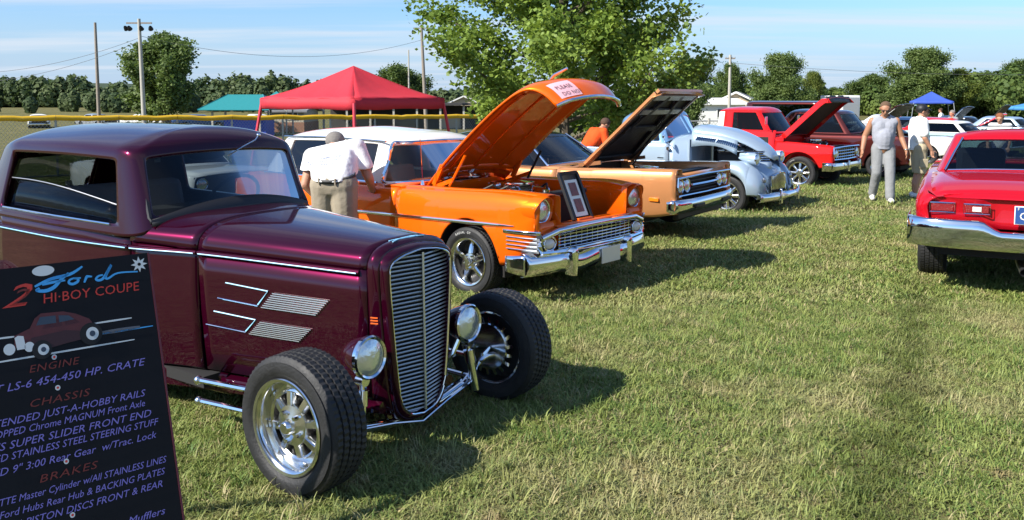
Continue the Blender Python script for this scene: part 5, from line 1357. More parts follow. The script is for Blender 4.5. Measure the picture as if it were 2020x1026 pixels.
canopy('red pop-up canopy tent standing on the grass behind the orange car', -3.70, 20.1, R(45+10.4), 1.50, 2.17, 2.93, red_fab, red_pole)
canopy('blue pop-up canopy tent in the distance before the woods', 38.6, 79, R(45+26), 1.65, 2.35, 3.25, blue_fab, M['galv'])
canopy('small light blue canopy cut by the right edge of the picture', 38.2, 62, R(20), 1.5, 2.0, 2.55, pbr('pale_blue_fabric', (.05, .22, .50), .75), M['galv'])
def pole(label, x, y, h, r=.13, arm=None, mat='wood_pole', lean=0, lamps=0):
    z = -.95
    t = thing('utility_pole', label, 'pole', (x, y, z))
    MB().tube([(0, 0, -.3), (lean*.5, 0, h*.5), (lean, 0, h)], [r*1.15, r, r*.75], 10).build('shaft', M[mat], t)
    if arm:
        a = MB().bar((lean-arm/2, 0, h-.25), (lean+arm/2, 0, h-.25), .08, .09).build('cross_arm', M['wood_pole'], t)
        for k in (-.9, -.35, .35, .9) if not lamps else ():
            MB().lathe([(0, .16), (.035, .15), (.05, .08), (.03, 0)], (lean+arm/2*k, 0, h-.29), (0, 0, 1), 8).build('insulator', M['galv'], a)
        if lamps:
            for k in ((-1, -.72, .2, .95) if lamps == 4 else (-1, 1)):
                l_ = MB().lathe([(.06, .14), (.10, .08), (.15, -.10), (.14, -.12), (0, -.08)], (lean+arm/2*k, -.1, h-.55), (.12*k, -.6, .55), 12).build('flood_lamp', M['dark_metal'], a)
    return t
pole('tall bare pole standing at the far left of the ball field', -29.9, 62.0, 8.1, .12, mat='wood_pole')
pole('ball field light pole with lamps on a cross arm, before the dark green tree', -21.9, 51.0, 7.35, .12, 1.5, 'pale_pole', -.10, 4)
pole('leaning utility pole with lamps just left of the big maple', -7.0, 70.0, 8.6, .14, 1.3, 'wood_pole', -.35, 2)
pole('thin pale pole rising behind the red canopy', -12.0, 100.0, 8.3, .10, mat='pale_pole')
pole('pale pole showing through the big maple crown', 6.4, 51.0, 7.4, .22, mat='pale_pole')
pole('utility pole with a small cross arm by the grey roofed house', 15.2, 60.0, 5.7, .11, .7, 'pale_pole')
def cable(label, a, b, sag, r=.012):
    a, b = V(*a), V(*b)
    o = MB().tube([a.lerp(b, t)+V(0, 0, -sag*4*t*(1-t)) for t in lin(0, 1, 25)], r, 5).build('cable', M['wire'], None)
    tag(o, label, 'cable')
cable('upper slack cable running from the light pole to the left edge', (-21.98, 51, 5.3), (-52, 62, 6.2), 2.4)
cable('lower slack cable running from the light pole to the left edge', (-21.98, 51, 5.1), (-52, 60, 5.6), 2.7)
cable('long slack cable strung between the light pole and the leaning pole', (-21.98, 51, 5.4), (-7.2, 70, 6.5), 1.3)
cable('cable running off to the right from the small cross arm pole', (15.2, 60, 4.2), (60, 62, 4.6), 1.0)
# ---- buildings
def house(name, label, x, y, w, d, h, ridge, wall, roof, rz=0, base=-.9, wins=(), doors=(), gable_front=True, lower=None):
    t = thing(name, label, 'building', (x, y, base), rz)
    MB().box((0, 0, h/2), (w, d, h)).build('wall', wall, t)
    if lower: MB().box((0, 0, h*.22), (w+.06, d+.06, h*.44)).build('lower_wall', lower, t)
    ov = .35
    if gable_front:
        pts = [(-w/2-ov, -d/2-ov, h-.05), (0, -d/2-ov, h+ridge), (w/2+ov, -d/2-ov, h-.05), (w/2+ov, -d/2-ov, h-.22), (0, -d/2-ov, h+ridge-.17), (-w/2-ov, -d/2-ov, h-.22)]
        r = MB().prism(pts, (0, d+2*ov, 0)).build('roof', roof, t)
        MB().prism([(-w/2, -d/2, h), (w/2, -d/2, h), (0, -d/2, h+ridge-.2)], (0, .1, 0)).build('gable', wall, t)
        for s in (-1, 1): MB().bar((s*(w/2+ov), -d/2-ov-.02, h-.12), (0, -d/2-ov-.02, h+ridge-.08), .03, .16).build('barge_board', M['white_wall'], r)
    else:
        pts = [(-w/2-ov, -d/2-ov, h-.05), (-w/2-ov, 0, h+ridge), (-w/2-ov, d/2+ov, h-.05), (-w/2-ov, d/2+ov, h-.2), (-w/2-ov, 0, h+ridge-.15), (-w/2-ov, -d/2-ov, h-.2)]
        MB().prism(pts, (w+2*ov, 0, 0)).build('roof', roof, t)
    for (a, z, ww, hh) in wins:
        f = MB().box((a, -d/2-.02, z), (ww+.14, .06, hh+.14)).build('window', M['white_wall'], t); MB().box((a, -d/2-.06, z), (ww, .03, hh)).build('pane', M['window_dark'], f)
    for (a, ww, hh) in doors: MB().box((a, -d/2-.04, hh/2), (ww, .05, hh)).build('door', M['shed_dark'], t)
    return t
teal = pbr('teal_metal_roof', (.022, .21, .22), .45, var=.1)
def pavilion():
    t = thing('pavilion', 'concession pavilion with hipped teal roof and blue side', 'building', (-18.9, 60, -.9))
    w, d, h = 3.6, 3, 1.85
    MB().box((0.5, 0, .65), (w*.8, d*.7, 1.3)).build('wall', pbr('blue_panel', (.02, .06, .42), .5), t)
    for sx in (-1, 1):
        for sy in (-1, 1): MB().box((sx*w*.45, sy*d*.45, h/2), (.12, .12, h)).build('post', M['pale_pole'], t)
    e = [V(-w/2-.6, -d/2-.5, h), V(w/2+.6, -d/2-.5, h), V(w/2+.6, d/2+.5, h), V(-w/2-.6, d/2+.5, h)]; r0 = V(-w*.25, 0, h+1.05); r1 = V(w*.4, 0, h+1.05)
    for k, f in enumerate(([e[0], e[1], r1, r0], [e[1], e[2], r1], [e[2], e[3], r0, r1], [e[3], e[0], r0])):
        MB().add(f, [tuple(range(len(f)))]).build('roof_slope', teal, t, solid=.06, smooth=False)
    t2 = thing('pavilion', 'smaller teal roof rising just left of the red canopy', 'building', (-17.0, 62, -.9))
    MB().lathe([(0, 3.15), (1.6, 2.2), (1.6, 2.1), (0, 2.1)], (0, 0, 0), (0, 0, 1), 4, a0=.78).build('roof', teal, t2, smooth=False)
    for sx in (-1, 1):
        for sy in (-1, 1): MB().box((sx*.9, sy*.9, 1.05), (.1, .1, 2.1)).build('post', M['pale_pole'], t2)
pavilion()
house('clubhouse', 'low beige clubhouse with brick base seen under the red canopy', -17.6, 69.5, 2.6, 5, 1.75, .35, M['concrete'], M['roof_grey'], wins=((.4, 1.3, .8, .5),), lower=M['brick'], gable_front=False)
def shed():
    t = thing('machine_shed', 'long dark open fronted shed behind the yellow capped fence', 'building', (-9.0, 74, -.9))
    MB().box((0, 1.6, 1.0), (14, .2, 2.0)).build('back_wall', M['shed_dark'], t)
    MB().box((0, 0, 2.15), (14.6, 4.2, .18)).build('roof', M['shed_dark'], t)
    for k in range(8): MB().box((-6.9+13.8*k/7, -1.7, 1.05), (.16, .16, 2.1)).build('post', M['pale_pole'], t)
    for k in range(3): MB().box((-4+3.8*k, .5, .55), (1.8, 1.5, 1.1)).build('stored_box', M['concrete'] if k == 2 else M['window_dark'], t, bevel=.1)
shed()
h_ = house('cottage', 'small tan gabled cottage with porch posts right of the red canopy', -6.0, 110, 5.6, 7, 2.0, 1.35, M['tan_wall'], M['tan_wall'], base=-1.25, wins=((-1.2, 1.15, .9, .9), (1.3, 1.15, .9, .9)), doors=((.1, .9, 1.9),))
for k in (-2.6, -.9, .9, 2.6): MB().box((k, -3.75, 1.0), (.22, .22, 2.0)).build('porch_post', M['white_wall'], h_)
house('long_building', 'long low white building beyond the raised copper hood', 17.8, 82, 6.6, 8, 2.25, .45, M['white_wall'], M['white_wall'], base=-.9, gable_front=False, wins=((-1.5, 1.3, 1.0, .7), (1.4, 1.3, 1.0, .7)))
house('cottage', 'grey roofed cottage with a cream gable beside the utility pole', 22.2, 84, 3.4, 5, 2.35, .95, M['tan_wall'], M['roof_grey'], rz=R(-20), base=-.9, wins=((0, 1.5, .8, .8),))
bx = thing('box_trailer', 'white box trailer parked in front of the far woods', 'trailer', (25.2, 66, -.9), R(90))
MB().box((0, 0, 1.75), (4.5, 1.35, 2.2)).build('box', M['white_wall'], bx, bevel=.05); MB().box((0, 0, .55), (4.2, 1.2, .12)).build('chassis', M['underside'], bx)
MB().box((-2.26, 0, 1.75), (.03, 1.15, 1.9)).build('rear_door', M['grey_paint'], bx)
for s in (-1, 1): make_wheel(bx, -1.0, s, .62, .35, .2, .2, 'disc', False, 24)
# ================================================================= trees
def leaf_mat(name, c, c2, tr):
    m, n, l, b = nt(name)
    g = n.new('ShaderNodeNewGeometry'); z = n.new('ShaderNodeTexNoise'); z.inputs['Scale'].default_value = 1.1; z.inputs['Detail'].default_value = 3
    l.new(g.outputs['Position'], z.inputs['Vector'])
    z2 = n.new('ShaderNodeTexWhiteNoise'); l.new(g.outputs['Random Per Island'], z2.inputs[1]); z2.noise_dimensions = '1D'
    mr = n.new('ShaderNodeMapRange'); mr.inputs['From Min'].default_value = .35; mr.inputs['From Max'].default_value = .65; l.new(z.outputs[0], mr.inputs['Value'])
    ad = n.new('ShaderNodeMath'); ad.operation = 'MULTIPLY_ADD'; l.new(z2.outputs[0], ad.inputs[0]); ad.inputs[1].default_value = .6; ad.inputs[2].default_value = -.3
    ad2 = n.new('ShaderNodeMath'); ad2.use_clamp = True; l.new(mr.outputs[0], ad2.inputs[0]); l.new(ad.outputs[0], ad2.inputs[1])
    x = n.new('ShaderNodeMix'); x.data_type = 'RGBA'; l.new(ad2.outputs[0], x.inputs['Factor']); x.inputs['A'].default_value = (*c, 1); x.inputs['B'].default_value = (*c2, 1)
    l.new(x.outputs['Result'], b.inputs['Base Color']); b.inputs['Roughness'].default_value = .5; b.inputs['Specular IOR Level'].default_value = .2
    t = n.new('ShaderNodeBsdfTranslucent'); t.inputs[0].default_value = (*tr, 1)
    mx_ = n.new('ShaderNodeMixShader'); mx_.inputs[0].default_value = .25; l.new(b.outputs[0], mx_.inputs[1]); l.new(t.outputs[0], mx_.inputs[2]); l.new(mx_.outputs[0], n['Material Output'].inputs[0])
    return m
LM = leaf_mat('maple_leaf', (.100, .165, .030), (.220, .300, .058), (.36, .50, .06))
LD = leaf_mat('dark_leaf', (.068, .108, .034), (.145, .195, .056), (.17, .26, .05))
LG = leaf_mat('mid_leaf', (.052, .090, .024), (.120, .165, .042), (.12, .19, .03))
LY = leaf_mat('yellow_green_leaf', (.075, .110, .022), (.15, .18, .035), (.14, .20, .03))
BK = pbr('bark', (.12, .095, .07), .95, bump=.6, bscale=14, var=.3)
def grow(rnd, h, r0, spread, first, n1, droop=.0, up=.5):
    """tapered trunk with limbs; returns (limb paths, twig points)"""
    paths = []; tips = []
    tr = [V(0, 0, 0)]; lean = V(rnd.uniform(-.03, .03), rnd.uniform(-.03, .03), 0)
    k = 10
    for i in range(1, k+1): tr.append(V(0, 0, h*i/k)+lean*h*i/k+V(rnd.uniform(-1, 1), rnd.uniform(-1, 1), 0)*h*.008*i/3)
    paths.append((tr, [r0*(1-.9*i/k)+.01 for i in range(k+1)]))
    ang = rnd.uniform(0, 6.28)
    for i in range(n1):
        f = first+(1-first)*(i+rnd.random()*.5)/n1; base = tr[0].lerp(tr[-1], 0) if 0 else V(*[tr[min(k-1, int(f*k))][q] for q in range(3)])
        base = tr[min(k-1, int(f*k))].lerp(tr[min(k, int(f*k)+1)], f*k-int(f*k))
        ang += 2.4+rnd.uniform(-.4, .4); prof_ = math.sin(min(1, (1-f)/(1-first)*.9+.12)*math.pi*.62)
        L = spread*prof_*rnd.uniform(.55, 1.22); d = V(math.cos(ang), math.sin(ang), up*rnd.uniform(.4, 1.3)+.5*f).normalized()
        p = base; pts = [p]; n = 6
        for s in range(n):
            d = (d+V(rnd.uniform(-.16, .16), rnd.uniform(-.16, .16), rnd.uniform(-.05, .14)-droop)).normalized(); p = p+d*L/n; pts.append(p)
            if s >= 1:
                for _ in range(3):
                    sd = (d+V(rnd.uniform(-1, 1), rnd.uniform(-1, 1), rnd.uniform(-.35, .6))).normalized(); l2 = L*rnd.uniform(.16, .36)*(1-.25*s/n)
                    q = p+sd*l2*.5; q2 = q+(sd+V(0, 0, rnd.uniform(-.2, .25))).normalized()*l2*.5
                    paths.append(([p, q, q2], [r0*.10*(1-s/n)+.006, .008, .004])); tips += [q, q2, p.lerp(q, .6), q.lerp(q2, .5)]
        paths.append((pts, [r0*.42*(1-f*.6)*(1-.85*j/n)+.008 for j in range(n+1)])); tips.append(p)
    return paths, tips
def leaves(rnd, tips, per, rad, size, mb, flat=.6):
    for p in tips:
        for _ in range(per):
            o = p+V(rnd.gauss(0, 1), rnd.gauss(0, 1), rnd.gauss(0, 1)*flat)*rad
            n = V(rnd.uniform(-1, 1), rnd.uniform(-1, 1), rnd.uniform(-.2, 1.2)).normalized(); s, u = frame_of(n, V(rnd.uniform(-1, 1), rnd.uniform(-1, 1), .1))
            w = size*rnd.uniform(.6, 1.25)
            mb.add([o-u*w*.6, o+s*w*.42-u*w*.05, o+u*w*.62, o-s*w*.42-u*w*.05], [(0, 1, 2, 3)])
def tree_mesh(seed, h, r0, spread, first, n1, per, rad, size, up=.5, droop=0, minr=.010):
    rnd = random.Random(seed); paths, tips = grow(rnd, h, r0, spread, first, n1, droop, up)
    tk = MB()
    for i, (p, r) in enumerate(paths):
        if r[0] > minr: tk.tube(p, r, 7 if i == 0 else 5)
    cr = MB(); leaves(rnd, tips, per, rad, size, cr)
    return tk.mesh('trunk'), cr.mesh('crown', False)
def tree(label, x, y, z, meshes, lm, sc=1, rz=0, group=None, sz=1):
    t = thing('tree', label, 'tree', (x, y, z), rz, group); t.scale = (sc, sc, sc*sz)
    a = obj('trunk', meshes[0], None, t)
    if not meshes[0].materials: meshes[0].materials.append(BK)
    c = obj('crown', meshes[1].copy() if meshes[1].materials and meshes[1].materials[0] != lm else meshes[1], lm, t)
    return t
mp_m = tree_mesh(11, 8.8, .17, 3.65, .07, 46, 30, .25, .125, up=.22)
tree('large light green maple in full leaf behind the raised orange hood', 1.55, 25.2, -.58, mp_m, LM, 1, 1.0)
tA = tree_mesh(21, 6.6, .20, 3.6, .10, 17, 40, .42, .19, up=.55)
tB = tree_mesh(22, 8.0, .24, 4.3, .08, 19, 40, .48, .21, up=.65)
tC = tree_mesh(23, 5.8, .18, 3.5, .06, 17, 40, .42, .19, up=.45)
tD = tree_mesh(27, 6.0, .20, 3.7, .06, 24, 20, .30, .20, up=1.0)
tree('dark green spreading tree right behind the ball field light pole', -25.0, 61.5, -1.0, tD, LD, 1.0, .6)
tree('small round tree peeping over the red canopy\'s right slope', -13.2, 103, -1.1, tC, LG, 1.0, 2.0)
for lb, px_, dep, wpx, topy, mm, lm in (
        ('dark tree just right of the big maple', 1352, 55, 118, 108, tC, LD), ('slim tree behind the utility pole', 1440, 85, 66, 124, tA, LG), ('broad dark green tree over the grey roofed cottage', 1537, 66, 128, 104, tB, LD),
        ('bright green young tree right of the broad dark one', 1602, 88, 52, 140, tA, LY), ('low tree behind the white box trailer', 1645, 120, 60, 172, tC, LG), ('round tree left of the tallest tree at right', 1712, 96, 98, 146, tC, LG), ('tallest dark tree above the blue canopy', 1815, 78, 145, 94, tB, LD),
        ('yellowish green tree right of the tallest tree', 1875, 80, 100, 135, tC, LY), ('green tree in the wood edge above the red raised hood', 1942, 88, 105, 142, tA, LG), ('tree at the far right edge of the wood', 2008, 90, 100, 118, tB, LG), ('shrubby tree below the tallest tree', 1775, 84, 90, 172, tC, LD), ('leafy tree low in the wood edge at right', 1985, 82, 110, 165, tC, LG), ('low leafy tree behind the cap wearing man', 1900, 84, 95, 170, tA, LG)):
    dep = dep*1.35 if px_ > 1640 else dep; s = 1686/dep; X = (px_-1010)/s; H = (195-topy)/s+1.7+.95; h0 = {id(tA): 7.8, id(tB): 9.6, id(tC): 6.9}[id(mm)]; w0 = {id(tA): 7.6, id(tB): 9.0, id(tC): 7.3}[id(mm)]
    sc = wpx/s/w0; tree(lb, X, dep, -1.0, mm, lm, sc, px_*.7, sz=H/h0/sc)
# the far woods read as one mass
def woods(name, label, spans, per_m, n_leaf, size, lm, seed):
    """a belt of crowns of different height and width, run together as one mass"""
    rnd = random.Random(seed); mb = MB()
    for (x0, y0, x1, y1, hgt) in spans:
        L = math.hypot(x1-x0, y1-y0)
        for _ in range(int(L*per_m)):
            t = rnd.random(); x = x0+(x1-x0)*t; y = y0+(y1-y0)*t+rnd.uniform(0, 24)
            top = hgt*rnd.uniform(.55, 1.05)*(.85+.4*noise.noise(V(x*.03, y*.03, seed)))-1; r = rnd.uniform(.22, .42)*hgt*.62
            for _ in range(n_leaf):
                a = rnd.uniform(0, 6.283); u = rnd.uniform(-.9, 1); q = math.sqrt(1-u*u)*rnd.uniform(.72, 1.05)
                o = V(x+r*q*math.cos(a), y+r*q*math.sin(a), top-(top+1)*.5+(top+1)*.5*u*rnd.uniform(.85, 1.03)+rnd.gauss(0, .12)*r)
                w = size*rnd.uniform(.6, 1.4); nn_ = V(math.cos(a)+rnd.uniform(-.6, .6), math.sin(a)+rnd.uniform(-.6, .6), u+rnd.uniform(-.3, .8)).normalized(); s, uu = frame_of(nn_, V(rnd.uniform(-1, 1), rnd.uniform(-1, 1), .3))
                mb.add([o-uu*w*.6, o+s*w*.5, o+uu*w*.6, o-s*w*.5], [(0, 1, 2, 3)])
    o = mb.build(name, lm, None, smooth=False); tag(o, label, 'woods', None, 'stuff')
def wood_mat(name, c, c2, tr, sc):
    m = leaf_mat(name, c, c2, tr); m.node_tree.nodes['Noise Texture'].inputs['Scale'].default_value = sc; m.node_tree.nodes['Principled BSDF'].inputs['Specular IOR Level'].default_value = .08; return m
WD = wood_mat('far_wood_leaf', (.060, .092, .044), (.120, .152, .066), (.11, .17, .05), .16)
WG = wood_mat('wood_edge_leaf', (.055, .095, .028), (.140, .185, .046), (.13, .20, .04), .22)
woods('far_woods', 'distant dark wooded ridge behind the ball field at left', [(-200, 250, -58, 262, 11.0), (-70, 262, 30, 270, 8.0)], 2.8, 130, 1.0, WD, 5)
woods('wood_edge', 'green wood edge behind the show field at right', [(26, 118, 62, 112, 6.0), (60, 104, 98, 108, 8.2), (-10, 200, 60, 190, 6.5), (20, 150, 60, 150, 7)], 1.5, 300, .46, WG, 6)
woods('hedgerow', 'scrubby trees in front of the wooded ridge at left', [(-95, 150, -40, 160, 6.0)], .7, 300, .6, WD, 8)
rg = MB().grid([[(x, y, z) for y, z in ((262, -1), (290, 6+1.2*math.sin(x*.03)-max(0, (x+60)*.06)), (420, 7-max(0, (x+60)*.06)), (600, -1))] for x in lin(-420, 40, 20)]).build('wooded_hill', pbr('hill_cover', (.030, .052, .022), 1, var=.5, vscale=.3), None)
tag(rg, 'dark wooded hill on the horizon', None, None, 'structure')
# ================================================================= the cars further down the rows
def bgcar(name, label, x, y, deg, mat, roof=None, hood_up=False, z=None, L=4.7, hgt=1.35, belt=.88, wide=.90, stripe=None, van=False, group=None, cabx=0, ang=40):
    z = tz(x, y) if z is None else z
    t = thing(name, label, 'van' if van else 'car', (x, y, z), R(deg), group); wb = L*.58; fo = L*.17; x1 = fo; x0 = fo-L
    hw = curve([(x0, wide*.86), (x0+.4, wide*.97), (x0+L*.5, wide), (x1-.3, wide*.98), (x1, wide*.90)])
    zt = curve([(x0, belt-.06), (x0+.8, belt+.02), (-wb*.5, belt-.01), (x1-.4, belt), (x1, belt-.05)]); zb = curve([(x0, .40), (-wb, .28), (0, .28), (x1, .38)])
    ar = [(0, .33, .36), (-wb, .33, .36)]; pf_ = [(0, .94), (.3, .985), (.6, 1), (.9, .97), (1, .93)]
    side_panel(t, 'body_side', mat, x0, x1, zb, zt, hw, pf_, ar, 30)
    cb = -.55+cabx; ce = x0+.95 if not van else x0+.1
    if not hood_up: hd_ = deck(t, 'hood', mat, cb, x1, lambda q: hw(q)*.93, zt, lambda q: zt(q)+.04, 8, 8)
    else:
        a = R(ang); S_ = x1-cb-.05
        hd_ = MB().grid([[(cb+s*math.cos(a)-.04*(1-u*u)*math.sin(a), u*wide*.80, zt(cb)+.03+s*math.sin(a)+.04*(1-u*u)-.08*max(0, (s/S_-.85)/.15)**2) for u in lin(-1, 1, 9)] for s in lin(0, S_, 9)]).build('hood', mat, t, angle=50, solid=.02)
        MB().grid([[(cb+s*math.cos(a)+.03, u*wide*.76, zt(cb)+s*math.sin(a)-.01) for u in (-1, 1)] for s in (.05, S_*.94)]).build('hood_underside', UB, hd_)
        MB().grid([[(q, s*hw(q)*.93, zt(q)), (q, s*wide*.80, zt(q)), (q, s*wide*.79, .5)] for s in (-1,) for q in lin(cb, x1, 6)]).build('fender_top', mat, t)
        MB().grid([[(q, s*hw(q)*.93, zt(q)), (q, s*wide*.80, zt(q)), (q, s*wide*.79, .5)] for s in (1,) for q in lin(cb, x1, 6)]).build('fender_top', mat, t)
        engine_bay(t, .0, belt-.12, .9); MB().grid([[(q, yy, .5) for q in (cb, x1)] for yy in (-.7, .7)]).build('splash_apron', M['underside'], t)
    if not van: deck(t, 'boot_lid', mat, x0, ce+.1, lambda q: hw(q)*.93, zt, lambda q: zt(q)+.03, 5, 6)
    rk = .55 if not van else .3; h = hgt; w = wide*.88; w2 = wide*.70; rb = .45 if not van else .05
    cc_ = [((cb, 0, belt+.03), (cb-rk, 0, h-.08)), ((cb-.1, -w*.6, belt+.02), (cb-rk-.03, -w2*.6, h-.085)), ((cb-.2, -w*.96, belt), (cb-rk-.08, -w2*.96, h-.10)), ((cb-.30, -w, belt), (cb-rk-.16, -w2, h-.10)), ((cb-.38, -w, belt), (cb-rk-.22, -w2, h-.09)),
           ((ce+.35, -w, belt), (ce+rb+.32, -w2, h-.09)), ((ce+.15, -w*.98, belt), (ce+rb+.12, -w2*.98, h-.10)), ((ce, -w*.8, belt+.01), (ce+rb, -w2*.8, h-.11)), ((ce-.03, -w*.4, belt+.02), (ce+rb-.02, -w2*.4, h-.10)), ((ce-.04, 0, belt+.02), (ce+rb-.03, 0, h-.10))]
    greenhouse(t, cc_, [(0, 2, 'windscreen'), (4, 5, 'side_window'), (7, 9, 'rear_window')], curve([(ce, h-.04), ((cb+ce)/2-.2, h), (cb-rk, h-.04)]), rows=(0, .06, .9, 1), mat=roof or mat, name='roof_shell', solid=.025, gmat=M['glass_dark'])
    MB().grid([[(q, yy, belt) for q in (ce, cb)] for yy in (-w, w)]).build('cabin_floor', M['cabin'], t)
    for (xx, nm) in ((x1+.04, 'front_bumper'), (x0-.04, 'rear_bumper')):
        sg = 1 if xx > 0 else -1
        MB().grid([[(xx+sg*dx-sg*.10*abs(v)**3, v*wide*.98, .46+dz) for dx, dz in ((-.06, .08), (.02, .06), (.03, 0), (.01, -.07), (-.06, -.08))] for v in lin(-1, 1, 13)]).build(nm, M['chrome'], t)
    MB().grid([[(x1-.02, v*wide*.88, q) for q in (.48, belt-.06)] for v in (-1, 1)]).build('grille', M['black'], t)
    MB().grid([[(x0+.01, v*wide*.86, q) for q in (.40, belt-.06)] for v in (-1, 1)]).build('tail_panel', mat, t)
    for s in (-1, 1):
        lamp(t, (x1, s*wide*.74, belt-.17), .085, (1, 0, 0)); MB().box((x0-.01, s*wide*.66, belt-.2), (.03, .28, .09)).build('tail_light', M['red_lens'], t)
        make_wheel(t, 0, s, wide-.14, .325, .20, .20, 'torque', False, 28); make_wheel(t, -wb, s, wide-.14, .325, .20, .20, 'torque', False, 28)
        if stripe:
            MB().grid([[(q, s*.16+dy, zt(q)+.04*(1-(abs(s*.16+dy)/(hw(q)*.93))**2.4)+.006) for dy in (-.10, 0, .10)] for q in lin(cb, x1-.02, 9)]).build('stripe', stripe, hd_)
            MB().grid([[(cb-rk-.1-q, s*.16+dy, h+.008-.10*max(0, .25-q)) for dy in (-.10, .10)] for q in lin(0, cb-rk-ce-rb-.3, 5)]).build('stripe', stripe, t)
    floorpan(t, x0+.3, x1-.3, wide*.8, .27)
    return t
bgcar('suv', 'dark maroon truck with raised hood right behind the red pickup', 10.25, 23.2, -40, M['maroon'], hood_up=True, L=4.8, hgt=1.80, belt=1.12, wide=.96)
bgcar('pony_car', 'white pony car with blue racing stripes behind the cap wearing man', 14.0, 28.5, -35, M['white_paint'], stripe=M['stripe_blue'], L=4.6, hgt=1.32, belt=.90)
bgcar('sedan', 'navy blue sedan with raised hood under the blue canopy', 18.6, 35.5, -42, M['navy'], hood_up=True, ang=48, hgt=1.45, belt=.95)
bgcar('sedan', 'black car with raised black hood near the grey shirted person', 22.0, 38.5, -42, M['black_paint'], hood_up=True, ang=52, hgt=1.5, belt=1.0)
bgcar('sedan', 'pale teal fifties car facing the aisle above the crimson roof', 17.6, 31.0, -50, M['teal_paint'], roof=M['white_paint'], hgt=1.42, belt=.95)
bgcar('sedan', 'red car with raised red hood near the right edge', 18.3, 30.6+2.2, -30, M['red'], hood_up=True, ang=30, hgt=1.5, belt=1.02)
bgcar('sedan', 'light blue sedan at the right edge beyond the crimson coupe', 22.6, 36.0, -48, M['sky_paint'], hgt=1.5, belt=1.0)
bgcar('delivery_van', 'dark van standing behind the red pickup cab', 12.4, 31.5, -40, M['black_paint'], van=True, hgt=2.15, belt=1.25, wide=.98, roof=M['maroon'])
bgcar('sedan', 'red sedan glimpsed between the blue pickup and the red pickup', 6.0, 26.5, -40, M['red'], hgt=1.45, belt=.95)
bgcar('jeep', 'yellow car parked far back behind the tank top man', 17.5, 44.0, -40, M['yellow_paint'], hgt=1.6, belt=1.0)
bgcar('sedan', 'white sedan glimpsed through the purple coupe\'s windows', -5.0, 14.3, -41, M['white_paint'], hgt=1.42, belt=.92)
for i, (xx, yy, mt, lb) in enumerate(((-42, 76, 'white_paint', 'small white car parked far left beyond the yellow fence cap'), (-37, 78, 'grey_paint', 'small grey car far left, second from the left edge'), (-31.5, 77, 'white_paint', 'small white car far off behind the bare pole'), (-26, 76, 'navy', 'small navy car far off behind the light pole'), (-21.5, 78, 'white_paint', 'small white car far off beside the teal pavilion'))):
    bgcar('parked_car', lb, xx, yy, -60+25*i, M[mt], z=-1.0, group='cars parked beyond the outfield fence')
bgcar('parked_car', 'pale silver car far right behind the pale teal one', 24.5, 44, -60, M['grey_paint'])
bgcar('parked_car', 'white car far back left of the blue canopy', 24.5, 52, -45, M['white_paint'])
# ================================================================= people
SKIN = pbr('skin', (.46, .23, .14), .55, bump=.05, var=.12, vscale=9)
SKIN2 = pbr('tanned_skin', (.38, .18, .10), .55, var=.12, vscale=9)
HAIRG = pbr('grey_hair', (.20, .18, .16), .8, bump=.6, bscale=120, var=.3, vscale=60)
HAIRB = pbr('brown_hair', (.07, .035, .018), .75, bump=.6, bscale=120)
HAIRR = pbr('auburn_hair', (.22, .07, .025), .7, bump=.6, bscale=120)
SHOE = pbr('white_shoe', (.68, .66, .64), .6, var=.15, vscale=20)
def cloth(name, c): return pbr(name, c, .88, spec=.2, bump=1.0, bscale=7, var=.14, vscale=6)
def skinmesh(cones, balls, voxel, smooth=4, cut=None):
    """one continuous surface grown over tapered limbs"""
    mb = MB()
    for a, b, ra, rb in cones:
        mb.tube([a, b], [ra, rb], 12); mb.ball(a, ra, 12, 8); mb.ball(b, rb, 12, 8)
    for c, r in balls: mb.ball(c, r, 16, 12)
    me = mb.mesh('body', True, None); o = bpy.data.objects.new('tmp', me); col.objects.link(o)
    m = o.modifiers.new('r', 'REMESH'); m.mode = 'VOXEL'; m.voxel_size = voxel
    s = o.modifiers.new('s', 'SMOOTH'); s.iterations = smooth; s.factor = .5
    r = bpy.data.meshes.new_from_object(o.evaluated_get(bpy.context.evaluated_depsgraph_get()))
    bpy.data.objects.remove(o)
    if cut:
        bm = bmesh.new(); bm.from_mesh(r)
        for p, n in cut: bmesh.ops.bisect_plane(bm, geom=bm.verts[:]+bm.edges[:]+bm.faces[:], plane_co=p, plane_no=n, clear_outer=True)
        bm.to_mesh(r); bm.free()
    r.shade_smooth(); return r
def hand(w, fwd, side, k=1.0, curl=.5):
    """palm, four unequal bent fingers and a thumb from its side; fwd = direction of the fingers"""
    f = V(*fwd).normalized(); s = V(*side).normalized(); n = f.cross(s).normalized(); w = V(*w); c = []
    kn = w+f*.085*k; c.append((w, kn-s*.022*k, .026*k, .022*k)); c.append((w, kn+s*.022*k, .026*k, .022*k))
    for i, L in enumerate((.066, .076, .070, .055)):
        b = kn+s*(.033-.022*i)*k; d = (f+n*curl*.3).normalized(); m = b+d*L*.5*k; d2 = (f+n*curl*1.1).normalized(); e = m+d2*L*.5*k
        c += [(b, m, .0098*k, .009*k), (m, e, .009*k, .0075*k)]
    t0 = w+f*.03*k+s*.028*k; t1 = t0+(f*.6+s*.8).normalized()*.036*k; t2 = t1+(f*.9+s*.3+n*.3).normalized()*.034*k
    c += [(t0, t1, .0125*k, .011*k), (t1, t2, .011*k, .009*k)]
    return c
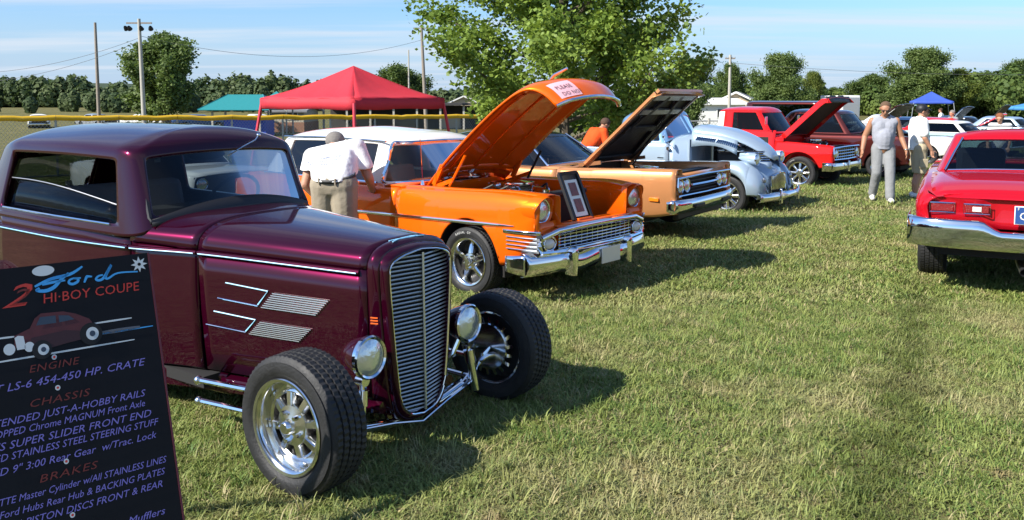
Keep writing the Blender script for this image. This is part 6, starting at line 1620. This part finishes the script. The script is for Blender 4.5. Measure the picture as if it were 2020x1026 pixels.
def head(c, fwd, up, k=1.0):
    f = V(*fwd).normalized(); u = V(*up); u = (u-f*u.dot(f)).normalized(); s = f.cross(u).normalized(); c = V(*c)
    P_ = lambda a, b, d: c+s*a*k+f*b*k+u*d*k
    cones = [(P_(0, -.02, .035), P_(0, .015, .03), .088*k, .082*k), (P_(0, .03, -.02), P_(0, .045, -.075), .064*k, .040*k), (P_(0, .088, .02), P_(0, .108, -.022), .010*k, .017*k),
             (P_(-.035, .085, .035), P_(.035, .085, .035), .014*k, .014*k), (P_(-.02, .088, -.055), P_(.02, .088, -.055), .011*k, .011*k),
             (P_(-.083, -.005, .015), P_(-.083, -.010, -.020), .016*k, .011*k), (P_(.083, -.005, .015), P_(.083, -.010, -.020), .016*k, .011*k)]
    return cones, P_
def eyes(P_, par, shades=False):
    if shades:
        for s in (-1, 1): MB().ball(P_(s*.034, .092, .012), (.026, .014, .018), 10, 8).build('sunglass_lens', M['black'], par)
        MB().tube([P_(-.085, 0, .018), P_(-.06, .085, .02), P_(0, .100, .022), P_(.06, .085, .02), P_(.085, 0, .018)], .004, 5).build('sunglass_frame', M['black'], par)
    else:
        for s in (-1, 1): MB().ball(P_(s*.032, .084, .012), .010, 8, 6).build('eye', M['black'], par)
def hairshell(P_, mat, par, k=1.0, back=.0, cap=False):
    c = P_(0, -.022, .052); mb = MB()
    me = skinmesh([], [(c, (.094*k, .094*k, .086*k))], .012, 3); f = P_(0, 1, 0)-P_(0, 0, 0); u = P_(0, 0, 1)-P_(0, 0, 0)
    bm = bmesh.new(); bm.from_mesh(me)
    bmesh.ops.bisect_plane(bm, geom=bm.verts[:]+bm.edges[:]+bm.faces[:], plane_co=P_(0, .05, .055), plane_no=(f*.75-u*.66), clear_outer=True)
    bm.to_mesh(me); bm.free(); me.shade_smooth()
    return obj('cap' if cap else 'hair', me, mat, par, solid=.006, off=1)
def person(label, loc, rz=0):
    return thing('person', label, 'person', loc, rz)

# --- walking man in sleeveless grey shirt (faces the camera, person space: -y forward)
def tank_man():
    x, y = 6.72, 15.45
    t = person('man in sleeveless grey shirt and grey sweatpants walking towards the camera', (x, y, tz(x, y)), R(-14))
    hipL, hipR = V(-.095, 0, .95), V(.095, 0, .95); knL, knR = V(-.105, -.05, .52), V(.10, -.16, .55); anL, anR = V(-.13, .16, .11), V(.10, -.22, .09)
    shL, shR = V(-.200, .0, 1.455), V(.200, .0, 1.455); elL, elR = V(-.31, .06, 1.17), V(.30, .03, 1.165); wrL, wrR = V(-.36, -.06, .94), V(.37, -.08, .94)
    hc, HPf = head((0, -.06, 1.665), (-.12, -.88, -.42), (0, -.42, .9), 1.04)
    core = [(V(0, .01, .98), V(0, 0, 1.16), .150, .150), (V(-.06, 0, 1.15), V(-.075, 0, 1.36), .115, .115), (V(.06, 0, 1.15), V(.075, 0, 1.36), .115, .115), (V(-.15, 0, 1.43), V(.15, 0, 1.43), .075, .075), (V(0, -.035, 1.18), V(0, -.03, 1.08), .145, .142), (V(-.04, .01, 1.52), V(-.17, 0, 1.455), .05, .055), (V(.04, .01, 1.52), V(.17, 0, 1.455), .05, .055)]
    arms = [(shL, elL, .068, .052), (elL, wrL, .052, .036), (shR, elR, .068, .052), (elR, wrR, .052, .036)]
    legs = [(hipL, knL, .10, .07), (knL, anL, .07, .045), (hipR, knR, .10, .07), (knR, anR, .07, .045)]
    neck = [(V(0, 0, 1.48), V(0, -.035, 1.60), .062, .056)]
    hands = hand(wrL, (-.1, -.15, -1), (.15, -1, 0), 1.05)+hand(wrR, (.1, -.15, -1), (-.15, -1, 0), 1.05)
    b = obj('body', skinmesh(core+arms+legs+neck+hc+hands, [], .010, 3), SKIN2, t)
    sh = [(a, c, ra+.016, rb+.016) for a, c, ra, rb in core[:4]]+[(core[4][0], core[4][1], .162, .155)]+[(a, c, ra+.014, rb+.010) for a, c, ra, rb in core[5:]]
    obj('shirt', skinmesh(sh, [], .013, 5, [(V(0, 0, .965), V(0, .08, -1)), (V(0, -.06, 1.52), V(0, -.75, .66)), (V(.225, 0, 1.4), V(1, 0, .12)), (V(-.225, 0, 1.4), V(-1, 0, .12))]), cloth('grey_sleeveless_shirt', (.31, .32, .36)), t, solid=.006, off=1)
    pa = [(hipL+V(.02, 0, .02), hipR+V(-.02, 0, .02), .128, .128), (hipL, knL, .115, .088), (knL, anL+V(0, -.01, .02), .088, .078), (hipR, knR, .115, .090), (knR, anR+V(0, -.02, .02), .090, .082)]
    obj('sweatpants', skinmesh(pa, [], .013, 5, [(V(0, 0, .05), V(0, 0, -1))]), cloth('grey_sweatpants', (.235, .24, .245)), t)
    for a in (anL, anR): obj('shoe', skinmesh([(V(a.x, a.y+.05, .055), V(a.x*1.15, a.y-.17, .045), .052, .042), (V(a.x, a.y+.02, .07), V(a.x, a.y-.05, .085), .05, .04)], [], .012, 3, [(V(0, 0, .005), V(0, 0, -1))]), SHOE, t)
    eyes(HPf, t, True); hairshell(HPf, pbr('cropped_hair', (.12, .07, .04), .9, bump=.5, bscale=150), t, .96)
    MB().tube([wrR+V(.038*math.cos(q), .038*math.sin(q), .01) for q in lin(0, 6.28, 13)[:-1]], .008, 6, closed=True).build('wristwatch', M['satin'], t)
tank_man()
# --- man in white T-shirt, cap and cargo shorts (profile, facing right; person space: +x forward)
def cap_man():
    x, y = 7.57, 15.9
    t = person('man in black cap, white T-shirt and khaki cargo shorts standing in profile', (x, y, tz(x, y)), R(-4))
    hipL, hipR = V(0, .09, .92), V(0, -.09, .92); knL, knR = V(.05, .10, .50), V(.01, -.10, .50); anL, anR = V(.00, .11, .09), V(-.06, -.11, .09)
    shL, shR = V(-.01, .20, 1.42), V(-.01, -.20, 1.42); elL, elR = V(.02, .26, 1.13), V(.0, -.27, 1.13); wrL, wrR = V(.17, .24, .93), V(.14, -.25, .91)
    hc, HPf = head((.05, 0, 1.605), (.97, -.12, -.12), (.1, 0, 1), 1.0)
    core = [(V(0, 0, .94), V(0, 0, 1.12), .15, .15), (V(.0, -.07, 1.12), V(-.01, -.085, 1.32), .125, .125), (V(.0, .07, 1.12), V(-.01, .085, 1.32), .125, .125), (V(-.01, -.15, 1.385), V(-.01, .15, 1.385), .065, .065), (V(.04, 0, 1.02), V(.03, 0, 1.2), .125, .115), (V(0, -.04, 1.46), V(-.01, -.16, 1.40), .045, .05), (V(0, .04, 1.46), V(-.01, .16, 1.40), .045, .05)]
    arms = [(shL, elL, .06, .046), (elL, wrL, .046, .032), (shR, elR, .06, .046), (elR, wrR, .046, .032)]
    legs = [(hipL, knL, .092, .062), (knL, anL+V(0, 0, .18), .060, .058), (anL+V(0, 0, .18), anL, .058, .038), (hipR, knR, .092, .062), (knR, anR+V(0, 0, .18), .060, .058), (anR+V(0, 0, .18), anR, .058, .038)]
    hands = hand(wrL, (.3, 0, -1), (1, 0, .3), 1.0, .9)+hand(wrR, (.3, 0, -1), (1, 0, .3), 1.0, .9)
    obj('body', skinmesh(core+arms+legs+[(V(0, 0, 1.43), V(.03, 0, 1.54), .058, .052)]+hc+hands, [], .010, 3), SKIN, t)
    sh = [(a, c, ra+.022, rb+.022) for a, c, ra, rb in core]+[(shL, shL.lerp(elL, .72), .085, .082), (shR, shR.lerp(elR, .72), .085, .082)]
    shirt = obj('shirt', skinmesh(sh, [], .013, 5, [(V(0, 0, .90), V(0, 0, -1))]), cloth('white_tee', (.80, .79, .77)), t, solid=.005, off=1)
    pa = [(hipL, hipR, .135, .135), (hipL, knL, .122, .108), (hipR, knR, .122, .108)]
    obj('shorts', skinmesh(pa, [], .013, 4, [(V(0, 0, .47), V(0, 0, -1))]), cloth('khaki_shorts', (.44, .37, .25)), t, solid=.006)
    for s in (-1, 1): MB().box((.02, s*.225, .66), (.15, .03, .17)).build('cargo_pocket', cloth('khaki_pocket', (.42, .35, .23)), t, bevel=.01)
    for a in (anL, anR):
        obj('shoe', skinmesh([(V(a.x-.05, a.y, .055), V(a.x+.17, a.y, .042), .05, .040), (V(a.x, a.y, .07), V(a.x+.05, a.y, .08), .05, .04)], [], .012, 3, [(V(0, 0, .005), V(0, 0, -1))]), SHOE, t)
    eyes(HPf, t, True)
    cp_ = hairshell(HPf, M['black'], t, 1.06, cap=True)
    MB().grid([[HPf(a*.075, .075+.085*q*math.sqrt(max(0, 1-a*a*.8)), .075-.02*q-.015*a*a) for q in lin(0, 1, 4)] for a in lin(-1, 1, 9)]).build('cap_visor', M['black'], cp_, solid=.004)
    MB().box(HPf(0, .082, .118), (.01, .05, .02), Matrix.Rotation(R(0), 3, 'Z')).build('cap_mark', pbr('yellow_mark', (.6, .5, .05), .6), cp_)
    MB().box(wrR+V(.05, .0, -.09), (.03, .07, .12)).build('camera_in_hand', M['black'], t, bevel=.01)
cap_man()
# --- man bending in at the saloon's window, seen from behind (person space: +y forward)
def bending_man():
    x, y = -1.74, 8.32
    t = person('man in white T-shirt and khaki trousers bending into the orange saloon\'s window', (x, y, tz(x, y)), R(-12))
    hipL, hipR = V(-.10, 0, .97), V(.10, 0, .97); knL, knR = V(-.13, .03, .52), V(.13, -.02, .52); anL, anR = V(-.15, -.04, .09), V(.15, -.09, .09)
    shL, shR = V(-.36, .30, 1.22), V(.10, .34, 1.32); elL, elR = V(-.40, .20, .95), V(.24, .30, 1.03); wrL, wrR = V(-.27, .30, .76), V(.22, .46, .88)
    hc, HPf = head((-.19, .47, 1.335), (.10, .72, -.70), (-.1, .7, .7), 1.02)
    core = [(V(-.06, 0, 1.0), V(-.12, .12, 1.10), .140, .140), (V(.05, 0, 1.0), V(.03, .12, 1.12), .140, .140), (V(-.12, .12, 1.10), V(-.24, .27, 1.18), .14, .120), (V(.03, .12, 1.12), V(-.02, .29, 1.23), .14, .120), (shL, shR, .075, .075)]
    arms = [(shL, elL, .066, .050), (elL, wrL, .050, .034), (shR, elR, .066, .050), (elR, wrR, .050, .034)]
    legs = [(hipL, knL, .10, .07), (knL, anL, .07, .045), (hipR, knR, .10, .07), (knR, anR, .07, .045)]
    hands = hand(wrL, (.2, .8, -.5), (1, 0, 0), 1.05)+hand(wrR, (-.1, .9, -.3), (-1, 0, 0), 1.05)
    obj('body', skinmesh(core+arms+legs+[(V(-.15, .32, 1.26), V(-.18, .42, 1.31), .062, .058)]+hc+hands, [], .010, 3), SKIN, t)
    sh = [(a, c, ra+.022, rb+.022) for a, c, ra, rb in core]+[(shL, shL.lerp(elL, .70), .092, .088), (shR, shR.lerp(elR, .70), .092, .088)]
    obj('shirt', skinmesh(sh, [], .013, 6, [(V(0, 0, 1.055), V(0, .25, -1))]), cloth('white_printed_tee', (.80, .79, .78)), t, solid=.005, off=1)
    pa = [(hipL, hipR, .148, .148), (V(-.06, 0, 1.02), V(.06, 0, 1.02), .155, .155), (hipL, knL, .140, .105), (knL, anL, .105, .090), (hipR, knR, .140, .105), (knR, anR, .105, .090)]
    obj('trousers', skinmesh(pa, [], .013, 5, [(V(0, 0, .04), V(0, 0, -1)), (V(0, 0, 1.09), V(0, -.25, 1))]), cloth('khaki_trousers', (.30, .255, .19)), t)
    bl = [V(.208*math.cos(q), .158*math.sin(q), 1.065+.045*math.sin(q)) for q in lin(0, 6.283, 33)[:-1]]
    be = MB().grid([[p+V(0, 0, dz) for dz in (-.018, .018)] for p in bl], wrapi=True).build('belt', M['black'], t, solid=.008, off=1)
    for a in (-2.0, -1.2): MB().box((.218*math.cos(a), .170*math.sin(a), 1.065+.045*math.sin(a)), (.012, .012, .06)).build('belt_loop', cloth('belt_loop_cloth', (.30, .255, .19)), t)
    for a in (anL, anR): obj('shoe', skinmesh([(V(a.x, a.y-.05, .055), V(a.x, a.y+.17, .042), .05, .042)], [], .012, 3, [(V(0, 0, .005), V(0, 0, -1))]), M['black'], t)
    hairshell(HPf, HAIRG, t, 1.03); eyes(HPf, t)
    # faded print across the shoulders: bands of lettering-like marks lying on the cloth
    ink2 = pbr('faded_print', (.34, .36, .44), .9)
    rnd = random.Random(3)
    from mathutils.bvhtree import BVHTree
    so = [c for c in t.children if c.name.startswith('shirt')][0]; bv = BVHTree.FromPolygons([v.co[:] for v in so.data.vertices], [p.vertices[:] for p in so.data.polygons])
    mb = MB()
    for row in range(3):
        xx = -.36+.05*row
        while xx < .06-.03*row:
            w = rnd.uniform(.008, .02); q = []
            for dx, dz in ((0, 0), (w, 0), (w, .022), (0, .022)):
                o = V(xx+dx, -.4, 1.225+.16*(xx+.36)-.033*row+dz*rnd.uniform(.7, 1)); h = bv.ray_cast(o, V(0, 1, -.10))
                if h[0] is None: break
                q.append(h[0]+h[1]*.008 if h[1].y < 0 else h[0]+V(0, -.008, .004))
            if len(q) == 4: mb.add(q, [(0, 1, 2, 3)])
            xx += w+rnd.uniform(.004, .012)
    if mb.v: mb.build('shirt_print', ink2, t, smooth=False)
bending_man()
def simple_person(label, x, y, rz, shirt, pants, hair, bend=0, h=1.0):
    """far figures: standing, or bent forward from the hips (person space: +y forward)"""
    t = person(label, (x, y, tz(x, y)), rz); t.scale = (h, h, h)
    Rm = Matrix.Rotation(-bend, 3, 'X'); H0 = V(0, 0, .95); B = lambda p: H0+Rm @ (V(*p)-H0)
    hipL, hipR = V(-.09, 0, .92), V(.09, 0, .92)
    core = [(B((0, 0, .96)), B((0, 0, 1.15)), .15, .15), (B((-.07, 0, 1.15)), B((-.08, 0, 1.34)), .12, .125), (B((.07, 0, 1.15)), B((.08, 0, 1.34)), .12, .125), (B((-.16, 0, 1.41)), B((.16, 0, 1.41)), .07, .07)]
    shL, shR = B((-.20, 0, 1.42)), B((.20, 0, 1.42)); elL, elR = shL+V(-.06, .03, -.30), shR+V(.06, .03, -.30); wrL, wrR = elL+V(.02, .12, -.22), elR+V(-.02, .12, -.22)
    hf = Rm @ V(0, 1, -.15); hc, HPf = head(B((0, .04, 1.62)), hf, Rm @ V(0, 0, 1))
    arms = [(shL, elL, .058, .046), (elL, wrL, .046, .032), (shR, elR, .058, .046), (elR, wrR, .046, .032)]
    legs = []
    for s, a in ((-1, hipL), (1, hipR)): legs += [(a, V(s*.10, .03, .50), .09, .062), (V(s*.10, .03, .50), V(s*.11, -.02, .08), .062, .04), (V(s*.11, -.04, .05), V(s*.12, .14, .045), .045, .035)]
    obj('body', skinmesh(core+arms+legs+[(B((0, 0, 1.43)), B((0, .03, 1.54)), .056, .05)]+hc+hand(wrL, (.0, .3, -1), (1, .3, 0))+hand(wrR, (0, .3, -1), (-1, .3, 0)), [], .013, 3), SKIN, t)
    obj('shirt', skinmesh([(a, c, ra+.022, rb+.022) for a, c, ra, rb in core]+[(shL, shL.lerp(elL, .7), .084, .08), (shR, shR.lerp(elR, .7), .084, .08)], [], .016, 5), shirt, t)
    obj('trousers', skinmesh([(hipL, hipR, .138, .138)]+[(a, b, ra+.032, rb+.030) for a, b, ra, rb in legs if rb > .036], [], .016, 5), pants, t)
    hairshell(HPf, hair, t, 1.04); eyes(HPf, t)
denim = cloth('denim', (.05, .07, .13))
simple_person('person in bright orange T-shirt bending over between the copper car and blue pickup', 1.52, 17.4, R(-60), cloth('orange_tee', (.80, .085, .015)), denim, HAIRB, R(38))
simple_person('person in grey T-shirt standing far back near the black raised hood', 17.3, 33.6, R(100), cloth('heather_tee', (.22, .26, .26)), denim, HAIRG)
simple_person('auburn haired person in white shirt beyond the crimson roof', 12.0, 21.0, R(140), cloth('white_blouse', (.76, .76, .75)), denim, HAIRR, R(12), .95)
simple_person('small far figure in white shirt under the blue canopy', 24.8, 49.5, R(60), cloth('white_far_tee', (.75, .75, .72)), denim, HAIRB)
simple_person('small far figure in red shirt left of the blue canopy', 21.5, 48.0, R(160), cloth('red_far_tee', (.5, .03, .03)), denim, HAIRB)
# ================================================================= hand lettered show board at lower left
SD = 3.1
sgn = thing('show_board', 'black hand lettered show board on an easel beside the purple coupe', 'sign')
top_r = V(-1.340, 3.10, 1.136)
wv = V(.76, .65, 0).normalized(); nv_ = V(wv.y, -wv.x, 0); tilt = R(17)
dn = (nv_*math.sin(tilt)+V(0, 0, -math.cos(tilt))).normalized(); nn = wv.cross(-dn).normalized(); nn = nn if nn.dot(nv_) > 0 else -nn
BW, BH = .80, 1.02
def SP(x, y, n=0):   # x metres left from the right edge is negative; y metres down from the top
    return top_r+wv*x+dn*y+nn*n
bd_m = pbr('black_board', (.005, .005, .007), .5, spec=.2, rvar=.1)
MB().prism([SP(0, 0, -.008), SP(-BW, 0, -.008), SP(-BW, BH, -.008), SP(0, BH, -.008)], nn*.016).build('board', bd_m, sgn, smooth=False)
MB().bar(SP(.002, 0, 0), SP(.002, BH, 0), .006, .020, up=tuple(nn)).build('edge_trim', pbr('dark_red_edge', (.10, .012, .02), .4), sgn)
for k in (-.08, -.72):
    MB().bar(SP(k, .25, -.03), SP(k, .25, -.03)+V(-nv_.x*.42, -nv_.y*.42, -SP(k, .25).z+.0), .035, .03).build('easel_leg', M['dark_metal'], sgn)
    MB().bar(SP(k, BH-.02, -.02), V(*(SP(k, BH, -.02)+V(nv_.x*.06, nv_.y*.06, 0)).xy, 0), .035, .03).build('easel_leg', M['dark_metal'], sgn)
INK = pbr('violet_sign_ink', (.20, .17, .52), .6); INKR = pbr('dull_red_ink', (.16, .020, .014), .6); INKRR = pbr('red_sign_ink', (.55, .035, .02), .55); INKB = pbr('sky_blue_ink', (.05, .36, .75), .5); INKW = pbr('white_ink', (.62, .66, .66), .6)
def line(txt, x_right, y, h, mat, slope=.0, shear=.28, sp=1.0, wid=None, name='lettering'):
    vs, fs = text_geo(txt, h, shear, 'LEFT', sp)
    w = max(p.x for p in vs); k = (wid/w) if wid else 1
    MB().add([SP(x_right-(w-p.x)*k, y-p.y+(w-p.x)*k*slope, .0115) for p in vs], fs).build(name, mat, sgn, smooth=False)
def stroke(pts, r, mat, name='brush_stroke'):
    q = smooth_path([V(a, b, 0) for a, b in pts], 5)
    n = len(q); L = []
    for i, p in enumerate(q):
        d = (q[min(i+1, n-1)]-q[max(0, i-1)]).normalized(); s = V(-d.y, d.x, 0)*r*(.55+.45*math.sin(math.pi*min(1, (i+.6)/n*1.05)))
        L.append([SP((p+s).x, (p+s).y, .0105), SP((p-s).x, (p-s).y, .0105)])
    MB().grid(L).build(name, mat, sgn, smooth=False)
SL = -.0
# heading: brushed script, drawn as strokes
S0 = -.345; T0 = .072; FX = .90; FY = .62
def st(pts, r=.0055): stroke([(S0+a*FX, T0-b*FY) for a, b in pts], r, INKB)
st([(-.035, .00), (.02, .030), (.09, .045), (.135, .080)], .0055)                      # bar of F
st([(.085, .052), (.055, .02), (.03, -.015), (.0, -.03), (-.03, -.022), (-.02, -.01)], .006)   # stem of F
st([(-.01, .005), (.03, .012), (.07, .014)], .0045)
st([(.10, .020), (.085, .012), (.082, -.004), (.095, -.012), (.112, -.002), (.114, .014), (.10, .020), (.125, .016)], .0045)   # o
st([(.135, -.012), (.145, .016), (.150, .020), (.165, .016)], .0045)                   # r
st([(.205, .018), (.188, .014), (.178, -.002), (.190, -.010), (.208, .004), (.240, .070), (.214, .008), (.222, -.006), (.26, .018), (.335, .012)], .0045)   # d and flourish
line('2', -.383, .130, .105, INKRR, 0, .45, 1, .10)
line('2', -.392, .126, .075, INKR, 0, .45, 1, .07)
line('HI·BOY COUPE', -.045, .132, .046, INKRR, 0, .10, 1.02, .314)
# top ornaments
def disc(cx, cy, r, mat, n=20, sq=1.0, name='emblem', h=.012):
    MB().add([SP(cx+r*math.cos(2*math.pi*k/n), cy+r*sq*math.sin(2*math.pi*k/n), h) for k in range(n)], [tuple(range(n))]).build(name, mat, sgn, smooth=False)
disc(-.346, .022, .034, INKW, 24, .52)
stroke([(-.366, .030), (-.352, .014), (-.344, .032), (-.334, .012), (-.324, .026)], .003, INKRR, 'emblem_mark')
MB().add([SP(-.036+(.029 if k % 2 == 0 else .014)*math.cos(math.pi*k/8), .039+(.029 if k % 2 == 0 else .014)*math.sin(math.pi*k/8), .012) for k in range(16)], [tuple(range(16))]).build('star_emblem', INKW, sgn, smooth=False)
disc(-.036, .039, .006, bd_m, 10, 1, 'star_centre', .0135)
# small painted coupe
CARP = pbr('painted_coupe_red', (.085, .014, .018), .6, var=.4, vscale=30); CARD = pbr('painted_coupe_shade', (.035, .008, .012), .6); GLS = pbr('painted_glass', (.03, .05, .08), .5); TYR = pbr('painted_black', (.004, .004, .005), .7)
def poly(pts, mat, n=.0115, name='painted_shape'): MB().add([SP(a, b, n) for a, b in pts], [tuple(range(len(pts)))]).build(name, mat, sgn, smooth=False)
for a, b, c, d, m, r in ((-.211, .225, -.084, .226, INKW, .003), (-.50, .225, -.446, .227, INKW, .003), (-.56, .300, -.084, .303, INKW, .003), (-.210, .262, -.060, .262, pbr('grey_ink', (.10, .11, .13), .6), .007), (-.194, .265, -.016, .266, INKB, .0025)):
    stroke([(a, b), ((a+c)/2, (b+d)/2), (c, d)], r, m)
poly([(-.455, .262), (-.452, .225), (-.405, .208), (-.388, .178), (-.368, .164), (-.300, .168), (-.262, .182), (-.222, .206), (-.205, .236), (-.214, .268), (-.300, .276), (-.360, .284), (-.405, .282)], CARP)
poly([(-.405, .240), (-.300, .232), (-.215, .250), (-.215, .268), (-.300, .276), (-.360, .284), (-.405, .282)], CARD, .0121)
poly([(-.386, .202), (-.372, .176), (-.325, .178), (-.325, .203)], GLS, .0125); poly([(-.316, .203), (-.316, .179), (-.285, .184), (-.268, .200)], GLS, .0125)
poly([(-.448, .272), (-.452, .232), (-.442, .226), (-.426, .230), (-.422, .272)], INKW, .0125)
for (a, b, r) in ((-.470, .266, .017), (-.412, .268, .015)): disc(a, b, r, INKW, 18, 1.1, 'painted_lamp', .0125)
for (a, b, r) in ((-.376, .284, .030), (-.222, .258, .036)):
    disc(a, b, r, TYR, 22, 1.05, 'painted_tyre', .0128); disc(a+.004, b, r*.56, INKW, 18, 1.1, 'painted_rim', .0136); disc(a+.004, b, r*.26, GLS, 12, 1.1, 'painted_hub', .0142)
# headings and text lines (measured on the board)
line('ENGINE', -.267, .352, .034, INKR, 0, .25, 1.1, .156)
line('T LS-6 454-450 HP. CRATE', -.057, .398, .036, INK, 0, .30, 1, .47)
line('CHASSIS', -.246, .463, .034, INKR, 0, .25, 1.1, .188)
line('EXTENDED JUST-A-HOBBY RAILS', -.070, .504, .033, INK, 0, .30, 1, .51)
line('DROPPED Chrome MAGNUM Front Axle', -.077, .538, .032, INK, 0, .30, 1, .50)
line("'S SUPER SLIDER FRONT END", -.060, .577, .034, INK, 0, .30, 1, .475)
line('ED STAINLESS STEEL STEERING STUFF', -.039, .611, .032, INK, 0, .30, 1, .505)
line('ED 9" 3:00 Rear Gear  w/Trac. Lock', -.052, .653, .033, INK, 0, .30, 1, .50)
line('BRAKES', -.249, .704, .034, INKR, 0, .25, 1.1, .18)
line('ETTE Master Cylinder w/All STAINLESS LINES', -.029, .744, .031, INK, 0, .30, 1, .53)
line('S Ford Hubs Rear Hub & BACKING PLATES', -.039, .782, .031, INK, 0, .30, 1, .53)
line('ED 4-PISTON DISCS FRONT & REAR', -.054, .822, .032, INK, 0, .30, 1, .50)
line('Mufflers', -.056, .913, .034, INK, 0, .30, 1, .125)
for yy in (.315, .417, .658, .83): disc(-.343, yy, .008, INKW, 12, 1.1, 'bullet_mark'); disc(-.343, yy, .004, INKRR, 10, 1.1, 'bullet_mark', .0135)
